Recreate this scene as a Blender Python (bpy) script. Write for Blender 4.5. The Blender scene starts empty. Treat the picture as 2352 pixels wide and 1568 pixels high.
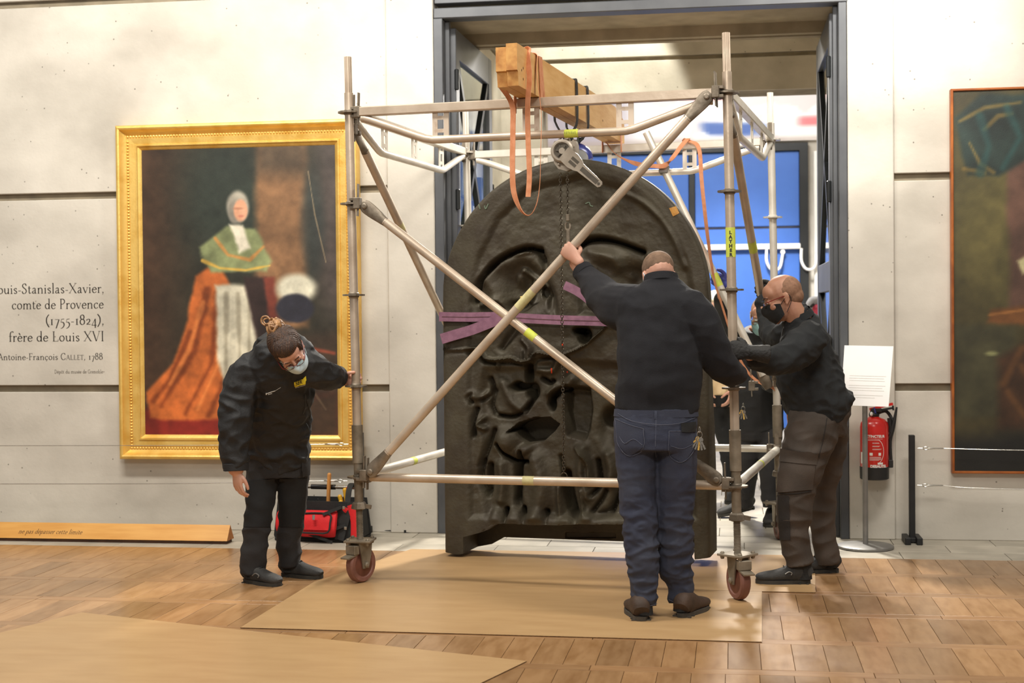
import bpy, math, random
import numpy as np
from mathutils import Vector, Matrix, noise
from mathutils.bvhtree import BVHTree
rnd = random.Random(7)
SC = bpy.context.scene
COL = SC.collection
PI = math.pi
R = math.radians
# ------------------------------------------------------------------ camera
FPX, PITCH, ROLL, YAW, CAMH = 3307.7, .0172, .0091, .1515, 1.4573
cy_, sy_ = math.cos(YAW), math.sin(YAW)
FWD = np.array([-sy_*math.cos(PITCH), cy_*math.cos(PITCH), -math.sin(PITCH)])
_rt = np.array([cy_, sy_, 0.]); _up = np.cross(_rt, FWD)
RT = math.cos(ROLL)*_rt - math.sin(ROLL)*_up
UP = math.sin(ROLL)*_rt + math.cos(ROLL)*_up
CAM = np.array([0, 0, CAMH])
cd = bpy.data.cameras.new('camera'); cam = bpy.data.objects.new('camera', cd); COL.objects.link(cam)
cd.sensor_width = 36; cd.lens = FPX*36/2352
cd.dof.use_dof = True; cd.dof.focus_distance = 7.6; cd.dof.aperture_fstop = 3.2
m = Matrix.Identity(4)
for i in range(3):
    m[i][0], m[i][1], m[i][2], m[i][3] = RT[i], UP[i], -FWD[i], CAM[i]
cam.matrix_world = m
SC.camera = cam
# ------------------------------------------------------------------ world, lights, exposure
SC.view_settings.view_transform = 'Standard'; SC.view_settings.look = 'None'
SC.view_settings.gamma = 1; SC.view_settings.use_curve_mapping = False
SC.view_settings.exposure = 0.0
w = bpy.data.worlds.new('world'); SC.world = w; w.use_nodes = True
w.node_tree.nodes['Background'].inputs[0].default_value = (1, .94, .86, 1)
w.node_tree.nodes['Background'].inputs[1].default_value = .24

def light(kind, loc, tgt, power, size=.5, col=(1, .9, .76), sizey=None, spot=None, blend=.5):
    d = bpy.data.lights.new('lamp', kind); d.energy = power; d.color = col
    if kind == 'AREA':
        d.size = size
        if sizey: d.shape = 'RECTANGLE'; d.size_y = sizey
    else:
        d.shadow_soft_size = size
    if kind == 'SPOT': d.spot_size = R(spot); d.spot_blend = blend
    o = bpy.data.objects.new('gallery_lamp', d); COL.objects.link(o)
    o.location = loc
    o.rotation_euler = (Vector(tgt)-Vector(loc)).to_track_quat('-Z', 'Y').to_euler()
    return o
# gallery ceiling track: row of wall washers aimed at the concrete wall, and floods over the floor
light('AREA', (-3.4, 6.2, 5.6), (-3.4, 9.5, 1.5), 290, 2.6, sizey=.5, col=(1, .95, .87))
light('AREA', (1.6, 6.2, 5.6), (1.6, 9.5, 1.6), 165, 1.6, sizey=.5, col=(1, .95, .87))
light('AREA', (-.6, 1.2, 4.6), (-.6, 8.8, 1.3), 165, 2.2, sizey=.8, col=(1, .945, .87))
light('AREA', (-1.0, 3.2, 5.8), (-1.0, 6.8, 0), 50, 3.0, sizey=1.2, col=(1, .92, .8))
light('SPOT', (-1.9, 7.0, 5.2), (-1.95, 9.5, 3.2), 300, .12, spot=32, blend=1, col=(1, .96, .88))
light('SPOT', (.9, 7.0, 5.2), (.9, 9.5, 3.3), 620, .12, spot=38, blend=.9, col=(1, .96, .88))
# passage behind the doorway: ceiling spots and the bright hall beyond
light('SPOT', (-1.05, 11.1, 5.3), (-1.2, 12.28, 3.15), 620, .05, spot=44, blend=.25, col=(1, .99, .9))
light('SPOT', (-.3, 11.9, 4.05), (-.95, 8.3, 0), 1500, .22, spot=84, blend=.5, col=(1, .95, .87))
light('AREA', (-.4, 14.6, 4.9), (-.4, 15.0, 0), 260, 2.4, col=(1, .97, .93))
light('SPOT', (.1, 15.8, 4.4), (-.1, 18.5, .5), 900, .3, spot=58, blend=.8, col=(1, .98, .96))
light('AREA', (-.3, 15.8, 5.4), (-.3, 18.6, 4.2), 60, 1.4, col=(1, .98, .96))

# ------------------------------------------------------------------ placing by sight lines (real distances)
def ray(px, py): return FWD + RT*(px-1176)/FPX - UP*(py-784)/FPX
def onfloor(px, py, z=0.):
    d = ray(px, py); return CAM + d*(z-CAMH)/d[2]
def at(px, py, Y):
    d = ray(px, py); return CAM + d*Y/d[1]
def depth(p): return float((np.asarray(p)-CAM) @ FWD)
def topx(p):
    d = np.asarray(p, float)-CAM; return (1176+FPX*(d@RT)/(d@FWD), 784-FPX*(d@UP)/(d@FWD))
# ------------------------------------------------------------------ materials
def lin(c):
    return tuple(((x/255)/12.92 if x/255 <= .04045 else ((x/255+.055)/1.055)**2.4) for x in c)
def mat(name, c, rough=.6, metal=0., c2=None, scale=8., detail=4., stretch=(1, 1, 1), bump=0., bscale=None, bstretch=None,
        coat=0., trans=0., emit=0., sheen=0., vary=0., pits=0., rr=None, contrast=(.35, .65), ior=None, attr=None):
    m = bpy.data.materials.new(name); m.use_nodes = True
    nt = m.node_tree; N = nt.nodes; L = nt.links; b = N['Principled BSDF']
    b.inputs['Base Color'].default_value = (*lin(c), 1); b.inputs['Roughness'].default_value = rough
    b.inputs['Metallic'].default_value = metal
    if coat: b.inputs['Coat Weight'].default_value = coat; b.inputs['Coat Roughness'].default_value = .18
    if trans: b.inputs['Transmission Weight'].default_value = trans
    if ior: b.inputs['IOR'].default_value = ior
    if sheen: b.inputs['Sheen Weight'].default_value = sheen; b.inputs['Sheen Roughness'].default_value = .5
    if emit: b.inputs['Emission Color'].default_value = (*lin(c), 1); b.inputs['Emission Strength'].default_value = emit
    tc = N.new('ShaderNodeTexCoord')
    def nz(sc, st, det=4.):
        mp = N.new('ShaderNodeMapping'); mp.inputs['Scale'].default_value = st
        L.new(tc.outputs['Object'], mp.inputs[0])
        if vary:
            oi = N.new('ShaderNodeObjectInfo'); ad = N.new('ShaderNodeVectorMath'); ad.operation = 'SCALE'
            cx = N.new('ShaderNodeCombineXYZ')
            for k in range(3): L.new(oi.outputs['Random'], cx.inputs[k])
            L.new(cx.outputs[0], ad.inputs[0]); ad.inputs['Scale'].default_value = 37.
            L.new(ad.outputs[0], mp.inputs['Location'])
        n = N.new('ShaderNodeTexNoise'); n.inputs['Scale'].default_value = sc; n.inputs['Detail'].default_value = det
        L.new(mp.outputs[0], n.inputs['Vector']); return n
    cur = None
    if c2 is not None:
        n = nz(scale, stretch, detail)
        r = N.new('ShaderNodeValToRGB')
        r.color_ramp.elements[0].position, r.color_ramp.elements[1].position = contrast
        r.color_ramp.elements[0].color = (*lin(c), 1); r.color_ramp.elements[1].color = (*lin(c2), 1)
        L.new(n.outputs['Fac'], r.inputs[0]); cur = r.outputs[0]
    if attr:
        a = N.new('ShaderNodeAttribute'); a.attribute_name = attr; cur = a.outputs['Color']
    if pits:
        v = N.new('ShaderNodeTexVoronoi'); v.inputs['Scale'].default_value = 15.; L.new(tc.outputs['Object'], v.inputs['Vector'])
        r2 = N.new('ShaderNodeValToRGB'); r2.color_ramp.elements[0].position = .05; r2.color_ramp.elements[1].position = .1
        r2.color_ramp.elements[0].color = (1, 1, 1, 1); r2.color_ramp.elements[1].color = (0, 0, 0, 1)
        L.new(v.outputs['Distance'], r2.inputs[0])
        n3 = nz(3., (1, 1, 1)); gt = N.new('ShaderNodeMath'); gt.operation = 'GREATER_THAN'; gt.inputs[1].default_value = .5
        L.new(n3.outputs['Fac'], gt.inputs[0]); mu = N.new('ShaderNodeMath'); mu.operation = 'MULTIPLY'
        L.new(r2.outputs[0], mu.inputs[0]); L.new(gt.outputs[0], mu.inputs[1])
        mu2 = N.new('ShaderNodeMath'); mu2.operation = 'MULTIPLY'; mu2.inputs[1].default_value = pits; L.new(mu.outputs[0], mu2.inputs[0])
        mx = N.new('ShaderNodeMixRGB'); mx.inputs[2].default_value = (*lin((95, 88, 78)), 1)
        L.new(mu2.outputs[0], mx.inputs[0])
        if cur: L.new(cur, mx.inputs[1])
        else: mx.inputs[1].default_value = (*lin(c), 1)
        # broad stains
        n4 = nz(1.1, (1, 1, 1.6), 8.); r4 = N.new('ShaderNodeValToRGB'); r4.color_ramp.elements[0].position = .3; r4.color_ramp.elements[1].position = .6
        r4.color_ramp.elements[0].color = (.74, .73, .72, 1); r4.color_ramp.elements[1].color = (1, 1, 1, 1)
        L.new(n4.outputs['Fac'], r4.inputs[0]); m4 = N.new('ShaderNodeMixRGB'); m4.blend_type = 'MULTIPLY'; m4.inputs[0].default_value = 1
        L.new(mx.outputs[0], m4.inputs[1]); L.new(r4.outputs[0], m4.inputs[2]); cur = m4.outputs[0]
    if vary:
        oi = N.new('ShaderNodeObjectInfo'); hs = N.new('ShaderNodeHueSaturation')
        mr = N.new('ShaderNodeMapRange'); mr.inputs['To Min'].default_value = 1-vary; mr.inputs['To Max'].default_value = 1+vary*.7
        L.new(oi.outputs['Random'], mr.inputs['Value']); L.new(mr.outputs[0], hs.inputs['Value'])
        if cur: L.new(cur, hs.inputs['Color'])
        else: hs.inputs['Color'].default_value = (*lin(c), 1)
        cur = hs.outputs[0]
    if cur: L.new(cur, b.inputs['Base Color'])
    if rr:
        n5 = nz(rr[2], (1, 1, 1)); m5 = N.new('ShaderNodeMapRange'); m5.inputs['To Min'].default_value = rr[0]; m5.inputs['To Max'].default_value = rr[1]
        L.new(n5.outputs['Fac'], m5.inputs['Value']); L.new(m5.outputs[0], b.inputs['Roughness'])
    if bump:
        n2 = nz(bscale or scale*4, bstretch or stretch, 3.)
        bp = N.new('ShaderNodeBump'); bp.inputs['Strength'].default_value = bump; bp.inputs['Distance'].default_value = .01
        L.new(n2.outputs['Fac'], bp.inputs['Height']); L.new(bp.outputs[0], b.inputs['Normal'])
    return m
MT = dict(
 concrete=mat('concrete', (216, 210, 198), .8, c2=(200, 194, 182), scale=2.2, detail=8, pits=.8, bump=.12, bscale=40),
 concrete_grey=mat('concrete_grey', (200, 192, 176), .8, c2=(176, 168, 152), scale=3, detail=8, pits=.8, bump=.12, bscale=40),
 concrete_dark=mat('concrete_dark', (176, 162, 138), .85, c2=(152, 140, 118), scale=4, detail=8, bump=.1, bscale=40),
 groove=mat('groove', (150, 138, 116), .9, c2=(124, 114, 96), scale=6),
 stone=mat('stone', (186, 178, 162), .5, c2=(165, 158, 143), scale=5, detail=8, vary=.1, bump=.05, bscale=60),
 subfloor=mat('subfloor', (92, 62, 34), .9, c2=(70, 46, 26), scale=10),
 board=mat('board', (166, 128, 88), .3, c2=(142, 103, 63), scale=5, detail=6, stretch=(5, 1, 1), vary=.22, coat=.35, bump=.03, bscale=30, rr=(.24, .42, 6), contrast=(.4, .75)),
 strip=mat('strip', (168, 130, 90), .3, c2=(152, 112, 74), scale=5, detail=6, stretch=(1, 6, 1), vary=.14, coat=.35, rr=(.24, .42, 6)),
 card=mat('cardboard', (186, 152, 108), .42, c2=(178, 143, 100), scale=3, detail=5, stretch=(1, 4, 1), coat=.12, bump=.03, bscale=90, rr=(.34, .5, 3)),
 card_edge=mat('cardboard_edge', (120, 88, 52), .9, c2=(90, 64, 38), scale=80),
 steel_door=mat('door_metal', (92, 94, 97), .45, .25, c2=(80, 82, 86), scale=4),
 steel_dark=mat('door_metal_dark', (40, 42, 43), .4, .3, c2=(32, 34, 35), scale=4),
 alu=mat('aluminium', (178, 178, 176), .35, .8, c2=(160, 160, 158), scale=10),
 gold=mat('gold_leaf', (238, 200, 112), .42, .5, c2=(214, 164, 66), scale=9, detail=6, stretch=(1, 1, 1), bump=.12, bscale=70, contrast=(.45, .8)),
 gold_red=mat('gold_worn', (190, 128, 52), .5, .4, c2=(214, 160, 64), scale=14),
 orange_frame=mat('orange_frame', (172, 98, 42), .45, .1, c2=(140, 74, 30), scale=8),
 paint=mat('oil_paint', (80, 70, 50), .5, attr='paint', bump=.06, bscale=160),
 ink=mat('ink', (38, 34, 28), .7, c2=(50, 45, 38), scale=60),
 ink_soft=mat('ink_soft', (98, 90, 80), .8, c2=(110, 102, 90), scale=60),
 oak=mat('limit_wood', (222, 166, 88), .42, c2=(208, 148, 70), scale=3, stretch=(1, 8, 8), detail=6, coat=.2),
 oak_end=mat('limit_wood_end', (186, 122, 62), .6, c2=(170, 106, 52), scale=20),
 brown=mat('limit_base', (82, 52, 32), .7, c2=(66, 42, 26), scale=12),
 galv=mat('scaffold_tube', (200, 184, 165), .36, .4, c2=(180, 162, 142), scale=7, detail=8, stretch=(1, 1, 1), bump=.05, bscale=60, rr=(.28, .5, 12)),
 galv_lit=mat('scaffold_tube_lit', (222, 216, 204), .32, .3, c2=(206, 198, 184), scale=7, detail=8, rr=(.25, .42, 12)),  # paler copy of the tube steel: light from the passage put into the colour
 galv_dark=mat('cast_steel', (142, 131, 116), .5, .5, c2=(104, 94, 80), scale=14, detail=8, bump=.15, bscale=60),
 zinc=mat('zinc_dull', (150, 139, 122), .55, .35, c2=(112, 102, 86), scale=10, detail=8, bump=.1, bscale=60),
 plate=mat('tie_plate', (206, 190, 172), .45, .4, c2=(168, 138, 112), scale=18, detail=6, contrast=(.55, .75)),
 wheel=mat('caster_tyre', (136, 92, 80), .55, c2=(112, 72, 60), scale=12, detail=6, bump=.06, bscale=40),
 hub=mat('caster_hub', (108, 62, 48), .5, c2=(84, 48, 36), scale=14),
 sticker=mat('sticker', (206, 214, 74), .5, c2=(190, 200, 84), scale=30),
 sticker_pale=mat('sticker_worn', (196, 188, 140), .6, c2=(180, 170, 120), scale=30),
 pine=mat('beam_wood', (212, 170, 110), .6, c2=(198, 150, 88), scale=3.5, detail=6, stretch=(6, 1, 6), bump=.08, bscale=12),
 pine_end=mat('beam_end', (204, 154, 86), .7, c2=(172, 116, 58), scale=22, detail=6),
 strap=mat('orange_strap', (204, 140, 102), .75, c2=(190, 122, 82), scale=30, bump=.1, bscale=220),
 black_sling=mat('black_sling', (26, 26, 26), .6, c2=(36, 36, 35), scale=60, bump=.1),
 purple=mat('purple_sling', (138, 98, 118), .8, c2=(122, 84, 104), scale=30, bump=.15, bscale=200),
 hoist=mat('hoist_grey', (166, 156, 142), .45, .35, c2=(146, 136, 122), scale=16, bump=.06),
 hoist_dark=mat('hoist_shadow', (92, 86, 76), .5, .4, c2=(76, 70, 62), scale=16),
 hoist_blue=mat('hoist_blue', (52, 62, 140), .35, .1, c2=(44, 52, 120), scale=10, coat=.3),
 chain=mat('chain_steel', (112, 104, 92), .35, .8, c2=(84, 78, 68), scale=40),
 chain_black=mat('chain_black', (34, 33, 31), .45, .5, c2=(48, 46, 42), scale=40),
 bronze=mat('bronze', (74, 68, 53), .6, .25, c2=(57, 49, 38), scale=5, detail=9, bump=.25, bscale=55, rr=(.5, .72, 9), contrast=(.35, .7)),
 skin=mat('skin', (204, 158, 136), .5, c2=(198, 144, 122), scale=14),
 skin2=mat('skin_tan', (178, 132, 106), .5, c2=(170, 120, 96), scale=14),
 hair_brown=mat('hair_brown', (52, 34, 24), .5, c2=(96, 64, 40), scale=20, stretch=(6, 6, 1), bump=.5, bscale=90, bstretch=(6, 6, 1), contrast=(.45, .8)),
 hair_blond=mat('hair_blond', (176, 132, 86), .5, c2=(112, 76, 46), scale=30, bump=.4, bscale=120),
 hair_white=mat('hair_white', (236, 222, 196), .6, c2=(214, 196, 164), scale=30, bump=.4, bscale=120),
 hair_buzz=mat('hair_buzz', (124, 98, 78), .8, c2=(100, 78, 60), scale=40, detail=8, bump=.4, bscale=400),
 hair_shave=mat('hair_shaved', (146, 108, 84), .75, c2=(124, 90, 68), scale=60, detail=8, bump=.2, bscale=500),
 wool=mat('black_wool', (17, 17, 22), .95, c2=(22, 22, 27), scale=20, bump=.3, bscale=300),
 jacket=mat('black_jacket', (22, 22, 23), .7, c2=(28, 28, 29), scale=10, bump=.15, bscale=120),
 sweat=mat('black_sweatshirt', (24, 26, 28), .9, c2=(30, 32, 33), scale=16, bump=.25, bscale=260),
 denim=mat('denim', (54, 58, 72), .85, c2=(40, 45, 64), scale=4, detail=6, bump=.25, bscale=400),
 denim_seam=mat('denim_seam', (92, 94, 106), .85, c2=(70, 74, 92), scale=40),
 work=mat('work_trousers', (38, 36, 36), .85, c2=(32, 30, 30), scale=8, bump=.2, bscale=200),
 work_dark=mat('work_trousers_panel', (16, 16, 17), .85, c2=(20, 20, 20), scale=8, bump=.2, bscale=200),
 cargo=mat('cargo_trousers', (72, 62, 54), .85, c2=(60, 52, 45), scale=8, bump=.2, bscale=220),
 cargo_dark=mat('cargo_panel', (40, 35, 32), .85, c2=(34, 30, 28), scale=8, bump=.2, bscale=220),
 boot=mat('boot_leather', (74, 56, 44), .7, c2=(58, 44, 34), scale=14, bump=.2, bscale=80),
 sole=mat('sole_rubber', (78, 72, 64), .8, c2=(60, 56, 50), scale=20, bump=.2, bscale=80),
 shoe=mat('shoe_black', (40, 39, 38), .75, c2=(58, 57, 55), scale=14, bump=.2, bscale=120),
 shoe_sole=mat('shoe_sole', (44, 42, 38), .7, c2=(58, 56, 50), scale=20),
 lace=mat('lace', (24, 24, 24), .8, c2=(36, 36, 36), scale=80),
 glove=mat('glove_black', (22, 21, 20), .7, c2=(34, 32, 30), scale=20, bump=.3, bscale=90),
 glove_blue=mat('glove_blue', (66, 72, 150), .7, c2=(54, 58, 128), scale=20, bump=.2, bscale=90),
 mask_blue=mat('mask_paper', (196, 216, 226), .85, c2=(184, 206, 218), scale=20, bump=.1, bscale=100),
 mask_teal=mat('mask_teal', (156, 198, 198), .85, c2=(146, 188, 190), scale=20),
 mask_black=mat('mask_black', (20, 20, 20), .85, c2=(28, 28, 28), scale=20, bump=.15, bscale=100),
 white=mat('white_plastic', (238, 236, 230), .5, c2=(230, 228, 222), scale=6),
 panel_white=mat('panel_white', (252, 251, 249), .4, c2=(249, 248, 246), scale=6),
 red_glass=mat('glasses_red', (120, 30, 28), .3, c2=(100, 24, 24), scale=20),
 black_pl=mat('black_plastic', (26, 26, 26), .45, c2=(34, 34, 34), scale=14, bump=.05),
 metal=mat('bright_metal', (196, 192, 184), .25, .9, c2=(176, 172, 164), scale=20),
 stand=mat('stand_grey', (142, 140, 136), .45, .5, c2=(128, 126, 122), scale=12),
 red=mat('extinguisher_red', (206, 34, 26), .28, c2=(196, 28, 22), scale=8, coat=.4),
 bag_red=mat('bag_red', (214, 30, 34), .75, c2=(198, 24, 30), scale=12, bump=.2, bscale=220),
 bag_black=mat('bag_black', (28, 28, 28), .8, c2=(38, 38, 37), scale=12, bump=.2, bscale=220),
 tool_wood=mat('handle_wood', (206, 146, 78), .5, c2=(186, 124, 60), scale=4, stretch=(6, 6, 1)),
 tool_orange=mat('tool_orange', (226, 74, 38), .45, c2=(212, 64, 30), scale=14),
 tool_yellow=mat('tool_yellow', (228, 178, 48), .45, c2=(214, 160, 40), scale=14),
 yellow=mat('logo_yellow', (232, 216, 50), .6, c2=(224, 206, 46), scale=30),
 blue_door=mat('blue_door', (58, 104, 184), .5, c2=(54, 98, 176), scale=3),
 cream_cloth=mat('cardigan', (224, 200, 160), .9, c2=(210, 184, 142), scale=14, bump=.2, bscale=160),
 pink=mat('pink_fabric', (206, 74, 96), .8, c2=(180, 60, 80), scale=14),
 grey=mat('grey_fabric', (178, 178, 180), .8, c2=(160, 160, 164), scale=14),
 black=mat('black_paint', (30, 30, 30), .5, .2, c2=(38, 38, 38), scale=12),
 lip=mat('eye_white', (225, 215, 205), .3, c2=(215, 205, 195), scale=30),
 iris=mat('iris', (50, 36, 26), .3, c2=(40, 30, 22), scale=60),
 greenpat=mat('verdigris', (120, 138, 118), .8, c2=(96, 112, 94), scale=60),
 ochre=mat('ochre_repair', (186, 134, 56), .6, c2=(168, 116, 44), scale=40),
)
def glass_mat():
    m = bpy.data.materials.new('glass'); m.use_nodes = True; nt = m.node_tree; b = nt.nodes['Principled BSDF']
    b.inputs['Base Color'].default_value = (.86, .93, .9, 1); b.inputs['Roughness'].default_value = .03
    b.inputs['Transmission Weight'].default_value = 1; b.inputs['IOR'].default_value = 1.2
    return m
MT['glass'] = glass_mat()
# ------------------------------------------------------------------ mesh helpers
ORG = {}
def nrm(v):
    v = np.asarray(v, float); return v/(np.linalg.norm(v)+1e-12)
def frame(d, up=(0, 0, 1)):
    d = nrm(d); u = np.asarray(up, float)
    if abs(d @ nrm(u)) > .98: u = np.array([1., 0, 0]) if abs(d[0]) < .9 else np.array([0, 1., 0])
    s = nrm(np.cross(d, u)); return d, s, np.cross(s, d)
def catmull(P, n):
    P = np.asarray(P, float)
    if len(P) < 3 or n < 2:
        if n < 2: return P
        return np.array([P[i]*(1-t)+P[i+1]*t for i in range(len(P)-1) for t in np.arange(n)/n]+[P[-1]])
    Q = np.vstack([2*P[0]-P[1], P, 2*P[-1]-P[-2]]); out = []
    for i in range(1, len(Q)-2):
        a, b, c, d = Q[i-1], Q[i], Q[i+1], Q[i+2]
        for t in np.arange(n)/n:
            out.append(.5*((2*b)+(c-a)*t+(2*a-5*b+4*c-d)*t*t+(3*b-a-3*c+d)*t**3))
    out.append(P[-1]); return np.array(out)
class M:
    def __init__(s): s.v = []; s.f = []; s.mi = []; s.k = 0
    def add(s, v, f, k=None):
        o = len(s.v); s.v += [tuple(float(c) for c in p) for p in v]; s.f += [tuple(i+o for i in q) for q in f]
        s.mi += [s.k if k is None else k]*len(f); return s
    def box(s, c, size, ax=None, k=None):
        c = np.asarray(c, float); X, Y, Z = ax if ax is not None else np.eye(3)
        h = np.asarray(size, float)/2
        v = [c+X*h[0]*a+Y*h[1]*b+Z*h[2]*d for a in (-1, 1) for b in (-1, 1) for d in (-1, 1)]
        return s.add(v, [(0, 1, 3, 2), (4, 6, 7, 5), (0, 4, 5, 1), (2, 3, 7, 6), (0, 2, 6, 4), (1, 5, 7, 3)], k)
    def bb(s, lo, hi, k=None):
        lo, hi = np.asarray(lo, float), np.asarray(hi, float); return s.box((lo+hi)/2, hi-lo, None, k)
    def cbox(s, c, size, ch, ax=None, k=None):   # box with chamfered edges
        c = np.asarray(c, float); X, Y, Z = ax if ax is not None else np.eye(3); h = np.asarray(size, float)/2
        v = []; idx = {}
        for a in (-1, 1):
            for b in (-1, 1):
                for d in (-1, 1):
                    for j in range(3):
                        q = h-ch; q = q.copy(); q[j] = h[j]
                        idx[a, b, d, j] = len(v); v.append(c+X*q[0]*a+Y*q[1]*b+Z*q[2]*d)
        f = []
        for j in range(3):
            for sg in (-1, 1):
                o = [i for i in range(3) if i != j]; q = []
                for (p, r) in ((-1, -1), (1, -1), (1, 1), (-1, 1)):
                    t = [0, 0, 0]; t[j] = sg; t[o[0]] = p; t[o[1]] = r; q.append(idx[(*t, j)])
                f.append(tuple(q))
        for j in range(3):
            o = [i for i in range(3) if i != j]
            for p in (-1, 1):
                for r in (-1, 1):
                    t0 = [0, 0, 0]; t0[o[0]] = p; t0[o[1]] = r; t0[j] = -1; t1 = list(t0); t1[j] = 1
                    f.append((idx[(*t0, o[0])], idx[(*t1, o[0])], idx[(*t1, o[1])], idx[(*t0, o[1])]))
        for a in (-1, 1):
            for b in (-1, 1):
                for d in (-1, 1): f.append((idx[a, b, d, 0], idx[a, b, d, 1], idx[a, b, d, 2]))
        return s.add(v, f, k)
    def bar(s, p, q, w, h, up=(0, 0, 1), k=None):
        p, q = np.asarray(p, float), np.asarray(q, float); d, sd, u = frame(q-p, up)
        return s.box((p+q)/2, (np.linalg.norm(q-p), w, h), (d, sd, u), k)
    def tube(s, pts, rad, seg=12, sub=1, cap=True, side=None, closed=False, k=None, power=1.):
        P = np.asarray(pts, float); n0 = len(P)
        rr = [((r, r) if np.isscalar(r) else tuple(r)) for r in (rad if isinstance(rad, (list, tuple)) and len(rad) == n0 and not (n0 == 2 and np.isscalar(rad[0]) and False) else [rad]*n0)]
        A = np.hstack([P, np.array(rr, float)])
        if closed: A = np.vstack([A, A[:1]])
        A = catmull(A, sub) if sub > 1 else A
        if closed: A = A[:-1]
        P = A[:, :3]; rr = A[:, 3:]; n = len(P); V = []; S = None
        for i in range(n):
            a, b = (P[(i-1) % n], P[(i+1) % n]) if closed else (P[max(i-1, 0)], P[min(i+1, n-1)])
            d = nrm(b-a)
            if side is not None: sd = np.asarray(side, float); sd = nrm(sd-d*(sd@d))
            elif S is None: sd = frame(d)[1]
            else: sd = nrm(S-d*(S@d))
            S = sd; u = np.cross(sd, d)
            for j in range(seg):
                t = 2*PI*j/seg; ct, st = math.cos(t), math.sin(t)
                if power != 1.: ct = math.copysign(abs(ct)**power, ct); st = math.copysign(abs(st)**power, st)
                V.append(P[i]+sd*rr[i][0]*ct+u*rr[i][1]*st)
        F = [(i*seg+j, i*seg+(j+1) % seg, ((i+1) % n)*seg+(j+1) % seg, ((i+1) % n)*seg+j) for i in range(n if closed else n-1) for j in range(seg)]
        if cap and not closed: F += [tuple(range(seg-1, -1, -1)), tuple((n-1)*seg+j for j in range(seg))]
        return s.add(V, F, k)
    def rtube(s, pts, rad, seg=16, sub=5, side=None):   # tube with rounded ends
        P = [np.asarray(p, float) for p in pts]; rr = [((r, r) if np.isscalar(r) else tuple(r)) for r in rad]
        d0 = nrm(P[0]-P[1]); d1 = nrm(P[-1]-P[-2]); a0 = min(rr[0]); a1 = min(rr[-1])
        s.tube(P, rr, seg, sub, True, side)
        s.ell(P[0], (rr[0][0]*.98, rr[0][1]*.98, a0*.9), d0, side); s.ell(P[-1], (rr[-1][0]*.98, rr[-1][1]*.98, a1*.9), d1, side); return s
    def lathe(s, prof, o, ax=(0, 0, 1), seg=20, k=None, xd=None, cap=True):
        o = np.asarray(o, float); d = nrm(ax)
        x = frame(d, (0, 0, 1))[1] if xd is None else nrm(xd); y = np.cross(d, x); V = []
        for (r, z) in prof:
            for j in range(seg):
                t = 2*PI*j/seg; V.append(o+d*z+(x*math.cos(t)+y*math.sin(t))*r)
        n = len(prof)
        F = [(i*seg+j, i*seg+(j+1) % seg, (i+1)*seg+(j+1) % seg, (i+1)*seg+j) for i in range(n-1) for j in range(seg)]
        if cap: F += [tuple(range(seg-1, -1, -1)), tuple((n-1)*seg+j for j in range(seg))]
        return s.add(V, F, k)
    def ell(s, c, r, ax=(0, 0, 1), side=None, seg=14, rings=9, rot=None, k=None):
        c = np.asarray(c, float)
        if rot is not None: X, Y, Z = rot
        else:
            Z = nrm(ax)
            if side is not None: X = np.asarray(side, float); X = nrm(X-Z*(X@Z))
            else: X = frame(Z)[1]
            Y = np.cross(X, Z)
        V = []
        for i in range(rings+1):
            t = PI*i/rings; sr = max(math.sin(t), 1e-3); cz = math.cos(t)
            for j in range(seg):
                p = 2*PI*j/seg; V.append(c+X*r[0]*sr*math.cos(p)+Y*r[1]*sr*math.sin(p)+Z*r[2]*cz)
        F = [(i*seg+j, i*seg+(j+1) % seg, (i+1)*seg+(j+1) % seg, (i+1)*seg+j) for i in range(rings) for j in range(seg)]
        return s.add(V, F, k)
    def prism(s, poly, t, o=(0, 0, 0), ax=None, k=None, bot=True):   # polygon in X,Y extruded by t along Z
        X, Y, Z = ax if ax is not None else np.eye(3); o = np.asarray(o, float); n = len(poly)
        V = [o+np.asarray(X)*a+np.asarray(Y)*b for a, b in poly]+[o+np.asarray(X)*a+np.asarray(Y)*b+np.asarray(Z)*t for a, b in poly]
        F = [(i, (i+1) % n, n+(i+1) % n, n+i) for i in range(n)]+[tuple(n+i for i in range(n))]
        if bot: F.append(tuple(range(n-1, -1, -1)))
        return s.add(V, F, k)
    def ribbon(s, pts, w, t, wd, sub=4, k=None):   # flat strap; wd = width direction (one or per point)
        P = np.asarray(pts, float); W = np.asarray(wd, float)
        if W.ndim == 1: W = np.repeat(W[None], len(P), 0)
        A = catmull(np.hstack([P, W]), sub) if sub > 1 else np.hstack([P, W]); V = []; n = len(A)
        for i in range(n):
            p = A[i, :3]; d = nrm(A[min(i+1, n-1), :3]-A[max(i-1, 0), :3]); x = nrm(A[i, 3:]-d*(A[i, 3:]@d)); y = np.cross(d, x)
            for (a, b) in ((-1, -1), (1, -1), (1, 1), (-1, 1)): V.append(p+x*a*w/2+y*b*t/2)
        F = [(i*4+j, i*4+(j+1) % 4, i*4+4+(j+1) % 4, i*4+4+j) for i in range(n-1) for j in range(4)]+[(3, 2, 1, 0), (n*4-4, n*4-3, n*4-2, n*4-1)]
        return s.add(V, F, k)
def mesh_of(name, B, mats, org=(0, 0, 0), smooth=35):
    me = bpy.data.meshes.new(name)
    v = np.array(B.v, float)-np.asarray(org, float)
    me.from_pydata(v.tolist(), [], B.f)
    for x in (mats if isinstance(mats, (list, tuple)) else [mats]): me.materials.append(MT[x])
    if isinstance(mats, (list, tuple)) and len(mats) > 1: me.polygons.foreach_set('material_index', B.mi)
    if smooth:
        me.polygons.foreach_set('use_smooth', [True]*len(me.polygons)); me.set_sharp_from_angle(angle=R(smooth))
    me.update(); return me
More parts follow.
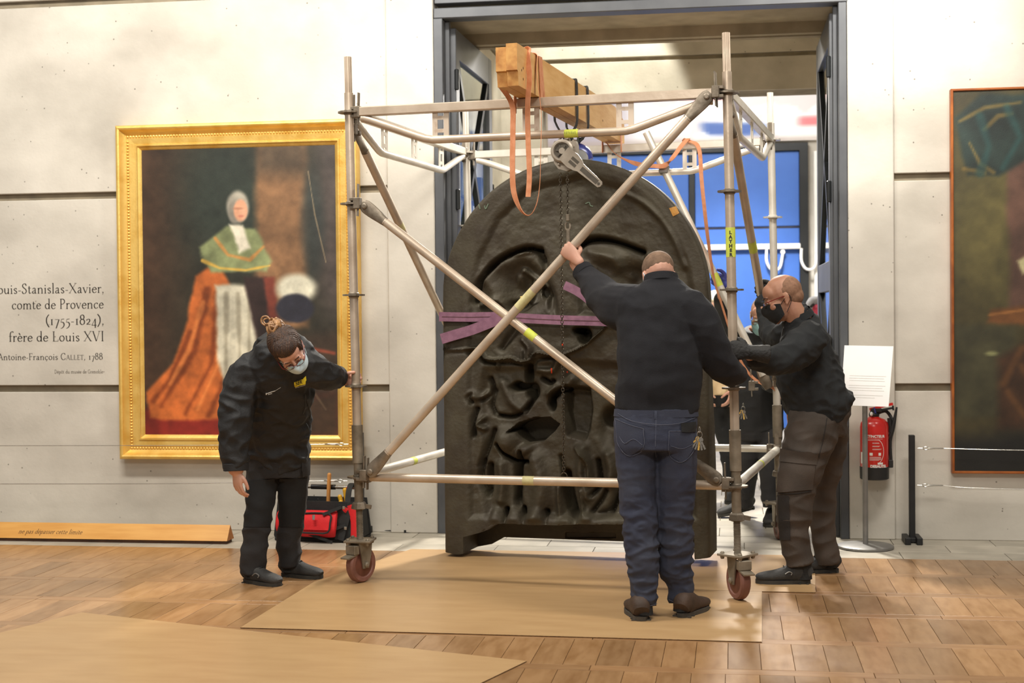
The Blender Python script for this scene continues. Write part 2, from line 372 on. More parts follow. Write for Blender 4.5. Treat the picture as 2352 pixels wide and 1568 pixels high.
def obj(name, B, mats, parent=None, org=None, smooth=35, kind=None, label=None):
    if parent is not None: org = ORG[parent.name]
    elif org is None:
        v = np.array(B.v); org = (v.min(0)+v.max(0))/2; org[2] = v[:, 2].min()
    o = bpy.data.objects.new(name, mesh_of(name, B, mats, org, smooth)); COL.objects.link(o)
    if parent is not None: o.parent = parent
    else: o.location = tuple(org)
    ORG[o.name] = np.asarray(org, float)
    if kind: o['kind'] = kind
    if label: o['label'] = label
    return o
def thing(name, label, cat, loc, group=None):
    o = bpy.data.objects.new(name, None); COL.objects.link(o); o.location = tuple(float(c) for c in loc); o.empty_display_size = .1
    ORG[o.name] = np.asarray(loc, float); o['label'] = label; o['category'] = cat
    if group: o['group'] = group
    return o
def tag(o, label, cat, group=None):
    o['label'] = label; o['category'] = cat
    if group: o['group'] = group
    return o
def struct(name, B, mats, smooth=35):
    return obj(name, B, mats, None, (0, 0, 0), smooth, 'structure')
def piece(name, me, parent, loc, rotz=0):
    o = bpy.data.objects.new(name, me); COL.objects.link(o); o.parent = parent; o.location = tuple(loc); o.rotation_euler = (0, 0, rotz); return o
def remesh(name, B, mats, parent, voxel=.006, smooth=4, fold=None, keep=None, label=None):
    org = ORG[parent.name]
    me = bpy.data.meshes.new(name); me.from_pydata((np.array(B.v)-org).tolist(), [], B.f)
    o = bpy.data.objects.new(name, me); COL.objects.link(o)
    md = o.modifiers.new('r', 'REMESH'); md.mode = 'VOXEL'; md.voxel_size = voxel; md.use_smooth_shade = True
    if smooth:
        ms = o.modifiers.new('s', 'SMOOTH'); ms.factor = .5; ms.iterations = smooth
    dg = bpy.context.evaluated_depsgraph_get(); ev = o.evaluated_get(dg)
    m2 = bpy.data.meshes.new_from_object(ev); o.modifiers.clear(); o.data = m2; m2.name = name
    bpy.data.meshes.remove(me)
    if fold:
        n = len(m2.vertices); co = np.empty(n*3); m2.vertices.foreach_get('co', co); co = co.reshape(-1, 3)
        no = np.empty(n*3); m2.vertices.foreach_get('normal', no); no = no.reshape(-1, 3)
        W = co+org; d = fold(W, no)
        co += no*d[:, None] if d.ndim == 1 else d
        m2.vertices.foreach_set('co', co.ravel())
    m2.materials.clear()
    for x in (mats if isinstance(mats, (list, tuple)) else [mats]): m2.materials.append(MT[x])
    m2.polygons.foreach_set('use_smooth', [True]*len(m2.polygons)); m2.update()
    o.parent = parent; ORG[o.name] = org
    if label: o['label'] = label
    return o
def vnoise(W, sc, seed=0.):
    s = np.asarray(sc, float); return np.array([noise.noise(Vector(p)) for p in (W*s+seed)])
def fbm(P, oct=4, seed=0):
    """cheap vectorised value noise on 2-D points"""
    rs = np.random.RandomState(seed); out = np.zeros(len(P)); amp = 1.; tot = 0
    for o in range(oct):
        T = rs.rand(64, 64); q = P*(2**o); i = np.floor(q).astype(int); f = q-i; f = f*f*(3-2*f)
        x0, y0 = i[:, 0] % 64, i[:, 1] % 64; x1, y1 = (x0+1) % 64, (y0+1) % 64
        a = T[x0, y0]*(1-f[:, 0])+T[x1, y0]*f[:, 0]; b = T[x0, y1]*(1-f[:, 0])+T[x1, y1]*f[:, 0]
        out += amp*(a*(1-f[:, 1])+b*f[:, 1]); tot += amp; amp *= .5
    return out/tot
def bvh(o):
    me = o.data; org = ORG[o.name]
    return BVHTree.FromPolygons([Vector(np.array(v.co)+org) for v in me.vertices], [tuple(p.vertices) for p in me.polygons])
def cast(bv, px, py, off=.003, fallback=None):
    d = Vector(ray(px, py)).normalized(); h = bv.ray_cast(Vector(CAM), d)
    if h[0] is None: return None
    nn = h[1] if h[1].dot(d) < 0 else -h[1]
    return np.array(h[0]+nn*off)
def patch(B, bv, quad, nx=8, ny=8, off=.004, k=None):
    """patch laid on a surface: corners tl,tr,br,bl as seen"""
    tl, tr, br, bl = [np.array(q, float) for q in quad]; G = {}; V = []; F = []; last = None
    for j in range(ny+1):
        for i in range(nx+1):
            u, v = i/nx, j/ny; p = (tl*(1-u)+tr*u)*(1-v)+(bl*(1-u)+br*u)*v
            c = cast(bv, p[0], p[1], off)
            if c is not None: G[i, j] = len(V); V.append(c)
    for j in range(ny):
        for i in range(nx):
            q = [(i, j), (i, j+1), (i+1, j+1), (i+1, j)]
            if all(t in G for t in q):
                F.append(tuple(G[t] for t in q))
    if F: B.add(V, F, k)
    return B
def lay(B, bv, pts, r=.0015, off=.001, sub=3, k=None):
    P = catmull(np.array(pts, float), sub) if sub > 1 else np.array(pts, float)
    Q = [c for c in (cast(bv, p[0], p[1], off) for p in P) if c is not None]
    if len(Q) > 1: B.tube(Q, r, 5, 1, k=k)
    return B
def text_mesh(s, size=1., align='LEFT', bold=0.):
    c = bpy.data.curves.new('t', 'FONT'); c.body = s; c.size = size; c.align_x = align; c.offset = bold; c.resolution_u = 3
    o = bpy.data.objects.new('t', c); COL.objects.link(o); dg = bpy.context.evaluated_depsgraph_get()
    me = bpy.data.meshes.new_from_object(o.evaluated_get(dg))
    v = np.array([p.co[:] for p in me.vertices]); f = [tuple(p.vertices) for p in me.polygons]
    bpy.data.objects.remove(o); bpy.data.curves.remove(c); bpy.data.meshes.remove(me)
    return v, f
# ------------------------------------------------------------------ old-style serif lettering, drawn as broad-nib strokes
def _arc(cx, cy, rx, ry, a0, a1, n=18):
    return [(cx+rx*math.cos(R(a0+(a1-a0)*i/n)), cy+ry*math.sin(R(a0+(a1-a0)*i/n))) for i in range(n+1)]
def _c(*p): return [tuple(q) for q in catmull(np.array([(a, b, 0) for a, b in p], float), 6)[:, :2]]
def _sf(x, y, w=.2): return ['T', [(x-w/2, y), (x+w/2, y)]]
def _st(x, y0, y1, top=1, bot=1):
    r = [[(x, y0), (x, y1)]]
    if bot: r.append(_sf(x, y0+.012))
    if top == 1: r.append(['T', [(x-.1, y1-.05), (x, y1-.01)]])
    if top == 2: r.append(_sf(x, y1-.012))
    return r
_o = lambda cx, cy=.29, rx=.205, ry=.275: [_arc(cx, cy, rx, ry, 90, 450, 28)]
_dot = lambda x, y: [['D', (x, y)]]
XH = .56
_e = [_c((.09, .33), (.43, .33), (.40, .47), (.27, .56), (.13, .46), (.07, .28), (.14, .07), (.29, .02), (.45, .12))]
_a = [_c((.1, .45), (.2, .55), (.32, .5), (.34, .38), (.34, .12), (.38, .02), (.46, .05)), _c((.34, .33), (.16, .26), (.08, .13), (.15, .02), (.27, .05), (.34, .14))]
_s = [_c((.33, .46), (.24, .55), (.12, .5), (.1, .4), (.2, .31), (.31, .22), (.33, .1), (.22, .01), (.08, .1))]
GL = {
 'o': (.56, _o(.28)), 'e': (.5, _e), 'a': (.5, _a), 's': (.42, _s),
 'c': (.48, [_c((.42, .44), (.34, .54), (.22, .54), (.1, .42), (.07, .26), (.14, .07), (.28, .02), (.43, .12))]),
 'i': (.28, _st(.14, 0, XH)+_dot(.14, .8)), 'l': (.28, _st(.14, 0, 1.04)), 'r': (.4, _st(.13, 0, XH)+[_c((.14, .4), (.22, .52), (.32, .54), (.37, .48))]),
 'n': (.62, _st(.13, 0, XH)+[_c((.14, .4), (.24, .53), (.36, .55), (.46, .45), (.47, .3), (.47, 0)), _sf(.47, .012)]),
 'm': (.92, _st(.13, 0, XH)+[_c((.14, .4), (.24, .53), (.34, .55), (.44, .45), (.45, .3), (.45, 0)), _sf(.45, .012), _c((.46, .4), (.55, .53), (.66, .55), (.76, .45), (.77, .3), (.77, 0)), _sf(.77, .012)]),
 'u': (.6, [_c((.12, .56), (.12, .2), (.18, .05), (.28, .02), (.38, .08), (.46, .2)), ['T', [(.02, .53), (.12, .55)]]]+[[(.46, .56), (.46, 0)], ['T', [(.36, .53), (.46, .55)]], ['T', [(.46, .02), (.56, .02)]]]),
 't': (.36, [_c((.14, .74), (.14, .3), (.15, .1), (.22, .02), (.34, .09)), ['T', [(.03, .55), (.33, .55)]]]),
 'd': (.58, _o(.26, .28, .19, .26)+[[(.45, 1.04), (.45, 0)], ['T', [(.35, 1.0), (.45, 1.03)]], ['T', [(.45, .02), (.55, .02)]]]),
 'b': (.58, [[(.13, 1.04), (.13, .02)], ['T', [(.03, 1.0), (.13, 1.03)]]]+_o(.31, .28, .19, .26)),
 'p': (.58, [[(.13, .54), (.13, -.36)], _sf(.13, -.35), ['T', [(.03, .51), (.13, .54)]]]+_o(.32, .28, .19, .26)),
 'v': (.52, [[(.06, .55), (.26, 0)], ['T', [(.27, .0), (.46, .55)]], _sf(.07, .55, .18), _sf(.45, .55, .16)]),
 'f': (.34, [_c((.44, .92), (.36, 1.02), (.24, .98), (.16, .82), (.15, .5), (.15, 0)), _sf(.15, .012), ['T', [(.02, .54), (.32, .54)]]]),
 '-': (.34, [[(.05, .28), (.29, .28)]]), ',': (.26, _dot(.12, .04)+[['T', [(.16, .03), (.07, -.17)]]]), '.': (.24, _dot(.12, .04)),
 '(': (.34, [_c((.3, 1.05), (.12, .75), (.08, .4), (.14, .1), (.3, -.22))]), ')': (.34, [_c((.04, 1.05), (.22, .75), (.26, .4), (.2, .1), (.04, -.22))]),
 'L': (.62, _st(.16, 0, 1, 2)+[['T', [(.16, .02), (.56, .02)]], ['T', [(.56, .02), (.58, .2)]]]),
 'S': (.56, [_c((.44, .8), (.4, .95), (.26, 1.0), (.12, .9), (.1, .74), (.24, .56), (.4, .42), (.45, .22), (.34, .04), (.18, .01), (.08, .12), (.06, .24))]),
 'X': (.78, [[(.1, .98), (.66, .02)], ['T', [(.66, .98), (.08, .02)]], _sf(.12, .98), _sf(.65, .98), _sf(.09, .02), _sf(.67, .02)]),
 'P': (.6, _st(.16, 0, 1, 2)+[_c((.16, .98), (.36, .97), (.5, .84), (.48, .6), (.34, .48), (.18, .48))]),
 'V': (.74, [[(.08, .98), (.37, .0)], ['T', [(.38, .0), (.66, .98)]], _sf(.08, .98), _sf(.66, .98)]), 'I': (.34, _st(.17, 0, 1, 2)),
 'A': (.74, [['T', [(.08, .02), (.36, 1.0)]], [(.36, 1.0), (.65, .02)], ['T', [(.17, .36), (.52, .36)]], _sf(.08, .02), _sf(.65, .02)]),
 'F': (.56, _st(.16, 0, 1, 2)+[['T', [(.16, .98), (.5, .98)]], ['T', [(.5, .98), (.51, .84)]], ['T', [(.16, .52), (.42, .52)]], ['T', [(.42, .6), (.42, .44)]]]),
 'E': (.58, _st(.16, 0, 1, 2)+[['T', [(.16, .98), (.5, .98)]], ['T', [(.5, .98), (.51, .84)]], ['T', [(.16, .52), (.42, .52)]], ['T', [(.16, .02), (.52, .02)]], ['T', [(.52, .02), (.54, .18)]]]),
 'T': (.64, _st(.32, 0, .98, 0)+[['T', [(.04, .98), (.6, .98)]], ['T', [(.04, .98), (.03, .82)]], ['T', [(.6, .98), (.61, .82)]]]),
 'C': (.7, [_c((.6, .78), (.55, .93), (.4, 1.0), (.2, .92), (.08, .68), (.08, .36), (.2, .08), (.4, .0), (.58, .1), (.63, .22))]),
 'G': (.74, [_c((.6, .8), (.55, .93), (.4, 1.0), (.2, .92), (.08, .68), (.08, .36), (.2, .08), (.4, .0), (.6, .1)), [(.6, .42), (.6, .08)], _sf(.6, .42)]),
 'D': (.74, _st(.16, 0, 1, 2)+[_c((.16, .98), (.42, .96), (.62, .74), (.66, .5), (.6, .24), (.42, .03), (.16, .02))]),
 '1': (.36, _st(.18, 0, XH, 2)), '7': (.46, [['T', [(.06, .54), (.42, .54)]], [(.42, .54), (.16, -.34)]]),
 '5': (.44, [[(.14, .56), (.38, .6)], ['T', [(.14, .56), (.1, .26)]], _c((.1, .26), (.26, .26), (.36, .12), (.34, -.12), (.2, -.3), (.08, -.36))]),
 '8': (.52, [_arc(.26, .76, .15, .23, 90, 450, 24), _arc(.26, .28, .19, .27, 90, 450, 24)]),
 '2': (.46, [_c((.08, .42), (.16, .54), (.3, .54), (.36, .42), (.28, .24), (.08, .03)), [(.08, .04), (.42, .04)]]),
 '4': (.48, [['T', [(.34, .58), (.04, -.06)]], [(.04, -.06), (.46, -.06)], [(.34, .58), (.34, -.32)]]),
 ' ': (.3, []),
}
GL['è'] = (.5, _e+[[(.18, .86), (.28, .68)]]); GL['é'] = (.5, _e+[['T', [(.34, .88), (.22, .68)]]])
GL['ô'] = (.56, _o(.28)+[['T', [(.16, .68), (.28, .86)]], ['T', [(.28, .86), (.4, .68)]]])
GL['ç'] = (.48, GL['c'][1]+[['T', [(.28, .0), (.3, -.1)]], ['T', [(.3, -.1), (.2, -.2)]]])
for _ch in 'ALET': GL[_ch.lower()+'^'] = GL[_ch]
def serif(s, h, thick=.1, thin=.034, track=.03, slant=0.):
    """returns verts(2-D), faces, width; h = capital height; ^x marks a small capital"""
    V = []; F = []; x = 0.; i = 0; nib = R(16)
    while i < len(s):
        ch = s[i]; sc = 1.
        if ch == '^': i += 1; ch = s[i]; sc = .72
        adv, st = GL[ch]
        for g in st:
            if g and g[0] == 'D':
                cx, cy = g[1]; o = len(V); V += [(x+(cx+.058*math.cos(R(k*45)))*sc, (cy+.058*math.sin(R(k*45)))*sc) for k in range(8)]; F.append(tuple(range(o, o+8))); continue
            tt = thick
            if g[0] == 'T': g = g[1]; tt = thin
            n = len(g); o = len(V)
            for k in range(n):
                a, b = g[max(k-1, 0)], g[min(k+1, n-1)]; th = math.atan2(b[1]-a[1], b[0]-a[0])
                hw = (thin+(tt-thin)*abs(math.sin(th-nib))) / 2
                nx, ny = -math.sin(th)*hw, math.cos(th)*hw
                V += [(x+(g[k][0]+nx)*sc, (g[k][1]+ny)*sc), (x+(g[k][0]-nx)*sc, (g[k][1]-ny)*sc)]
            F += [(o+2*k, o+2*k+1, o+2*k+3, o+2*k+2) for k in range(n-1)]
        x += (adv+track)*sc; i += 1
    V = [((a+b*slant)*h, b*h) for a, b in V]
    return np.array(V), F, x*h
# ------------------------------------------------------------------ the room
WY = 9.527                       # face of the gallery wall
DX0, DX1, DZ = -1.905, .69, 3.46  # doorway clear opening
E3 = np.eye(3)
# floor: base, oak boards in bands, cross strips, stone slabs
B = M(); B.bb((-6.5, 3.4, -.25), (4.0, 8.775, -.022)); floor = struct('floor', B, 'subfloor')
bands = [(8.775, 8.268), (8.183, 7.692), (7.607, 7.142), (7.057, 6.534), (6.449, 5.97), (5.885, 5.40)]
bw = .137
FILL = M()
for k, (y1, y0) in enumerate(bands):
    B = M(); B.cbox((0, 0, -.011), (bw-.0022, y1-y0-.003, .022), .0005); me = mesh_of('oak_board', B, 'board', smooth=0)
    off = rnd.random()*bw
    xl = -5.1+.17*k*2.2; xr = 2.05-.1*k
    n = int((xr-xl)/bw)
    for i in range(n):
        piece('oak_board', me, floor, (xl+off+i*bw, (y0+y1)/2, rnd.uniform(-.0006, .0004)))
    FILL.bb((-5.16, y0+.0015, -.022), (xl+off-bw/2-.002, y1-.0015, -.001)); FILL.bb((xl+off+(n-.5)*bw+.002, y0+.0015, -.022), (2.16, y1-.0015, -.001)); FILL.bb((-5.16, y0-.0845, -.022), (xl-.6, y0-.0005, -.0015))
    ys = y0-.0425
    B = M(); B.cbox((0, 0, -.011), (1.15-.003, .082, .022), .0005); me = mesh_of('oak_strip', B, 'strip', smooth=0)
    x = xl-rnd.random()*.5
    while x < xr+.2:
        piece('oak_strip', me, floor, (x+.575, ys, 0)); x += 1.15
# the rest of the parquet, out towards the camera and the sides
B = FILL; B.bb((-6.5, 3.4, -.022), (4.0, 5.315, -.001)); B.bb((-6.5, 5.315, -.022), (-5.15, 8.775, -.001)); B.bb((2.15, 5.315, -.022), (4, 8.775, -.001))
o = obj('parquet', B, 'board', floor, smooth=0); o['kind'] = 'stuff'
B = M(); B.bb((-6.5, 8.775, -.25), (4.0, 18.9, -.02)); fl2 = struct('floor_stone', B, 'groove')
fl2.name = 'floor_2'; ORG['floor_2'] = np.zeros(3)
def slabs(x0, x1, y0, y1, w, dpt, par):
    B = M(); B.cbox((0, 0, -.01), (w-.004, dpt-.004, .02), .0015); me = mesh_of('stone_slab', B, 'stone', smooth=0)
    y = y0; r = 0
    while y < y1-.01:
        x = x0-(w*.5 if r % 2 else 0)
        while x < x1-.02:
            piece('stone_slab', me, par, (x+w/2, y+dpt/2, 0)); x += w
        y += dpt; r += 1
slabs(-5.2, 2.2, 8.777, 9.56, .62, .261, fl2)
slabs(-1.95, 1.0, 9.57, 13.1, .62, .36, fl2)
B = M(); B.bb((-4, 13.17, -.02), (4, 18.9, 0)); o = obj('stone_paving', B, 'stone', fl2, smooth=0)

def grooved_wall(name, x0, x1, gz, z1, grooves, m='concrete', y=WY, th=.35):
    B = M(); B.bb((x0, y+.035, -.02), (x1, y+th, z1)); wl = struct(name, B, 'groove')
    zs = [0]
    for g in grooves: zs += [g-.024, g+.024]
    zs.append(z1)
    for a, b in zip(zs[::2], zs[1::2]):
        B = M(); B.cbox(((x0+x1)/2, y+.0175, (a+b)/2), (x1-x0, .035, b-a), .004); obj('concrete_panel', B, m, wl, smooth=0)
    return wl
GZ = [.98, 2.33, 3.68]
wl = grooved_wall('wall_left', -6.5, -2.297, 0, 5.0, GZ, 'concrete')
wr = grooved_wall('wall_right', 1.036, 4.0, 0, 5.0, GZ, 'concrete')
# concrete piers either side of the doorway
for nm, a, b in (('pier_left', -2.295, DX0-.065), ('pier_right', DX1+.055, 1.034)):
    B = M(); B.cbox(((a+b)/2, WY+.43, 2.5), (b-a, .9, 5.0), .006)
    o = struct('wall_'+nm, B, 'concrete', 0)
# lintel over the door and its soffit, with the passage beyond
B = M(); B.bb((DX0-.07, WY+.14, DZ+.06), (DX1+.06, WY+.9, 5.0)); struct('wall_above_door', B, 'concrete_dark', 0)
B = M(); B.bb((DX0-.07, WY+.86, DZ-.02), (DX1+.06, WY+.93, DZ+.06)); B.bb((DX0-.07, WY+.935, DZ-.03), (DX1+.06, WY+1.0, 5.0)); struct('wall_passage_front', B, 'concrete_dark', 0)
PY = 12.3
B = M(); B.bb((-2.35, WY+.9, -.02), (-1.985, PY+.02, 5.6)); pl_ = struct('wall_passage_left', B, 'groove', 0)
zs = [0]+[v for g in GZ for v in (g-.024, g+.024)]+[5.6]
for a, b in zip(zs[::2], zs[1::2]):
    B = M(); B.cbox((-1.97, WY+.9+(PY-WY-.9)/2, (a+b)/2), (.035, PY-WY-.9, b-a), .004); obj('concrete_panel', B, 'concrete_grey', pl_, smooth=0)
B = M(); B.bb((.735, WY+.9, -.02), (1.0, PY+.3, 5.6)); struct('wall_passage_right', B, 'concrete_grey', 0)
# far side of the passage: concrete beam over a wide opening
B = M(); B.bb((-2.3, PY+.04, 3.345), (1.0, PY+.4, 5.6)); B.bb((-2.3, PY+.04, -.02), (-1.6, PY+.4, 3.345)); wb = struct('wall_passage_back', B, 'groove', 0)
for a, b in ((3.34, 3.62), (3.655, 5.6)):
    B = M(); B.cbox((-.65, PY+.02, (a+b)/2), (3.3, .04, b-a), .004); obj('concrete_panel', B, 'concrete_grey', wb, smooth=0)
B = M(); B.cbox((-1.95, PY+.02, 1.67), (.7, .04, 3.34), .004); obj('concrete_panel', B, 'concrete_grey', wb, smooth=0)
B = M(); B.bb((-2.35, WY+.95, 5.6), (1.05, PY+.4, 5.75)); struct('ceiling', B, 'concrete_grey', 0)
# hall beyond
FYW = 18.55
B = M(); B.bb((-4, FYW, -.02), (4, FYW+.2, 5.9)); struct('wall_far', B, 'concrete', 0)
B = M(); B.bb((-4.15, PY+.4, -.02), (-4, FYW+.2, 5.9)); struct('wall_hall_left', B, 'concrete', 0)
B = M(); B.bb((1.75, PY+.4, -.02), (1.9, FYW+.2, 5.9)); struct('wall_hall_right', B, 'concrete', 0)
B = M(); B.bb((-4.15, PY+.4, 5.9), (1.9, FYW+.2, 6.0)); struct('ceiling_hall', B, 'concrete', 0)

# door frame (grey steel) with transom
B = M()
for a, b, s in ((DX0-.062, DX0, 1), (DX1, DX1+.052, -1)):
    B.cbox(((a+b)/2, WY+.05, DZ/2), (b-a, .14, DZ), .004)
    e = b if s > 0 else a
    B.cbox((e+s*.014, WY+.1, DZ/2), (.03, .05, DZ), .003)
o = struct('trim_1', B, 'steel_door', 0)
B = M(); B.cbox(((DX0+DX1)/2, WY+.05, DZ+.035), (DX1-DX0+.12, .14, .07), .006); B.cbox(((DX0+DX1)/2, WY+.06, DZ+.13), (DX1-DX0+.12, .1, .05), .004)
B.cbox(((DX0+DX1)/2, WY+.05, DZ+.26), (DX1-DX0+.12, .06, .2), .004); obj('transom', B, 'steel_door', o, smooth=0)

def door_leaf(name, hx, ang, wd, hgt, hy, flip):
    """tall glazed steel leaf with crossed muntins, hinged at (hx,hy), swung into the passage"""
    X = np.array([math.cos(ang), math.sin(ang), 0]); Y = np.array([-math.sin(ang), math.cos(ang), 0]); Z = np.array([0, 0, 1.])
    P = lambda u, z: np.array([hx, hy, 0])+X*u+Z*z
    ax = (X, Y, Z); th = .06
    B = M()
    for u in (.055, wd-.055): B.cbox(P(u, hgt/2+.01), (.11, th, hgt-.02), .004, ax)
    for z in (.2, hgt*.5, hgt-.1): B.cbox(P(wd/2, z), (wd-.2, th*.95, .36 if z < .3 else .2), .004, ax)
    root = struct(name, B, 'steel_door', 0)
    # diagonal muntins: an X in the upper light, one bar each way in the lower light
    for (za, zb) in ((hgt*.5+.1, hgt-.2), (.38, hgt*.5-.1)):
        for s in (0, 1):
            q0, q1 = P(.11, zb if s else za), P(wd-.11, za if s else zb)
            B = M(); B.bar(q0, q1, .05, .045, Y); obj('glazing_bar', B, 'steel_dark', root, smooth=0)
        B = M(); B.box((P(wd/2, (za+zb)/2)), (wd-.2, .008, zb-za), ax); obj('pane', B, 'glass', root, smooth=0)
    for z in (.3, hgt*.36, hgt*.66, hgt-.35):
        B = M(); B.lathe([(.012, -.07), (.016, -.065), (.016, .065), (.012, .07)], P(-.005, z)+Y*.035*flip, Z, 10); obj('hinge', B, 'steel_dark', root)
    B = M(); B.tube([P(wd-.08, .9)+Y*.03*flip, P(wd-.08, .92)+Y*.08*flip, P(wd-.08, 1.18)+Y*.08*flip, P(wd-.08, 1.2)+Y*.03*flip], .012, 10, 3); obj('handle', B, 'steel_dark', root)
    return root
door_leaf('door_1', DX0+.035, R(88.5), 1.28, 3.42, WY+.12, -1)
door_leaf('door_2', DX1-.02, R(90.5), 1.24, 3.42, WY+.12, 1)
# smaller glazed service door let into the left wall of the passage
B = M(); x = -1.94
for y in (11.05, 11.62): B.cbox((x, y, 1.27), (.05, .07, 2.54), .004)
for z in (.05, 1.25, 2.5): B.cbox((x, 11.335, z), (.05, .6, .08), .004)
o = struct('door_4', B, 'steel_door', 0)
for a, b in ((.1, 1.2), (1.3, 2.46)):
    B = M(); B.bb((x-.01, 11.08, a), (x, 11.59, b)); obj('pane', B, 'glass', o, smooth=0)

# big blue double door at the end of the hall, dark frame, white locking bar with curved arms
fy = FYW-.02
B = M(); x0, x1, zt = -1.95, .86, 3.52
B.cbox((x1+.045, fy-.03, zt/2), (.11, .12, zt), .005); B.cbox((x0-.05, fy-.03, zt/2), (.1, .12, zt), .005); B.cbox(((x0+x1)/2, fy-.03, zt+.04), (x1-x0+.2, .12, .1), .005)
d3 = struct('door_3', B, 'steel_dark', 0)
for a, b in ((x0+.01, -.53), (-.45, x1-.01)):
    for c, d in ((.02, 1.2), (1.215, 2.54), (2.57, zt-.01)):
        B = M(); B.cbox(((a+b)/2, fy-.02, (c+d)/2), (b-a, .05, d-c), .006); obj('door_panel', B, 'blue_door', d3, smooth=0)
B = M(); B.cbox((-.49, fy-.05, zt/2), (.07, .08, zt-.02), .004); obj('meeting_stile', B, 'steel_dark', d3, smooth=0)
B = M(); B.cbox((.02, fy-.1, 2.31), (1.68, .05, .07), .01); obj('locking_bar', B, 'white', d3, smooth=0)
for xx in (.5, .93):
    B = M(); B.tube([(xx-.06, fy-.1, 2.28), (xx-.06, fy-.13, 2.12), (xx, fy-.13, 2.02), (xx+.1, fy-.13, 2.04), (xx+.14, fy-.1, 2.22)], .018, 10, 4); B.lathe([(.03, 0), (.03, .06)], (xx+.14, fy-.06, 2.24), (0, -1, 0), 10)
    obj('bar_arm', B, 'white', d3)
B = M(); B.cbox((1.08, fy-.03, 1.75), (.1, .1, 3.5), .01); B.cbox((1.24, fy-.02, 1.75), (.12, .06, 3.5), .01); struct('trim_2', B, 'white', 0)

# printed mural band hanging above the blue door
def blotch_grid(name, x0, x1, z0, z1, y, nx, nz, fn, parent, m='paint', ax=None):
    xs = np.linspace(0, 1, nx); zs = np.linspace(0, 1, nz); U, V = np.meshgrid(xs, zs); U = U.ravel(); V = V.ravel()
    B = M(); B.v = [(x0+(x1-x0)*u, y, z0+(z1-z0)*v) for u, v in zip(U, V)]
    B.f = [(j*nx+i, j*nx+i+1, (j+1)*nx+i+1, (j+1)*nx+i) for j in range(nz-1) for i in range(nx-1)]; B.mi = [0]*len(B.f)
    o = obj(name, B, m, parent, smooth=0); col = fn(U, V)
    at_ = o.data.color_attributes.new('paint', 'FLOAT_COLOR', 'POINT')
    c4 = np.ones((len(U), 4)); c = np.clip(col/255., 0, 1); c4[:, :3] = np.where(c <= .04045, c/12.92, ((c+.055)/1.055)**2.4)
    at_.data.foreach_set('color', c4.ravel()); return o
def sm(a, b, x): t = np.clip((x-a)/(b-a), 0, 1); return t*t*(3-2*t)
def mural(U, V):
    P = np.stack([U*7, V*3], 1); n = fbm(P, 4, 3); n2 = fbm(P*1.7+9, 4, 5)
    c = np.full((len(U), 3), 246.)
    def mix(mask, col): nonlocal c; c = c*(1-mask[:, None])+np.array(col, float)*mask[:, None]
    mix(sm(.40, .25, U), (178, 172, 184))
    mix(sm(.55, .62, n)*.6, (205, 196, 198))
    mix(sm(.09, .0, np.abs(V-.62+.05*np.sin(U*9)))*sm(.44, .5, U)*sm(.66, .6, U), (232, 150, 152))
    mix(sm(.1, .04, np.abs(V-.28))*sm(.82, .86, U), (232, 128, 134))
    mix(sm(.13, .06, np.abs(V-.2+.2*(U-.6)))*sm(.52, .57, U)*sm(.78, .7, U)*sm(.35, .55, n2), (66, 100, 172))
    mix(sm(.93, .97, V), (150, 142, 138)); mix(sm(.1, .03, V)*.6, (176, 160, 150))
    return c
mu = thing('wall_mural', 'blurred white, red and blue printed mural band above the blue double door', 'mural', (-.6, FYW-.05, 3.62))
B = M(); B.bb((-2.6, FYW-.06, 3.64), (1.5, FYW-.005, 4.5)); obj('backing', B, 'white', mu, smooth=0)
blotch_grid('print', -2.6, 1.5, 3.64, 4.5, FYW-.0625, 90, 30, mural, mu)
# ------------------------------------------------------------------ paintings
def polymask(px, py, poly, soft):
    poly = np.array(poly, float); n = len(poly); inside = np.zeros(len(px), bool); dist = np.full(len(px), 1e9)
    for i in range(n):
        (x1, y1), (x2, y2) = poly[i], poly[(i+1) % n]
        with np.errstate(divide='ignore', invalid='ignore'):
            c = ((y1 > py) != (y2 > py)) & (px < (x2-x1)*(py-y1)/(y2-y1+1e-9)+x1)
        inside ^= c
        t = np.clip(((px-x1)*(x2-x1)+(py-y1)*(y2-y1))/((x2-x1)**2+(y2-y1)**2+1e-9), 0, 1)
        dist = np.minimum(dist, np.hypot(px-x1-t*(x2-x1), py-y1-t*(y2-y1)))
    sd = np.where(inside, dist, -dist); return sm(-soft, soft, sd)
class Painter:
    def __init__(s, U, V, w, h, seed):
        s.x = U*w; s.y = (1-V)*h; s.c = np.zeros((len(U), 3)); s.n = fbm(np.stack([U*9, V*13], 1), 5, seed); s.n2 = fbm(np.stack([U*30, V*44], 1), 3, seed+1)
    def mix(s, m, col, var=.25):
        col = np.array(col, float)[None]*(1+var*(s.n[:, None]*2-1)+.12*(s.n2[:, None]*2-1)); s.c = s.c*(1-m[:, None])+col*m[:, None]
    def poly(s, P, col, soft=8, var=.25, a=1.):
        j = (s.n-.5)*14; s.mix(a*polymask(s.x+j, s.y-j, P, soft), col, var)
    def ell(s, cx, cy, rx, ry, col, soft=.25, var=.2, a=1.):
        d = np.hypot((s.x-cx)/rx, (s.y-cy)/ry)+(s.n-.5)*.2; s.mix(a*sm(1+soft, 1-soft, d), col, var)
    def fold(s, P, col, w, a=.6):
        P = np.array(P, float); d = np.full(len(s.x), 1e9)
        for (x1, y1), (x2, y2) in zip(P[:-1], P[1:]):
            t = np.clip(((s.x-x1)*(x2-x1)+(s.y-y1)*(y2-y1))/((x2-x1)**2+(y2-y1)**2), 0, 1); d = np.minimum(d, np.hypot(s.x-x1-t*(x2-x1), s.y-y1-t*(y2-y1)))
        s.mix(a*sm(w, 0, d+(s.n-.5)*w), col)
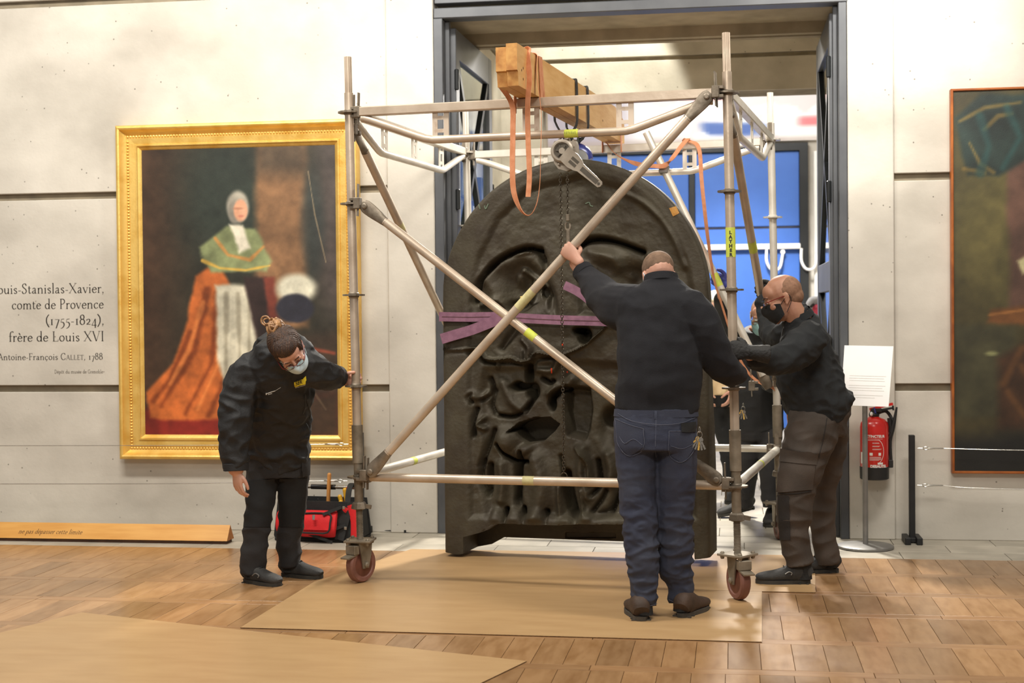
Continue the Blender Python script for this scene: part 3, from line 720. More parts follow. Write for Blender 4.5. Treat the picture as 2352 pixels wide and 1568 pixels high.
def portrait(U, V):
    # a plain cloaked figure in a dark interior (generic stand-in, colours and masses only)
    p = Painter(U, V, 448, 670, 11)
    p.mix(np.ones(len(U)), (44, 42, 33)); p.mix(sm(150, 0, p.x), (62, 44, 32)); p.ell(230, 120, 130, 160, (40, 50, 44), .5, .2, .7)
    p.poly([(268, -20), (385, -20), (380, 420), (262, 420)], (122, 90, 62), 12, .3); p.poly([(262, -20), (390, -20), (386, 70), (268, 60)], (70, 60, 48), 30, .3, .8)
    p.mix(sm(375, 440, p.x)*sm(480, 300, p.y), (72, 64, 60), .3); p.ell(395, 180, 26, 120, (52, 58, 56), .5, .3, .7)
    p.poly([(300, 440), (460, 430), (460, 680), (240, 680)], (58, 46, 36), 20, .5)
    p.poly([(-10, 612), (460, 575), (460, 680), (-10, 680)], (124, 36, 28), 14, .3)
    p.poly([(300, 590), (460, 560), (460, 680), (330, 680)], (60, 44, 32), 24, .5)
    T = [(122, 300), (178, 260), (226, 380), (218, 560), (170, 634), (8, 634), (4, 570), (70, 500), (104, 400)]
    p.poly(T, (184, 98, 46), 6, .3)
    for q in ([(150, 330), (120, 470), (40, 600)], [(176, 340), (160, 500), (96, 620)], [(200, 380), (190, 540), (150, 625)], [(110, 430), (60, 540), (20, 590)]): p.fold(q, (112, 50, 22), 12, .75)
    for q in ([(140, 360), (106, 470), (60, 550)], [(190, 360), (176, 500), (124, 610)]): p.fold(q, (222, 134, 70), 9, .6)
    p.poly([(168, 320), (262, 318), (272, 470), (256, 600), (196, 600), (170, 470)], (196, 190, 168), 7, .25)
    for q in ([(195, 340), (190, 590)], [(222, 340), (226, 590)], [(248, 340), (244, 590)]): p.fold(q, (132, 124, 104), 9, .6)
    p.poly([(236, 300), (290, 300), (304, 470), (280, 560), (262, 430)], (44, 32, 30), 6, .5); p.poly([(284, 300), (308, 300), (322, 480), (298, 500)], (110, 52, 40), 6, .3)
    p.poly([(132, 232), (196, 184), (262, 190), (304, 262), (292, 286), (160, 290), (140, 268)], (126, 134, 92), 6, .35)
    p.fold([(140, 262), (180, 280), (240, 286), (296, 276)], (206, 164, 70), 6, .9); p.fold([(170, 210), (200, 250), (250, 262), (282, 232)], (206, 132, 64), 7, .7)
    p.poly([(202, 180), (236, 180), (250, 236), (226, 246)], (220, 212, 190), 6, .15)
    p.ell(224, 138, 26, 38, (150, 144, 130), .2, .3); p.ell(214, 150, 12, 26, (128, 122, 110), .3, .3); p.ell(230, 146, 16, 26, (206, 150, 118), .2, .15); p.ell(236, 152, 8, 14, (220, 168, 136), .5, .1, .7); p.ell(224, 142, 12, 3, (150, 104, 80), .6, .2, .6); p.ell(231, 160, 6, 3, (176, 98, 82), .6, .2, .6)
    p.ell(356, 330, 46, 34, (208, 204, 182), .3, .25); p.ell(352, 376, 44, 34, (44, 44, 54), .15, .2)
    p.fold([(330, 480), (390, 470), (440, 480)], (150, 70, 50), 8, .8); p.fold([(360, 520), (420, 610)], (112, 92, 70), 4, .6)
    p.fold([(386, 60), (400, 160), (424, 270)], (150, 132, 104), 2.2, .8)
    return np.clip(p.c, 4, 255)
def drapery(U, V):
    p = Painter(U, V, 600, 884, 23)
    p.mix(np.ones(len(U)), (60, 54, 32)); p.ell(95, 300, 110, 200, (96, 88, 50), .6, .25, .8)
    p.poly([(120, 100), (420, 60), (420, 500), (122, 520)], (92, 66, 54), 10, .3)
    p.poly([(6, 60), (60, 10), (620, 0), (620, 120), (200, 140), (100, 200), (30, 198)], (34, 46, 42), 8, .5)
    for q in ([(14, 70), (70, 40), (150, 30)], [(36, 120), (60, 170), (90, 190)], [(70, 90), (100, 60), (130, 56)], [(24, 180), (70, 190)]): p.fold(q, (146, 116, 54), 7, .6)
    for q in ([(60, 60), (80, 130), (60, 190)], [(120, 40), (150, 110), (110, 180)]): p.fold(q, (38, 72, 70), 14, .7)
    p.poly([(80, 510), (420, 470), (420, 560), (74, 540)], (104, 66, 34), 8, .3); p.fold([(80, 520), (300, 490)], (160, 106, 54), 5, .7)
    p.poly([(0, 540), (140, 546), (130, 760), (0, 760)], (58, 56, 38), 12, .3)
    p.poly([(100, 620), (200, 560), (420, 560), (420, 800), (96, 790)], (58, 38, 24), 14, .6)
    for q in ([(110, 680), (150, 600), (210, 575)], [(120, 700), (160, 760)], [(150, 640), (190, 700)]): p.fold(q, (112, 74, 38), 14, .45)
    p.ell(84, 610, 14, 5, (140, 142, 96), .6, .2, .7); p.poly([(138, 400), (170, 380), (176, 420), (150, 430)], (198, 190, 142), 6)
    p.poly([(-10, 800), (620, 770), (620, 900), (-10, 900)], (22, 22, 20), 30, .2)
    return np.clip(p.c, 4, 255)
def rails(x0, x1, z0, z1, y, prof, par, name, m):
    """four mitred mouldings; prof = (inset, height towards the room)"""
    cs = [(x0, z0), (x1, z0), (x1, z1), (x0, z1)]; inn = [(1, 1), (-1, 1), (-1, -1), (1, -1)]
    for i in range(4):
        (ax, az), (bx, bz) = cs[i], cs[(i+1) % 4]; (ux, uz), (vx, vz) = inn[i], inn[(i+1) % 4]; B = M()
        V = [(ax+ux*a, y-h, az+uz*a) for a, h in prof]+[(bx+vx*a, y-h, bz+vz*a) for a, h in prof]; n = len(prof)
        B.add(V, [(j, j+1, n+j+1, n+j) for j in range(n-1)]+[(n-1, 0, n, 2*n-1)]); obj(name, B, m, par, smooth=28)
YF = 9.43
a = at(262, 288, YF); b = at(826, 1058, YF)
x0, x1, z0, z1 = a[0], b[0], b[2], a[2]
pt = thing('framed_painting', 'large gilt framed painting of a cloaked figure on the left concrete wall', 'painting', ((x0+x1)/2, WY, z0))
prof = [(0, 0), (0, .078), (.006, .09), (.02, .096), (.03, .09), (.034, .078), (.05, .058), (.062, .05), (.066, .044), (.084, .044), (.088, .05), (.128, .046), (.132, .054), (.142, .054), (.146, .046), (.156, .04), (.168, .026), (.168, .0)]
rails(x0, x1, z0, z1, WY, prof, pt, 'frame_rail', 'gold')
B = M(); uu = .075
for i in range(int((x1-x0-.15)/.021)):
    for z in (z0+uu, z1-uu): B.ell((x0+uu+i*.021, WY-.047, z), (.0075, .0085, .0085), seg=6, rings=4)
for i in range(int((z1-z0-.15)/.021)):
    for x in (x0+uu, x1-uu): B.ell((x, WY-.047, z0+uu+i*.021), (.0085, .0085, .0075), seg=6, rings=4)
o = obj('beaded_ornament', B, 'gold', pt); o['kind'] = 'stuff'
B = M(); B.bb((x0+.02, WY-.02, z0+.02), (x1-.02, WY-.002, z1-.02)); obj('backing_board', B, 'brown', pt, smooth=0)
blotch_grid('canvas', x0+.165, x1-.165, z0+.165, z1-.165, WY-.027, 240, 350, portrait, pt)
# right-hand picture
a = at(2184, 204, 9.46); b = at(2188, 1087, 9.46); x0 = a[0]; z0, z1 = b[2], a[2]; x1 = x0+1.67
pt = thing('dark_painting', 'dark painting of hanging drapery in a thin orange frame at right edge', 'painting', ((x0+x1)/2, WY, z0))
rails(x0, x1, z0, z1, WY, [(0, 0), (0, .066), (.004, .07), (.012, .07), (.016, .064), (.016, 0)], pt, 'frame_rail', 'orange_frame')
B = M(); B.bb((x0+.01, WY-.05, z0+.01), (x1-.01, WY-.01, z1-.01)); obj('stretcher', B, 'brown', pt, smooth=0)
blotch_grid('canvas', x0+.015, x1-.015, z0+.015, z1-.015, WY-.058, 150, 220, drapery, pt)
# ------------------------------------------------------------------ lettering on the wall
def letter_line(txt, rx, by, h, par, m, fitpx=None, fit=None, thick=.1, thin=.036):
    """right-aligned line on the wall: rx,by = right end and baseline as seen; h = capital height"""
    V, F, w = serif(txt, h, thick, thin)
    if fitpx: V[:, 0] *= (at(rx, by, WY)[0]-at(rx-fitpx, by, WY)[0])/serif(fit or txt, h)[2]
    e = at(rx, by, WY); V[:, 0] -= V[:, 0].max()
    B = M(); B.add([(e[0]+p[0], WY-.0012, e[2]+p[1]) for p in V], F); return obj('text_line', B, m, par, smooth=0)
wt = thing('wall_caption', 'dark serif caption lettering on the concrete left of the gilt frame', 'caption', (-4.6, WY-.001, 1.2))
letter_line('Louis-Stanislas-Xavier,', 238, 672, .07, wt, 'ink', 232, 'uis-Stanislas-Xavier,')
letter_line('comte de Provence', 238.5, 708, .07, wt, 'ink', 212)
letter_line('(1755-1824),', 238, 745, .07, wt, 'ink', 136)
letter_line('frère de Louis XVI', 238, 783, .07, wt, 'ink', 220)
letter_line('Antoine-François C^A^L^L^E^T, 1788', 236, 825.5, .046, wt, 'ink', 229, 'ntoine-François C^A^L^L^E^T, 1788', .1, .045)
letter_line('Dépôt du musée de Grenoble', 237, 857, .026, wt, 'ink_soft', 112, None, .11, .06)
# ------------------------------------------------------------------ limit bar on the floor
y = 8.93; xr = -3.238
lb = thing('limit_bar', 'long triangular wooden limit bar on the parquet below the caption', 'floor bar', (-4.3, y, 0))
B = M(); B.bb((-6.0, y-.01, 0), (xr-.01, y+.1, .022)); obj('base', B, 'brown', lb, smooth=0)
B = M(); tri = [(-.02, .022), (.11, .022), (.045, .118)]
V = [(-6.02, y+q, z) for q, z in tri]+[(xr, y+q, z) for q, z in tri]
B.add(V, [(0, 2, 5, 3), (2, 1, 4, 5), (1, 0, 3, 4)]); obj('prism', B, 'oak', lb, smooth=0)
B = M(); B.add([(xr+.0008, q[1], q[2]) for q in V[3:]], [(0, 1, 2)]); obj('end_grain', B, 'oak_end', lb, smooth=0)
V, F, w = serif('ne pas dépasser cette limite', .034, .105, .05, .03, .22)
p0 = at(42, 1222, y); k = (at(188, 1224, y)[0]-p0[0])/w
nv = nrm((0, -.096, .065)); up = nrm((0, .065, .096)); bp = np.array([p0[0], y-.02, .022])+up*.034+nv*.0006
B = M(); B.add([bp+np.array([1, 0, 0])*a*k+up*b for a, b in V], F); obj('lettering', B, 'brown', lb, smooth=0)
# ------------------------------------------------------------------ cardboard sheets
def sheet(pts, label, z, t=.004):
    B = M(); pts = [np.asarray(p) for p in pts]; n = len(pts)
    V = [(p[0], p[1], z) for p in pts]+[(p[0], p[1], z+t) for p in pts]
    B.add(V, [tuple(n+i for i in range(n)), tuple(range(n-1, -1, -1))], 0); B.add(V, [(i, (i+1) % n, n+(i+1) % n, n+i) for i in range(n)], 1)
    o = obj('cardboard_sheet', B, ['card', 'card_edge'], smooth=0); return tag(o, label, 'cardboard')
G0 = onfloor
sheet([G0(721, 1338), G0(1873, 1362), G0(1872, 1277), G0(945, 1262)], 'brown cardboard sheet on the floor under the bronze relief', .0008)
sheet([G0(552, 1443), G0(1750, 1476), G0(1750, 1360), G0(721, 1338)], 'brown cardboard sheet under the feet of the man in jeans', .0012)
sheet([G0(-260, 1520), G0(187, 1408), G0(1210, 1520), G0(960, 1640), G0(-200, 1640)], 'large brown cardboard sheet in the left foreground', .0008)
# ------------------------------------------------------------------ sign stand
b0 = onfloor(1988, 1258)
st = thing('sign_stand', 'white information panel on a thin grey pole with round base', 'sign', b0)
B = M(); B.lathe([(.165, 0), (.172, .004), (.172, .016), (.16, .022), (.02, .026)], b0, seg=40); obj('base', B, 'stand', st)
B = M(); B.lathe([(.0165, .02), (.0165, .9)], b0, seg=16); obj('pole', B, 'stand', st)
Zb = nrm((0, .28, .96)); Xb = nrm((.99, .07, 0)); Yb = np.cross(Zb, Xb); c = b0+np.array([.006, -.01, 1.07])
q = [at(1940, 793, 9.13), at(2052, 795, 9.13), at(2041, 934, 9.03), at(1931, 930, 9.03)]
B = M(); V = [p+np.array([0, e, 0]) for e in (0, .012) for p in q]; B.add(V, [(0, 3, 2, 1), (4, 5, 6, 7), (0, 1, 5, 4), (1, 2, 6, 5), (2, 3, 7, 6), (3, 0, 4, 7)]); pn = obj('panel', B, 'panel_white', st, smooth=0)
B = M(); Q = lambda u, v: (q[0]*(1-u)+q[1]*u)*(1-v)+(q[3]*(1-u)+q[2]*u)*v-np.array([0, .0012, 0])
for v, e in ((.5, .9), (.54, .86), (.58, .88), (.66, .9), (.7, .84), (.74, .88), (.82, .86), (.86, .7)):
    B.add([Q(.14, v), Q(e, v), Q(e, v+.007), Q(.14, v+.007)], [(0, 3, 2, 1)])
MT['faint'] = mat('faint_print', (226, 224, 218), .6, c2=(220, 218, 212), scale=90); o = obj('fine_print', B, 'faint', pn, smooth=0); o['kind'] = 'stuff'
# ------------------------------------------------------------------ fire extinguisher on the right pier
ec = at(2008, 1000, WY-.115); ex, ey = ec[0], ec[1]
fe = thing('fire_extinguisher', 'red fire extinguisher hung on the pier behind the white panel', 'fire extinguisher', (ex, WY, .4))
zb = at(2010, 1100, ey)[2]; zt = at(2010, 956, ey)[2]; r = .089; H = zt-zb
B = M(); B.lathe([(r*.98, .075), (r, .08), (r, H*.84), (r*.95, H*.9), (r*.75, H*.955), (r*.4, H*.985), (.03, H)], (ex, ey, zb), seg=32); cyl = obj('cylinder', B, 'red', fe)
B = M(); B.lathe([(r*.9, 0), (r*1.02, .006), (r*1.03, .08), (r*.98, .084)], (ex, ey, zb), seg=32); obj('base_skirt', B, 'black_pl', fe)
B = M(); B.lathe([(.03, -.005), (.034, .012), (.026, .03), (.02, .05)], (ex, ey, zt), seg=16); B.cbox((ex+.012, ey-.01, zt+.04), (.07, .04, .025), .004); obj('valve', B, 'black_pl', fe)
B = M(); B.bar((ex-.03, ey-.012, zt+.045), (ex+.115, ey-.012, zt+.082), .022, .016); obj('lever', B, 'red', fe, smooth=0)
B = M(); B.bar((ex-.02, ey-.012, zt+.03), (ex+.115, ey-.012, zt+.055), .02, .012); B.bar((ex+.115, ey-.012, zt+.07), (ex+.118, ey-.012, zt+.04), .02, .01, (1, 0, 0)); obj('handle', B, 'black_pl', fe, smooth=0)
B = M(); B.ell((ex-.02, ey-.038, zt+.018), (.014, .01, .014)); obj('gauge', B, 'white', fe)
B = M(); B.bar((ex-.004, ey-.034, zt+.06), (ex+.006, ey-.034, zt+.022), .01, .004, (0, 1, 0)); obj('seal', B, 'hoist_blue', fe, smooth=0)
B = M(); B.tube([(ex+.02, ey+.01, zt+.02), (ex+.08, ey+.02, zt+.03), (ex+.118, ey, zt-.05), (ex+.098, ey-.005, zt-.16), (ex+.102, ey-.005, zb+.12), (ex+.1, ey-.005, zb+.1)], .011, 8, 4); obj('hose', B, 'black_pl', fe)
B = M(); B.tube([(ex+.1, ey-.005, zt-.13), (ex+.118, ey-.005, zt-.06), (ex+.14, ey-.005, zt+.06)], [.014, .014, .006], 8, 3); B.tube([(ex+.1, ey-.005, zt-.1), (ex+.092, ey-.005, zt-.01)], [.014, .012], 8); obj('nozzle', B, 'black_pl', fe)
B = M(); B.cbox((ex+.1, ey, zb+.1), (.03, .04, .05), .004); B.bb((ex-.05, ey+r-.005, zb+.1), (ex+.05, WY-.001, zb+.3)); obj('bracket', B, 'black_pl', fe, smooth=0)
def wrap_text(s, size, ang, z, cx, cy, rad, par, m, bold=0., name='print'):
    v, f = text_mesh(s, size, 'CENTER', bold); B = M()
    B.add([(cx+rad*math.sin(ang+p[0]/rad), cy-rad*math.cos(ang+p[0]/rad), z+p[1]) for p in v], f); return obj(name, B, m, par, smooth=0)
va = math.atan2(ex, ey)*-1.0
wrap_text('EXTINCTEUR', .0225, va+.03, zb+H*.68, ex, ey, r+.0008, cyl, 'white', .0008)
wrap_text('DESAUTEL', .0235, va+.33, zb+H*.205, ex, ey, r+.0008, cyl, 'white', .0014)
def wrap_poly(poly, name='print', m='white'):
    B = M(); V = [(ex+(r+.0008)*math.sin(va+a/r), ey-(r+.0008)*math.cos(va+a/r), zb+z) for a, z in poly]; B.add(V, [tuple(range(len(V)))]); return B
B = M()
def rect(a0, a1, z0, z1):
    n = 6
    for i in range(n):
        p, q2 = a0+(a1-a0)*i/n, a0+(a1-a0)*(i+1)/n
        B.add([(ex+(r+.0008)*math.sin(va+a/r), ey-(r+.0008)*math.cos(va+a/r), zb+z) for a, z in ((p, z0), (q2, z0), (q2, z1), (p, z1))], [(0, 1, 2, 3)])
for i, (a0, a1, f) in enumerate(((-.05, .055, .655), (-.045, .03, .635), (-.012, .03, .595), (-.012, .032, .585), (-.012, .036, .545), (-.012, .03, .535), (-.012, .046, .497), (-.012, .04, .487), (-.03, .042, .37), (-.03, .042, .357), (-.03, .044, .344), (-.03, .044, .331), (-.03, .03, .318), (-.05, .06, .18))): rect(a0, a1, H*f, H*f+.0016)
rect(-.03, -.01, H*.395, H*.44); rect(.026, .042, H*.395, H*.44)
for k in range(14):
    t0, t1 = -70+140*k/14, -70+140*(k+1)/14
    A = lambda t, w: (.01+(.05+w)*math.cos(R(t)), H*.46+(H*.19+w)*math.sin(R(t)))
    B.add([(ex+(r+.0008)*math.sin(va+a/r), ey-(r+.0008)*math.cos(va+a/r), zb+z) for a, z in (A(t0, 0), A(t1, 0), A(t1, .003), A(t0, .003))], [(0, 3, 2, 1)])
rect(.02, .055, H*.255, H*.285); rect(-.105, -.085, H*.26, H*.44)
obj('print', B, 'white', cyl, smooth=0)
# ------------------------------------------------------------------ barrier posts and their cables
def barrier(px, py, label):
    b0 = onfloor(px, py); o = thing('barrier_post', label, 'post', b0)
    for s in (-1, 1):
        B = M(); B.cbox(b0+np.array([s*.036, .06*0, .022]), (.036, .2, .044), .003); obj('foot', B, 'black', o, smooth=0)
    B = M(); B.cbox(b0+np.array([0, 0, .02]), (.05, .06, .03), .003); B.cbox(b0+np.array([0, .0, .35]), (.036, .05, .67), .003); obj('upright', B, 'black', o, smooth=0)
    return b0
bR = barrier(2095, 1246, 'black barrier post standing left of the dark painting')
bL = barrier(830, 1226, 'black barrier post behind the left scaffold standard')
def cable(pts, label, hookpos, dirx, wrapped=False):
    o = thing('barrier_cable', label, 'cable', pts[0])
    B = M(); B.tube(pts, .0022, 6, 3); obj('wire', B, 'metal', o)
    h = np.asarray(hookpos); d = np.array([dirx, 0, 0])
    B = M(); B.tube([h, h+d*.03], .003, 6); B.tube([h+d*.03+np.array([0, 0, .0])+np.array([math.cos(t)*.018, 0, math.sin(t)*.009])+d*.018 for t in np.linspace(0, 2*PI, 14)[:-1]], .003, 6, closed=True); obj('hook', B, 'metal', o)
    B = M(); B.tube([h+d*.06, h+d*.075, h+d*.1, h+d*.15, h+d*.16], [.004, .007, .005, .0045, .003], 8); obj('turnbuckle', B, 'metal', o)
    if wrapped:
        B = M(); B.tube([h+d*.07+np.array([0, 0, .004]), h+d*.1, h+d*.14+np.array([0, 0, .003])], [.004, .008, .004], 6, 3); obj('tape_wrap', B, 'white', o)
p = lambda x, y, Y=9.27: at(x, y, Y)
h = at(2108, 1029, 9.3); cable([h+np.array([.15, 0, 0]), p(2260, 1032), p(2420, 1035), p(2600, 1038)], 'steel barrier cable, upper of two right of the black post', h, 1)
h = at(2107, 1114, 9.3); cable([h+np.array([.15, 0, 0]), p(2230, 1120), p(2420, 1125), p(2600, 1128)], 'steel barrier cable, lower of two right of the black post', h, 1)
h = at(800, 1020, 9.17); cable([h-np.array([.15, 0, 0]), at(500, 1022, 9.17), at(200, 1023, 9.17), at(-700, 1024, 9.17)], 'thin steel barrier cable crossing the bottom of the gilt frame', h, -1, True)
h = at(798, 1104, 9.17); cable([h-np.array([.15, 0, 0]), at(500, 1109, 9.17), at(200, 1111, 9.17), at(-700, 1111, 9.17)], 'thin steel barrier cable on the wall just below the gilt frame', h, -1, True)
# floor latch lying by the left pier
b0 = onfloor(970, 1222)
o = thing('floor_latch', 'black flat bar with a thin rod on the stone by the left pier', 'latch', b0)
B = M(); e0, e1 = onfloor(928, 1223), onfloor(1012, 1222); B.bar(e0+np.array([0, 0, .01]), e1+np.array([0, 0, .01]), .03, .02); obj('flat_bar', B, 'black', o, smooth=0)
B = M(); e2 = onfloor(855, 1221); B.tube([e2+np.array([0, 0, .012]), e0+np.array([0, 0, .012])], .004, 8); B.tube([e2+np.array([-.02, 0, .012]), e2+np.array([.025, 0, .012])], .009, 8); obj('rod', B, 'black', o)
# ------------------------------------------------------------------ scaffold tower
AN = -.1325; SO = np.array([-2.048, 7.69]); SUX = np.array([math.cos(AN), math.sin(AN), 0]); SUY = np.array([-math.sin(AN), math.cos(AN), 0])
Z3 = np.array([0, 0, 1.])
def S(a, b, z):
    a = a-.0157*(z-1.4); return np.array([SO[0], SO[1], z])+SUX*a+SUY*b
BAY = 2.07; SAX = (SUX, SUY, Z3)
sc = thing('scaffold_tower', 'rolling grey scaffold tower straddling the doorway around the bronze relief', 'scaffold', (*S(1.03, 1.03, 1.4)[:2], 0))
def seg(B, a, b, z0, z1, r, n=14): return B.tube([S(a, b, z0), S(a, b, z1)], r, n)
RZ = (.584, 1.084, 1.584, 2.084, 2.584)
def caster(a, b, ang, lab):
    c = S(a, b, 0); c[2] = .0055 if b == 0 else 0; X = np.array([math.cos(ang), math.sin(ang), 0]); Y = np.array([-math.sin(ang), math.cos(ang), 0]); rw = .1
    w0 = c+Z3*rw
    B = M(); pa = ang+.5; PX = np.array([math.cos(pa), math.sin(pa), 0]); PYv = np.array([-math.sin(pa), math.cos(pa), 0])
    top = S(a, b, .236); B.cbox(top, (.15, .15, .012), .002, (PX, PYv, Z3))
    for s in (-1, 1):
        for t in (-1, 1): B.lathe([(.008, -.022), (.011, -.012), (.011, .01), (.007, .016)], top+PX*s*.055+PYv*t*.055, seg=8)
    cs = obj('caster', B, 'zinc', sc, smooth=30)
    # forked housing, wheel turned about Y, offset along X
    B = M(); o_ = w0+X*.0
    for s in (-1, 1):
        V = [(-.05, .12), (.05, .12), (.042, .05), (.022, -.02), (-.022, -.02), (-.035, .05)]
        B.prism(V, .008, o_+Y*(s*.036-.004), (X, Z3, Y))
        B.lathe([(.016, -.004), (.016, .008), (.009, .014)], o_+Y*s*.04, Y*s, 10)
    B.cbox(o_+Z3*.122, (.1, .085, .012), .003, (X, Y, Z3)); B.lathe([(.04, .125), (.036, .13)], c+Z3*.1, seg=14)
    obj('fork', B, 'zinc', cs, smooth=25)
    prof = [(.03, -.026), (.07, -.02), (.074, -.025), (.092, -.025), (.1, -.015), (.1, .015), (.092, .025), (.074, .025), (.07, .02), (.03, .026)]
    B = M(); B.lathe(prof, w0, Y, 32); obj('tyre', B, 'wheel', cs, smooth=25)
    B = M(); B.lathe([(.022, -.03), (.034, -.028), (.066, -.021), (.066, .021), (.034, .028), (.022, .03)], w0, Y, 20); obj('hub', B, 'hub', cs, smooth=25)
    B = M(); B.cbox(o_-X*.066+Z3*.085, (.04, .07, .05), .004, (X, Y, Z3)); B.bar(o_-X*.06+Z3*.06, o_-X*.13+Z3*.045, .06, .008); obj('brake_pedal', B, 'zinc', cs, smooth=0)
    return cs
def standard(a, b, m, top=2.69, spig=2.888):
    B = M(); seg(B, a, b, .87, top, .0242, 18); st_ = obj('standard', B, m, sc)
    B = M(); n = 26
    V = []
    for k in range(n):
        z = .242+k*(.195/n); B.lathe([(.0165, z), (.0205, z+.0022), (.0165, z+.0055)], S(a, b, z)*np.array([1, 1, 0]), seg=12, cap=False)
    seg(B, a, b, .24, .44, .0165, 12); obj('jack_spindle', B, 'zinc', st_)
    B = M(); B.lathe([(.028, .405), (.046, .412), (.04, .44), (.031, .448)], S(a, b, .43)*np.array([1, 1, 0]), seg=6); B.bar(S(a, b, .428)+SUX*.02, S(a, b, .42)+SUX*.07, .014, .022); obj('jack_nut', B, 'galv_dark', st_, smooth=20)
    B = M(); seg(B, a, b, .44, .7, .0245, 16); obj('base_collar', B, 'zinc', st_)
    B = M(); B.tube([S(a, b, .662), S(a, b, .87)], .0305, 18); obj('sleeve', B, 'zinc', st_)
    B = M(); B.tube([S(a, b, top-.002), S(a, b, top+.14), S(a, b, spig)], [.0175, .0185, .0185], 12)
    for k in range(12):
        t = 2*PI*k/12; q = lambda z: S(a, b, z)+SUX*.0178*math.cos(t)+SUY*.0178*math.sin(t); B.tube([q(top), q(spig)], .003, 5)
    obj('spigot', B, 'galv' if m == 'galv' else 'galv_lit', st_)
    for z in RZ:
        B = M(); c = S(a, b, z); nseg = 32; V = []
        prof = []
        for k in range(nseg):
            t = 2*PI*k/nseg; r = .061 if k % 4 else .057; prof.append((r*math.cos(t), r*math.sin(t)))
        B.prism(prof, .009, c-Z3*.0045, SAX); B.lathe([(.026, -.014), (.0295, -.01), (.0295, .01), (.026, .014)], c, seg=16); obj('rosette', B, m if m != 'galv' else 'galv_dark', st_, smooth=30)
    return st_
stFL = standard(0, 0, 'galv'); stFR = standard(BAY, 0, 'galv'); stRL = standard(0, BAY, 'galv_lit'); stRR = standard(BAY, BAY, 'galv_lit')
caster(0, 0, R(62), ''); caster(BAY, 0, R(115), ''); caster(0, BAY, R(20), ''); caster(BAY, BAY, R(100), '')
def wedge(B, p, d, up=1):
    """ledger head clamped on a rosette plus its wedge; d = direction away from the standard"""
    s_ = np.cross(d, Z3); ax = (d, s_, Z3)
    B.cbox(p+d*.052, (.04, .042, .062), .004, ax); B.cbox(p+d*.036+Z3*.022, (.05, .036, .016), .002, ax); B.cbox(p+d*.036-Z3*.022, (.05, .036, .016), .002, ax)
    B.bar(p+d*.052-Z3*.07, p+d*.058+Z3*.105, .006, .024, s_); return B
def ledger(pa, pb, m, r=.0242, name='ledger', head=True):
    d = nrm(pb-pa); B = M(); B.tube([pa+d*.07, pb-d*.07], r, 16); o = obj(name, B, m, sc)
    if head:
        for q, e in ((pa, d), (pb, -d)): B = M(); wedge(B, q, e); obj('wedge_head', B, 'galv_dark', o, smooth=20)
    return o
def sticker(pa, pb, t0, t1, r, par, m='sticker', name='sticker'):
    B = M(); pa, pb = np.asarray(pa), np.asarray(pb); B.tube([pa+(pb-pa)*t0, pa+(pb-pa)*t1], r+.0007, 16, cap=False); return obj(name, B, m, par)
z0 = .586
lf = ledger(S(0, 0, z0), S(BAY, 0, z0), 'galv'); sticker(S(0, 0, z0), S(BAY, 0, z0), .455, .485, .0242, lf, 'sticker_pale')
l2 = ledger(S(0, BAY, z0), S(BAY, BAY, z0), 'galv_lit'); l3 = ledger(S(0, 0, z0), S(0, BAY, z0), 'galv_lit'); l4 = ledger(S(BAY, 0, z0), S(BAY, BAY, z0), 'galv_lit')
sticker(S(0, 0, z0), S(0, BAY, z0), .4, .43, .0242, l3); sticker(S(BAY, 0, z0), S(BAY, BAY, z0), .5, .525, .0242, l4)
def truss(pa, pb, m, mp):
    """reinforced transom: square tube on top, bowed round tube below, three slotted plates between"""
    d = nrm(pb-pa); s_ = np.cross(d, Z3); L_ = np.linalg.norm(pb-pa)
    P = lambda t, z: pa+d*t+Z3*z
    B = M(); B.cbox((pa+pb)/2, (L_-.13, .048, .05), .005, (d, s_, Z3)); o = obj('transom', B, m, sc, smooth=25)
    B = M(); B.tube([P(.075, -.036), P(.12, -.046), P(.40, -.148), P(.47, -.166), P(.54, -.17), P(L_/2, -.17), P(L_-.58, -.17), P(L_-.51, -.166), P(L_-.44, -.148), P(L_-.13, -.046), P(L_-.075, -.036)], .0215, 14, 3); obj('bowed_tube', B, m, o)
    for t in (.53, L_/2, L_-.53):
        B = M(); ax = (d, s_, Z3); w, h = .092, .128; c = P(t, -.087)
        B.box(c-d*(w/2-.014), (.028, .006, h), ax); B.box(c+d*(w/2-.014), (.028, .006, h), ax); B.box(c+Z3*.033, (w-.056, .006, .02), ax); B.box(c-Z3*.036, (w-.056, .006, .02), ax); B.box(c+Z3*.0615, (w-.062, .006, .004), ax)
        obj('tie_plate', B, mp, o, smooth=0)
    for q, e in ((pa, d), (pb, -d)): B = M(); wedge(B, q, e); obj('wedge_head', B, 'galv_dark', o, smooth=20)
    return o
zt = 2.584
tf = truss(S(0, 0, zt), S(BAY, 0, zt), 'galv', 'plate'); truss(S(0, BAY, zt-.018), S(BAY, BAY, zt-.012), 'galv_lit', 'galv_lit')
truss(S(0, 0, zt), S(0, BAY, zt), 'galv_lit', 'galv_lit'); truss(S(BAY, 0, zt), S(BAY, BAY, zt), 'galv_lit', 'galv_lit')
sticker(S(0, 0, zt-.17), S(BAY, 0, zt-.17), .587, .623, .0215, tf)
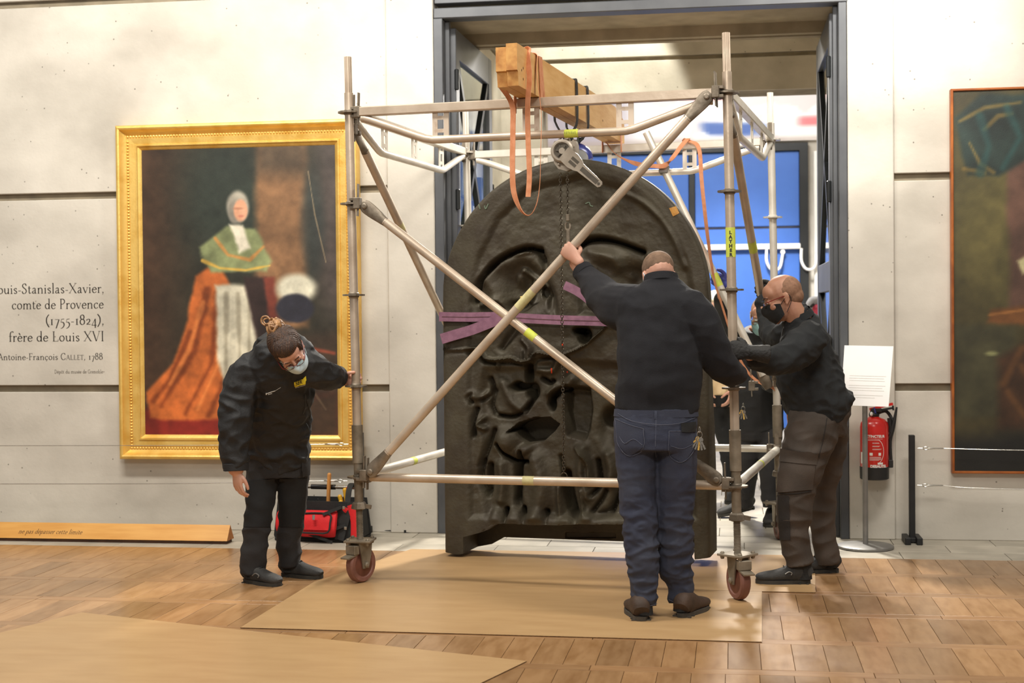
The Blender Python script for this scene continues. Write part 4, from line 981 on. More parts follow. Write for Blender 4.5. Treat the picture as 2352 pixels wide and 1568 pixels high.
def brace(pa, pb, m, cuts=None, r=.0242, ends=True):
    d = nrm(pb-pa); B = M(); B.tube([pa+d*.17, pb-d*.17], r, 16); o = obj('brace', B, m, sc)
    s_ = np.cross(d, Z3); s_ = nrm(s_); u = np.cross(s_, d)
    for q, e in ((pa, d), (pb, -d)):
        B = M(); B.tube([q+e*.18, q+e*.13, q+e*.075, q+e*.03, q+e*.005], [(.0245, .0245), (.03, .016), (.036, .011), (.036, .011), (.024, .011)], 14, 2, side=u); B.lathe([(.016, -.022), (.016, .022), (.01, .026)], q+e*.03, s_, 10)
        if ends: hd = nrm(np.array([e[0], e[1], 0])); wedge(B, q-hd*.075, hd)
        obj('end_fitting', B, 'galv_dark', o, smooth=30)
    for t0, t1, mm in (cuts or []): sticker(pa, pb, t0, t1, r, o, mm)
    return o
F1 = -.028
bA = brace(S(.07, F1, 2.084), S(BAY-.07, F1, .6), 'galv', [(.475, .5, 'sticker')])
bB = brace(S(.075, F1-.02, .6), S(BAY-.075, F1-.02, 2.584), 'galv', [(.455, .5, 'sticker_pale')])
bC = brace(S(-.0, .075, 2.5), S(.0, BAY-.08, 1.1), 'galv', [(.34, .365, 'sticker_pale')])
bD = brace(S(BAY, .06, 2.5), S(BAY, BAY-.08, 1.06), 'galv', [(.43, .47, 'sticker')])
pE = S(1.265, BAY-.06, 2.66); qE = S(BAY-.08, BAY-.04, 1.06)
B = M(); B.tube([pE, qE], .0242, 16); bE = obj('brace', B, 'galv_lit', sc); sticker(pE, qE, .585, .635, .0242, bE)
B = M(); e = nrm(pE-qE); B.tube([qE+e*.05, qE, qE-e*.05, qE-e*.09], [(.0245, .0245), (.034, .013), (.036, .011), (.024, .011)], 14, 2, side=SUX); wedge(B, qE-e*.07-SUX*.05+SUX*.0, -SUX); obj('end_fitting', B, 'galv_dark', bE, smooth=30)
B = M(); c = pE+(qE-pE)*.155; B.cbox(c+SUY*.03, (.05, .09, .07), .006, SAX); B.cbox(c-SUY*.02, (.06, .03, .05), .006, SAX); obj('coupler', B, 'stand', bE, smooth=25)
# maker's label on the right front standard: letters one under another
lab = sticker(S(BAY, 0, 1.9), S(BAY, 0, 1.75), 0, 1, .0242, stFR)
c = S(BAY, 0, 1.82); va = math.atan2(c[0], c[1])
B = M()
for i, ch in enumerate('LAYHER'):
    v, f = text_mesh(ch, .026, 'CENTER', .0016)
    zz = 1.878-i*.0225
    cc = S(BAY, 0, zz); B.add([(cc[0]+.0256*math.sin(-va+p[0]*.9/.0256), cc[1]-.0256*math.cos(-va+p[0]*.9/.0256), zz-.012+p[1]*.9) for p in v], f)
obj('lettering', B, 'ink', lab, smooth=0)
B = M()
for (pa, pb, t) in ((S(0, 0, zt-.17), S(BAY, 0, zt-.17), .6),):
    d = nrm(pb-pa)
    for k in range(7):
        q = pa+(pb-pa)*(.589+k*.0044); a0 = rnd.uniform(-.4, 0); a1 = a0+rnd.uniform(.3, .7)
        for j in range(3):
            aa, ab = a0+(a1-a0)*j/3, a0+(a1-a0)*(j+.8)/3
            g = lambda an_, e: q+d*e+(-SUY*math.cos(an_)+Z3*math.sin(an_))*.0226
            B.add([g(aa, 0), g(ab, 0), g(ab, .0022), g(aa, .0022)], [(0, 1, 2, 3)])
o = obj('print', B, 'ink', tf, smooth=0); o['kind'] = 'stuff'
# ------------------------------------------------------------------ timber beam across the top
bm_ = thing('timber_beam', 'pale timber lifting beam of two planks lying across the scaffold top', 'beam', S(1.0, .9, 2.61))
zb = 2.611
def plank(a0, a1, b0, b1, zlo, zhi, notch):
    B = M(); P = lambda a, b, z: S(a, b, 1.4)+Z3*(z-1.4)-SUX*.0
    prof = [(b0+notch, zlo), (b1, zlo), (b1, zhi-.06), (b1-.28, zhi), (b0, zhi), (b0, zlo+.075), (b0+notch*.6, zlo+.07)]
    n = len(prof); V = [P(a0, b, z) for b, z in prof]+[P(a1, b, z) for b, z in prof]
    B.add(V, [(i, n+i, n+(i+1) % n, (i+1) % n) for i in range(4)]+[tuple(range(n)), tuple(n+i for i in range(n-1, -1, -1))], 0)
    B.add(V, [(i, n+i, n+(i+1) % n, (i+1) % n) for i in range(4, n)], 1); return obj('plank', B, ['pine', 'pine_end'], bm_, smooth=0)
plank(.951, 1.008, -.42, 2.16, zb, zb+.195, .03); plank(1.0105, 1.068, -.44, 2.16, zb, zb+.208, .025)
B = M()
for b, z in ((-.33, .10), (-.33, .045), (-.26, .06), (.9, .12), (1.5, .07), (-.36, .085)):
    B.ell(S(1.0685, b, 1.4)+Z3*(zb+z-1.4), (.001, .006, .007), rot=(SUX, SUY, Z3), seg=8, rings=4)
o = obj('knot', B, 'brown', bm_); o['kind'] = 'stuff'
BX = lambda a, b, z: S(a, b, 1.4)+Z3*(z-1.4)
# ------------------------------------------------------------------ orange straps
def strap(pts, label, w=.032, wd=None, sub=5, t=.003):
    o = thing('orange_strap', label, 'strap', pts[-1]); B = M(); B.ribbon(pts, w, t, SUY if wd is None else wd, sub); obj('webbing', B, 'strap', o, smooth=50); return o
def sp(px, py, b):   # sight line met with the scaffold's vertical plane at b
    d = ray(px, py); n = SUY; o = S(0, b, 0)*np.array([1, 1, 0]); return CAM+d*((o-CAM)@n)/(d@n)
bb = -.24; top = [BX(1.075, bb+.03, zb+.19), BX(1.04, bb, zb+.2125), BX(.98, bb, zb+.2125)]
strap([sp(1213, 452, bb-.06), sp(1216, 400, bb-.06), sp(1213, 320, bb-.06), sp(1212, 240, bb-.06), sp(1216, 180, bb-.05), BX(1.073, bb-.02, zb+.17), BX(1.066, bb, zb+.2125), BX(.98, bb, zb+.2115)], 'orange strap end hanging straight down inside the looped strap', .032, SUX*.9-SUY*.4)
o = strap([BX(.94, -.3, zb+.02), sp(1176, 240, -.22), sp(1178, 300, -.2), sp(1177, 380, -.2), sp(1180, 440, -.2), sp(1196, 482, -.2), sp(1216, 494, -.2), sp(1232, 470, -.2), sp(1240, 420, -.2), sp(1242, 340, -.2), sp(1243, 260, -.14), BX(1.075, -.1, zb+.12), BX(1.069, -.08, zb+.2125), BX(.96, -.08, zb+.2105)], 'long orange strap hanging in a loop from the front of the beam', .034,
          [SUX*.9-SUY*.4]*5+[SUX*.5-SUY*.7, SUX*.3-SUY*.8, SUX*.2-SUY*.9]+[SUX*.25-SUY*.9]*6)
strap([BX(1.074, .01, zb-.065), BX(1.074, 0, zb+.05), BX(1.071, -.02, zb+.2115), BX(.94, -.02, zb+.2115), BX(.945, -.06, zb-.08)], 'orange strap wrapped round the beam at the front transom', .05, [SUY]*5, 1, .003)
strap([BX(1.073, .06, zb+.0), BX(1.073, .03, zb+.11), BX(1.07, .02, zb+.214), BX(1.0, .02, zb+.214)], 'short orange strap tail lying on the beam side behind the front transom', .03, [SUY]*4, 1, .003)
strap([BX(.945, 2.04, zb-.07), BX(.945, 2.04, zb+.1), BX(.948, 2.04, zb+.2), BX(1.072, 2.04, zb+.2), BX(1.073, 2.04, zb-.07)], 'orange strap wrapped round the rear end of the beam', .045, [SUY]*5, 1, .003)
strap([BX(.98, 2.0, zb-.006), sp(1412, 352, 1.97), sp(1440, 368, 1.96), sp(1470, 378, 1.95), sp(1500, 381, 1.95), sp(1526, 380, 1.95), sp(1545, 362, 1.97), sp(1565, 335, 2.0), sp(1580, 318, 2.03), S(1.5, 2.07, zt+.02), S(1.52, 2.12, zt-.03)], 'orange strap slung below the rear transom from the beam end', .03,
      [SUY, SUY, SUY+Z3*.6, Z3, Z3+SUY*.5, Z3, SUX+Z3*.3, SUX, SUX, SUY, SUX], 6)
strap([S(1.535, 2.03, zt+.015), sp(1605, 340, 1.99), sp(1612, 420, 1.97), sp(1625, 540, 1.95), sp(1640, 640, 1.93), sp(1658, 700, 1.93), sp(1680, 770, 1.95), sp(1702, 830, 2.0), sp(1735, 872, 2.03), sp(1778, 892, 2.05), sp(1806, 930, 2.15), sp(1815, 985, 2.2)], 'long orange strap hanging from the rear transom to the rear standard', .026,
      [SUX, SUX, SUX*.8+SUY*.4, SUX*.6+SUY*.6, SUX*.4+SUY, SUX*.3+SUY, SUX*.3+SUY, SUX*.5+SUY, Z3+SUY, Z3+SUY, SUX+SUY, SUX], 6)
# ------------------------------------------------------------------ bronze relief
PB = .90
pa0 = lambda px, py, b=PB: sp(px, py, b)
def pq(px, py):   # picture position -> (a, z) on the relief's front plane
    p = sp(px, py, PB); d = p-np.array([SO[0], SO[1], 0]); return (d@SUX, p[2])
BRX = lambda a, b, z: np.array([SO[0], SO[1], 0])+SUX*a+SUY*b+Z3*z
aL, aR = .198, 1.812; aC = (aL+aR)/2; zS = 2.382-(aR-aL)/2*1.02; RAD = (aR-aL)/2
br = thing('bronze_relief', 'huge dark bronze arched relief panel hanging inside the scaffold tower', 'relief', BRX(aC, 1.0, .03))
def outline_top(a): return zS+np.sqrt(np.maximum(RAD**2-(a-aC)**2, 0))*1.02
NA, NZ = 270, 390
ga = np.linspace(0, 1, NA)*(aR-aL)+aL
H_ = np.zeros((NZ, NA)); Agrid = np.zeros((NZ, NA)); Zgrid = np.zeros((NZ, NA))
zlo = np.where((ga > .30) & (ga < 1.70), .1, .032)
zlo = np.interp(ga, [aL, aL+.03, .275, .29, .42, .5, 1.6, 1.70, 1.715, aR], [.03, .028, .022, .022, .05, .095, .095, .06, .045, .06])
for i, a in enumerate(ga):
    zz = np.linspace(0, 1, NZ); Agrid[:, i] = a; Zgrid[:, i] = zlo[i]+(max(outline_top(a), zlo[i]+.2)-zlo[i])*zz
pts2 = np.stack([Agrid.ravel(), Zgrid.ravel()], 1)
def pdist(poly):
    P = np.array([pq(*q) for q in poly]); d = np.full(len(pts2), 9.)
    for (x1, y1), (x2, y2) in zip(P[:-1], P[1:]):
        t = np.clip(((pts2[:, 0]-x1)*(x2-x1)+(pts2[:, 1]-y1)*(y2-y1))/((x2-x1)**2+(y2-y1)**2+1e-12), 0, 1)
        d = np.minimum(d, np.hypot(pts2[:, 0]-x1-t*(x2-x1), pts2[:, 1]-y1-t*(y2-y1)))
    return d
h = np.zeros(len(pts2))   # positive = towards the viewer
def stroke(poly, w, dep, p=2, sub=4):
    global h
    q = catmull(np.array([(a, b, 0) for a, b in poly], float), sub)[:, :2] if len(poly) > 2 else np.array(poly); h = h+dep*np.exp(-(pdist(q)/w)**p)
def ov(cx, cy, rx, ry, dep, p=4, rot=0., sharp=1.):
    global h
    c = pq(cx, cy); k = 1/390.; x = pts2[:, 0]-c[0]; y = pts2[:, 1]-c[1]; cr, sr = math.cos(rot), math.sin(rot)
    d = np.hypot((x*cr+y*sr)/(rx*k), (-x*sr+y*cr)/(ry*k)); h = h+dep*np.exp(-d**p)
def area(poly, dep, soft=.012):
    global h
    P = np.array([pq(*q) for q in poly]); h = h+dep*polymask(pts2[:, 0], pts2[:, 1], P, soft)
n1 = fbm(pts2*4.5+3, 5, 31)-.5; n2 = fbm(pts2*14+1, 4, 32)-.5
# inner field sunk behind the flat border
fld = [(1078, 1190), (1072, 900), (1076, 680), (1094, 590), (1140, 500), (1210, 430), (1330, 400), (1440, 430), (1520, 500), (1575, 590), (1598, 700), (1600, 1190)]
area(fld, -.03, .03)
stroke([(1062, 700), (1072, 620), (1100, 540), (1150, 470), (1220, 415), (1330, 392), (1430, 412), (1510, 470), (1570, 560), (1596, 650), (1602, 760)], .014, .012); stroke([(1430, 440), (1490, 475), (1540, 535), (1572, 610)], .02, .03)
# hollows of the two upper figures
stroke([(1086, 690), (1098, 650), (1124, 612), (1160, 585), (1205, 570), (1238, 574)], .014, -.12, 2); area([(1086, 692), (1120, 615), (1165, 586), (1232, 574), (1247, 592), (1246, 640), (1262, 680), (1256, 735), (1100, 728)], -.05, .02)
stroke([(1110, 640), (1150, 605), (1200, 590), (1240, 620)], .04, .03); ov(1203, 660, 46, 48, -.09, 3); ov(1186, 640, 14, 18, .05, 2); stroke([(1196, 622), (1220, 640), (1244, 660)], .02, .05); stroke([(1214, 650), (1206, 690)], .015, .04); ov(1130, 668, 22, 40, .05, 2, .5); stroke([(1240, 585), (1248, 610), (1247, 632)], .02, -.05); ov(1180, 705, 24, 14, -.08, 3); ov(1262, 690, 12, 40, -.07, 3, .2); stroke([(1100, 700), (1140, 690), (1170, 730)], .02, .03)
stroke([(1322, 566), (1345, 552), (1376, 548), (1420, 557), (1474, 577)], .014, -.11, 2); area([(1325, 560), (1372, 548), (1476, 578), (1490, 620), (1480, 720), (1330, 720)], -.04, .02)
stroke([(1350, 575), (1400, 590), (1416, 610)], .03, .03); ov(1385, 590, 40, 18, .04, 3); ov(1450, 640, 34, 30, -.08, 3); ov(1440, 634, 14, 14, .03, 2); stroke([(1340, 610), (1380, 640), (1400, 690)], .03, .04)
# seam of the casting
stroke([(1017, 803), (1060, 802), (1096, 800), (1112, 822), (1140, 826), (1172, 822), (1186, 829), (1216, 828), (1230, 810), (1268, 816), (1300, 812), (1340, 794), (1372, 768), (1390, 750)], .006, .05, 2, 3)
stroke([(1017, 812), (1090, 810), (1112, 832), (1172, 834), (1216, 838), (1236, 824), (1300, 822)], .012, -.03, 2, 3); ov(1140, 836, 5, 12, .04, 3); ov(1200, 836, 5, 12, .04, 3); ov(1196, 818, 4, 12, .04, 3)
# crowd of the lower scene: hollows and ridges
area([(1112, 850), (1090, 930), (1110, 1010), (1100, 1100), (1120, 1190), (1590, 1190), (1590, 850), (1300, 830)], -.035, .03)
for a_ in (((1208, 858), 9, 24), ((1192, 890), 24, 8), ((1216, 900), 14, 18), ((1182, 888), 12, 10), ((1262, 930), 8, 14), ((1340, 770), 14, 18), ((1325, 760), 12, 8), ((1240, 670), 8, 14)): ov(*a_[0], a_[1], a_[2], -.13, 4)
stroke([(1260, 930), (1264, 912), (1280, 900), (1292, 896)], .018, -.12, 3); stroke([(1220, 900), (1216, 920), (1200, 945)], .014, -.1, 3)
area([(1296, 888), (1345, 896), (1350, 940), (1344, 990), (1336, 1008), (1300, 1000), (1292, 950)], -.13, .02); ov(1410, 960, 30, 24, -.1, 4); ov(1392, 990, 20, 40, -.05, 3)
area([(1162, 994), (1186, 974), (1222, 962), (1256, 962), (1276, 976), (1266, 990), (1240, 1014), (1204, 1018), (1190, 1008), (1178, 992)], -.2, .008)
ov(1156, 1012, 26, 28, .07, 3); ov(1198, 1036, 24, 12, .06, 3, .5); stroke([(1136, 1022), (1150, 1044), (1180, 1062), (1206, 1062)], .01, -.1); stroke([(1130, 990), (1114, 1030), (1100, 1070)], .014, -.05)
for poly, w, d in (([(1120, 870), (1126, 890), (1118, 910), (1100, 920)], .012, -.05), ([(1080, 905), (1100, 915), (1118, 905)], .02, .04), ([(1130, 900), (1122, 930), (1130, 950)], .016, -.05), ([(1090, 940), (1084, 970), (1086, 1000)], .012, -.06), ([(1108, 960), (1096, 975), (1110, 985)], .014, .05), ([(1140, 955), (1170, 958), (1190, 950)], .012, -.06), ([(1150, 880), (1170, 920), (1190, 940)], .03, .04), ([(1080, 905), (1072, 914), (1080, 924)], .012, -.04), ([(1240, 870), (1258, 880), (1264, 876)], .012, -.06), ([(1270, 890), (1255, 905)], .02, .04), ([(1310, 872), (1300, 884)], .03, .05), ([(1150, 800), (1170, 770), (1190, 745)], .02, -.04), ([(1200, 780), (1215, 800), (1212, 822)], .018, .05), ([(1280, 830), (1262, 852), (1230, 850)], .02, .04)): stroke(poly, w, d)
# robes and feet along the bottom
for poly, w, d in (([(1190, 1040), (1186, 1090), (1180, 1150)], .012, -.1), ([(1184, 1070), (1184, 1160)], .02, -.06), ([(1225, 1060), (1240, 1120), (1225, 1190)], .05, .06), ([(1282, 1050), (1290, 1100), (1300, 1170)], .012, -.04), ([(1296, 1090), (1304, 1140), (1318, 1200)], .02, -.14), ([(1322, 1030), (1346, 1060), (1352, 1110)], .016, .07), ([(1335, 1030), (1330, 1090), (1345, 1140)], .03, .05), ([(1368, 1060), (1374, 1110), (1352, 1140)], .012, -.07), ([(1392, 1046), (1400, 1080), (1396, 1110)], .03, .05), ([(1330, 1130), (1336, 1180)], .012, .04), ([(1354, 1180), (1376, 1150), (1386, 1130)], .012, -.05), ([(1280, 1120), (1282, 1180)], .02, .05), ([(1146, 1070), (1150, 1110), (1146, 1150)], .03, .05), ([(1120, 1070), (1118, 1130)], .014, -.08), ([(1106, 1060), (1100, 1100), (1116, 1140)], .012, -.05), ([(1158, 1172), (1156, 1200)], .01, -.13), ([(1196, 1170), (1200, 1200)], .012, -.1), ([(1250, 1176), (1252, 1202)], .012, -.08), ([(1420, 1130), (1400, 1180)], .012, -.06), ([(1366, 1190), (1400, 1170), (1420, 1100)], .02, -.03)): stroke(poly, w, d)
for cx, cy, rx, ry in ((1136, 1186, 14, 18), (1178, 1186, 18, 18), (1230, 1190, 20, 18), (1300, 1200, 16, 10), (1345, 1190, 14, 12)): ov(cx, cy, rx, ry, .06, 3)
h = h+n1*.035+n2*.008
# flat border stays flat
bord = 1-polymask(pts2[:, 0], pts2[:, 1], np.array([pq(*q) for q in fld]), .03); h = h*(1-.8*bord)+n2*.004
# cut-away at the foot
cut = [(1065, 1300), (1066, 1234), (1100, 1226), (1128, 1208), (1140, 1204), (1200, 1206), (1270, 1208), (1330, 1206), (1430, 1206), (1500, 1204), (1568, 1204), (1592, 1230), (1594, 1300)]
cm = polymask(pts2[:, 0], pts2[:, 1], np.array([pq(*q) for q in cut]), .004); h = h*(1-cm)-.26*cm
cm2 = polymask(pts2[:, 0], pts2[:, 1], np.array([pq(*q) for q in [(1275, 1238), (1390, 1238), (1392, 1250), (1275, 1250)]]), .003); h = h-.03*cm2*cm
# rounded outer edge
ed = np.minimum(np.minimum(pts2[:, 0]-aL, aR-pts2[:, 0]), outline_top(pts2[:, 0])-pts2[:, 1]); h = h-.02*np.exp(-np.maximum(ed, 0)/.012)
TH = .13
B = M(); V = [BRX(a, PB-hh, z) for (a, z), hh in zip(pts2, h)]
F = [(j*NA+i, j*NA+i+1, (j+1)*NA+i+1, (j+1)*NA+i) for j in range(NZ-1) for i in range(NA-1)]
rim = [i for i in range(NA)]+[j*NA+NA-1 for j in range(1, NZ)]+[(NZ-1)*NA+i for i in range(NA-2, -1, -1)]+[j*NA for j in range(NZ-2, 0, -1)]
nb = len(V); zmin = np.array([min(.28, max(h.min(), 0)+.28) if pts2[k, 1] < .42 else TH+.15*sm(1.3, .42, pts2[k, 1]) for k in rim], float)
V += [BRX(pts2[k, 0], PB+zz, pts2[k, 1]) for k, zz in zip(rim, zmin)]; n = len(rim)
F += [(rim[i], nb+i, nb+(i+1) % n, rim[(i+1) % n]) for i in range(n)]
V.append(BRX(aC, PB+.24, 1.0)); F += [(nb+i, len(V)-1, nb+(i+1) % n) for i in range(n)]
B.add(V, F); rel = obj('relief_cast', B, 'bronze', br, smooth=50)
bvR = bvh(rel)
B = M(); patch(B, bvR, [(1537, 478), (1552, 474), (1560, 490), (1546, 497)], 3, 3, .003); obj('ochre_patch', B, 'ochre', br, smooth=0)
B = M()
for q in ([(1100, 470), (1103, 480)], [(1113, 472), (1116, 480), (1122, 468)], [(1345, 468), (1353, 465), (1356, 472), (1362, 474)], [(1590, 870), (1594, 890)]): lay(B, bvR, q, .0035, .001)
o = obj('paint_mark', B, 'greenpat', br); o['kind'] = 'stuff'
B = M()
for q in ([(1267, 846), (1267, 856)], [(1303, 852), (1303, 856)], [(1292, 785), (1292, 798)]): lay(B, bvR, q, .004, .001)
o = obj('red_mark', B, 'tool_orange', br); o['kind'] = 'stuff'
# ------------------------------------------------------------------ purple round slings on the relief
def sling(pts, label, w):
    P = [cast(bvR, x, y, .0) for x, y in pts]; P = [p-SUY*.0 for p in P if p is not None]
    P = [BRX((p-np.array([SO[0], SO[1], 0]))@SUX, min((p-np.array([SO[0], SO[1], 0]))@SUY, PB)-.012, p[2]) for p in P]
    return P
ps = thing('lifting_sling', 'dusty purple lifting sling choked around the middle of the bronze relief', 'sling', BRX(.3, PB, 1.4))
W_ = [Z3]
P = sling([(1019, 727), (1080, 728), (1150, 727), (1220, 731), (1300, 735), (1380, 737), (1450, 740), (1520, 742), (1600, 742), (1626, 742)], '', .05)
P = [BRX(aL-.006, PB+.12, P[0][2]), BRX(aL-.006, PB, P[0][2])]+P+[BRX(aR+.006, PB, P[-1][2]), BRX(aR+.006, PB+.12, P[-1][2])]
B = M(); B.ribbon(P, .056, .008, Z3, 2); w1 = obj('webbing', B, 'purple', ps, smooth=40)
B = M(); B.ribbon([p-SUY*.005 for p in P[2:-2]], .002, .003, Z3, 2); obj('seam', B, 'brown', w1, smooth=0)
P = sling([(1019, 778), (1050, 768), (1090, 757), (1130, 741), (1165, 728)], '', .05); P = [p-SUY*(.012) for p in P]
B = M(); B.ribbon(P, .062, .008, Z3, 3); obj('webbing', B, 'purple', ps, smooth=40)
P = sling([(1302, 655), (1330, 668), (1356, 684), (1390, 712), (1420, 735)], '', .05); P = [p-SUY*(.02) for p in P]
B = M(); B.ribbon(P, .05, .008, Z3, 3); obj('webbing', B, 'purple', ps, smooth=40)
for y0_, y1_ in (((1218, 699), (1242, 686)), ((1216, 690), (1236, 684))):
    P = [cast(bvR, *y0_, .06), cast(bvR, *y1_, .06)]
    if P[0] is not None: B = M(); B.tube(P, .0045, 8); obj('brass_rod', B, 'gold', br)
# ------------------------------------------------------------------ black slings and two lever hoists
def bsl(bq, label, wht):
    o = thing('black_sling', label, 'sling', BX(1.01, bq, zb-.1)); B = M()
    B.ribbon([BX(1.01+.0, bq, zb-.125), BX(1.06, bq, zb-.07), BX(1.078, bq, zb-.02), BX(1.078, bq, zb+.1), BX(1.075, bq, zb+.205), BX(1.06, bq, zb+.215), BX(.96, bq, zb+.215), BX(.944, bq, zb+.2), BX(.944, bq, zb+.05), BX(.944, bq, zb-.02), BX(.975, bq, zb-.08), BX(1.0, bq, zb-.128)], .03, .007, SUY, 2); obj('webbing', B, 'black_sling', o, smooth=40)
    return o
bsl(.78, 'black sling round the beam carrying the grey lever hoist', 0); bsl(1.06, 'black sling round the beam carrying the blue lever hoist', 0)
def ring(B, c, ax1, ax2, r1, r2, t, n=18, seg_=8, a0=0, a1=360):
    P = [c+ax1*r1*math.cos(R(a0+(a1-a0)*k/n))+ax2*r2*math.sin(R(a0+(a1-a0)*k/n)) for k in range(n+(0 if a1-a0 == 360 else 1))]
    B.tube(P, t, seg_, closed=(a1-a0 == 360)); return B
def chain_run(p0, p1, par, m, ll=.021, w=.0078, t=.0025):
    d = p1-p0; L_ = np.linalg.norm(d); d = d/L_; n = int(L_/(ll*.78)); e1, e2 = SUX, SUY
    mm = []
    for k_ in (0, 1):
        B = M(); e = (e1, e2)[k_]
        P = []
        for k in range(10):
            t_ = 2*PI*k/10; P.append(d*math.copysign(max(abs(math.sin(t_))**.7, 0), math.sin(t_))*ll/2+e*math.cos(t_)*w)
        B.tube(P, t, 5, closed=True); mm.append(mesh_of('chain_link', B, m, smooth=60))
    og = ORG[par.name]
    for i in range(n):
        piece('chain_link', mm[i % 2], par, p0+d*(i+.5)*L_/n-og)
HB = .76
hc = sp(1303, 356, HB)
hg = thing('lever_hoist', 'grey lever chain hoist hanging in front of the bronze relief', 'hoist', hc)
k = 1/ (FPX/depth(hc))    # metres per pixel there
def hp(px, py, db=0.): return sp(px, py, HB+db)
top_hook = BX(1.0, .78, zb-.14)
B = M(); c = hp(1300, 350)
ol = [(-27, 20), (-24, 26), (26, 24), (29, 14), (29, -20), (20, -38), (4, -44), (-16, -38), (-26, -24)]
B.prism([(a*k, b*k) for a, b in ol], .05, c+SUY*.02, (SUX, Z3, -SUY)); body = obj('gear_housing', B, 'hoist', hg, smooth=20)
B = M(); cd_ = hp(1292, 347, -.03); B.lathe([(27*k, -.0), (27*k, .012), (23*k, .02), (20*k, .02), (19*k, .008), (8*k, .008), (7*k, .018), (1*k, .018)], cd_, -SUY, 24); obj('ratchet_cap', B, 'hoist', body, smooth=30)
B = M(); B.lathe([(18*k, .009), (18*k, .0102)], cd_, -SUY, 24)
for t in range(6): B.bar(cd_-SUY*.014+(SUX*math.cos(t)+Z3*math.sin(t))*4*k, cd_-SUY*.014+(SUX*math.cos(t)+Z3*math.sin(t))*15*k, 3*k, .006, SUY)
o = obj('cap_detail', B, 'hoist_dark', body, smooth=0); o['kind'] = 'stuff'
B = M(); L0, L1 = hp(1296, 352, -.055), hp(1381, 426, -.055); d = nrm(L1-L0); s_ = np.cross(d, SUY)
Pn = lambda u, v: L0+(L1-L0)*u+s_*v*k
B.prism([(0, -17), (28, -19), (44, -15), (52, -11), (112, -8), (116, -3), (116, 3), (112, 8), (52, 11), (44, 15), (28, 19), (0, 17)], .018, L0+SUY*.0, (d*k, s_*k, -SUY)); lv = obj('lever', B, 'hoist', body, smooth=0)
B = M()
for (u0, u1, v) in ((22, 42, -5), (22, 42, 5)): B.box(L0+d*k*(u0+u1)/2+s_*v*k-SUY*.0185, ((u1-u0)*k, 7*k, .002), (d, s_, SUY))
B.lathe([(3.4*k, 0), (3.4*k, .0012)], L0+d*k*109-SUY*.0185, -SUY, 10); B.box(L0+d*k*80-SUY*.0184, (50*k, 11*k, .0012), (d, s_, SUY)); o = obj('lever_recess', B, 'hoist_dark', lv, smooth=0); o['kind'] = 'stuff'
B = M()
for a, b in ((1276, 342), (1316, 337), (1284, 378), (1302, 377), (1318, 366)): B.lathe([(3*k, 0), (3*k, .004), (1.5*k, .006)], hp(a, b, -.031), -SUY, 8)
o = obj('bolt', B, 'galv_dark', body); o['kind'] = 'stuff'
B = M(); c0 = hp(1302, 316); ring(B, c0+Z3*.012, SUX, Z3, .016, .02, .006); B.tube([top_hook, top_hook*.6+c0*.4+SUX*.02, c0+Z3*.03], .006, 8, 3); B.cbox(hp(1301, 328), (.05, .04, .02), .004, SAX); obj('top_hook', B, 'galv_dark', hg)
B = M(); ring(B, top_hook-Z3*.0, SUX, Z3, .03, .034, .008); ring(B, top_hook+SUX*.05+SUY*.04-Z3*.03, SUX*.6+SUY*.8, Z3, .024, .04, .007); obj('shackle', B, 'galv_dark', hg)
CH0, CH1 = hp(1287, 398), hp(1303, 398); e0 = hp(1304, 490); e1 = hp(1295, 1086, .0)
lc = thing('load_chain', 'taut load chain running down from the grey hoist to its lower hook', 'chain', e0); chain_run(CH1, e0, lc, 'chain')
B = M(); B.cbox(hp(1304, 500), (.022, .02, .04), .004, SAX); q = hp(1304, 520); ring(B, q, SUX, Z3, .014, .026, .006, 14, 8, 120, 400); B.tube([hp(1305, 525), hp(1305, 560)], .012, 8); obj('lower_hook', B, 'galv_dark', lc, smooth=30)
sc2 = thing('slack_chain', 'long slack chain with an end ring dangling in front of the relief', 'chain', e1); chain_run(CH0, e1, sc2, 'chain')
B = M(); ring(B, e1-Z3*.02, SUX, Z3, .02, .022, .003, 18); obj('end_ring', B, 'chain', sc2)
hb = thing('lever_hoist', 'blue lever chain hoist behind the top of the bronze relief', 'hoist', sp(1330, 355, 1.12))
def hq(px, py, db=0.): return sp(px, py, 1.12+db)
B = M(); B.tube([hq(1308, 352), hq(1322, 350), hq(1338, 358), hq(1346, 372)], [(.05, .05), (.058, .06), (.05, .06), (.04, .05)], 16, 4, side=SUY); ho = obj('hoist_cover', B, 'hoist_blue', hb)
B = M(); B.lathe([(.058, 0), (.06, .01), (.055, .02)], hq(1330, 366, -.06), -SUY, 20); B.cbox(hq(1346, 366), (.03, .05, .06), .006, SAX); obj('hoist_rim', B, 'alu', hb)
B = M(); B.tube([hq(1310, 312), hq(1313, 325), hq(1322, 338), hq(1328, 322), hq(1338, 318), hq(1338, 304), hq(1330, 297)], [.006, .008, .012, .011, .01, .009, .007], 10, 4); B.tube([hq(1322, 338), hq(1324, 348)], .012, 10); B.tube([hq(1330, 297), BX(1.01, 1.06, zb-.13)], .007, 8); obj('top_hook', B, 'chain_black', hb)
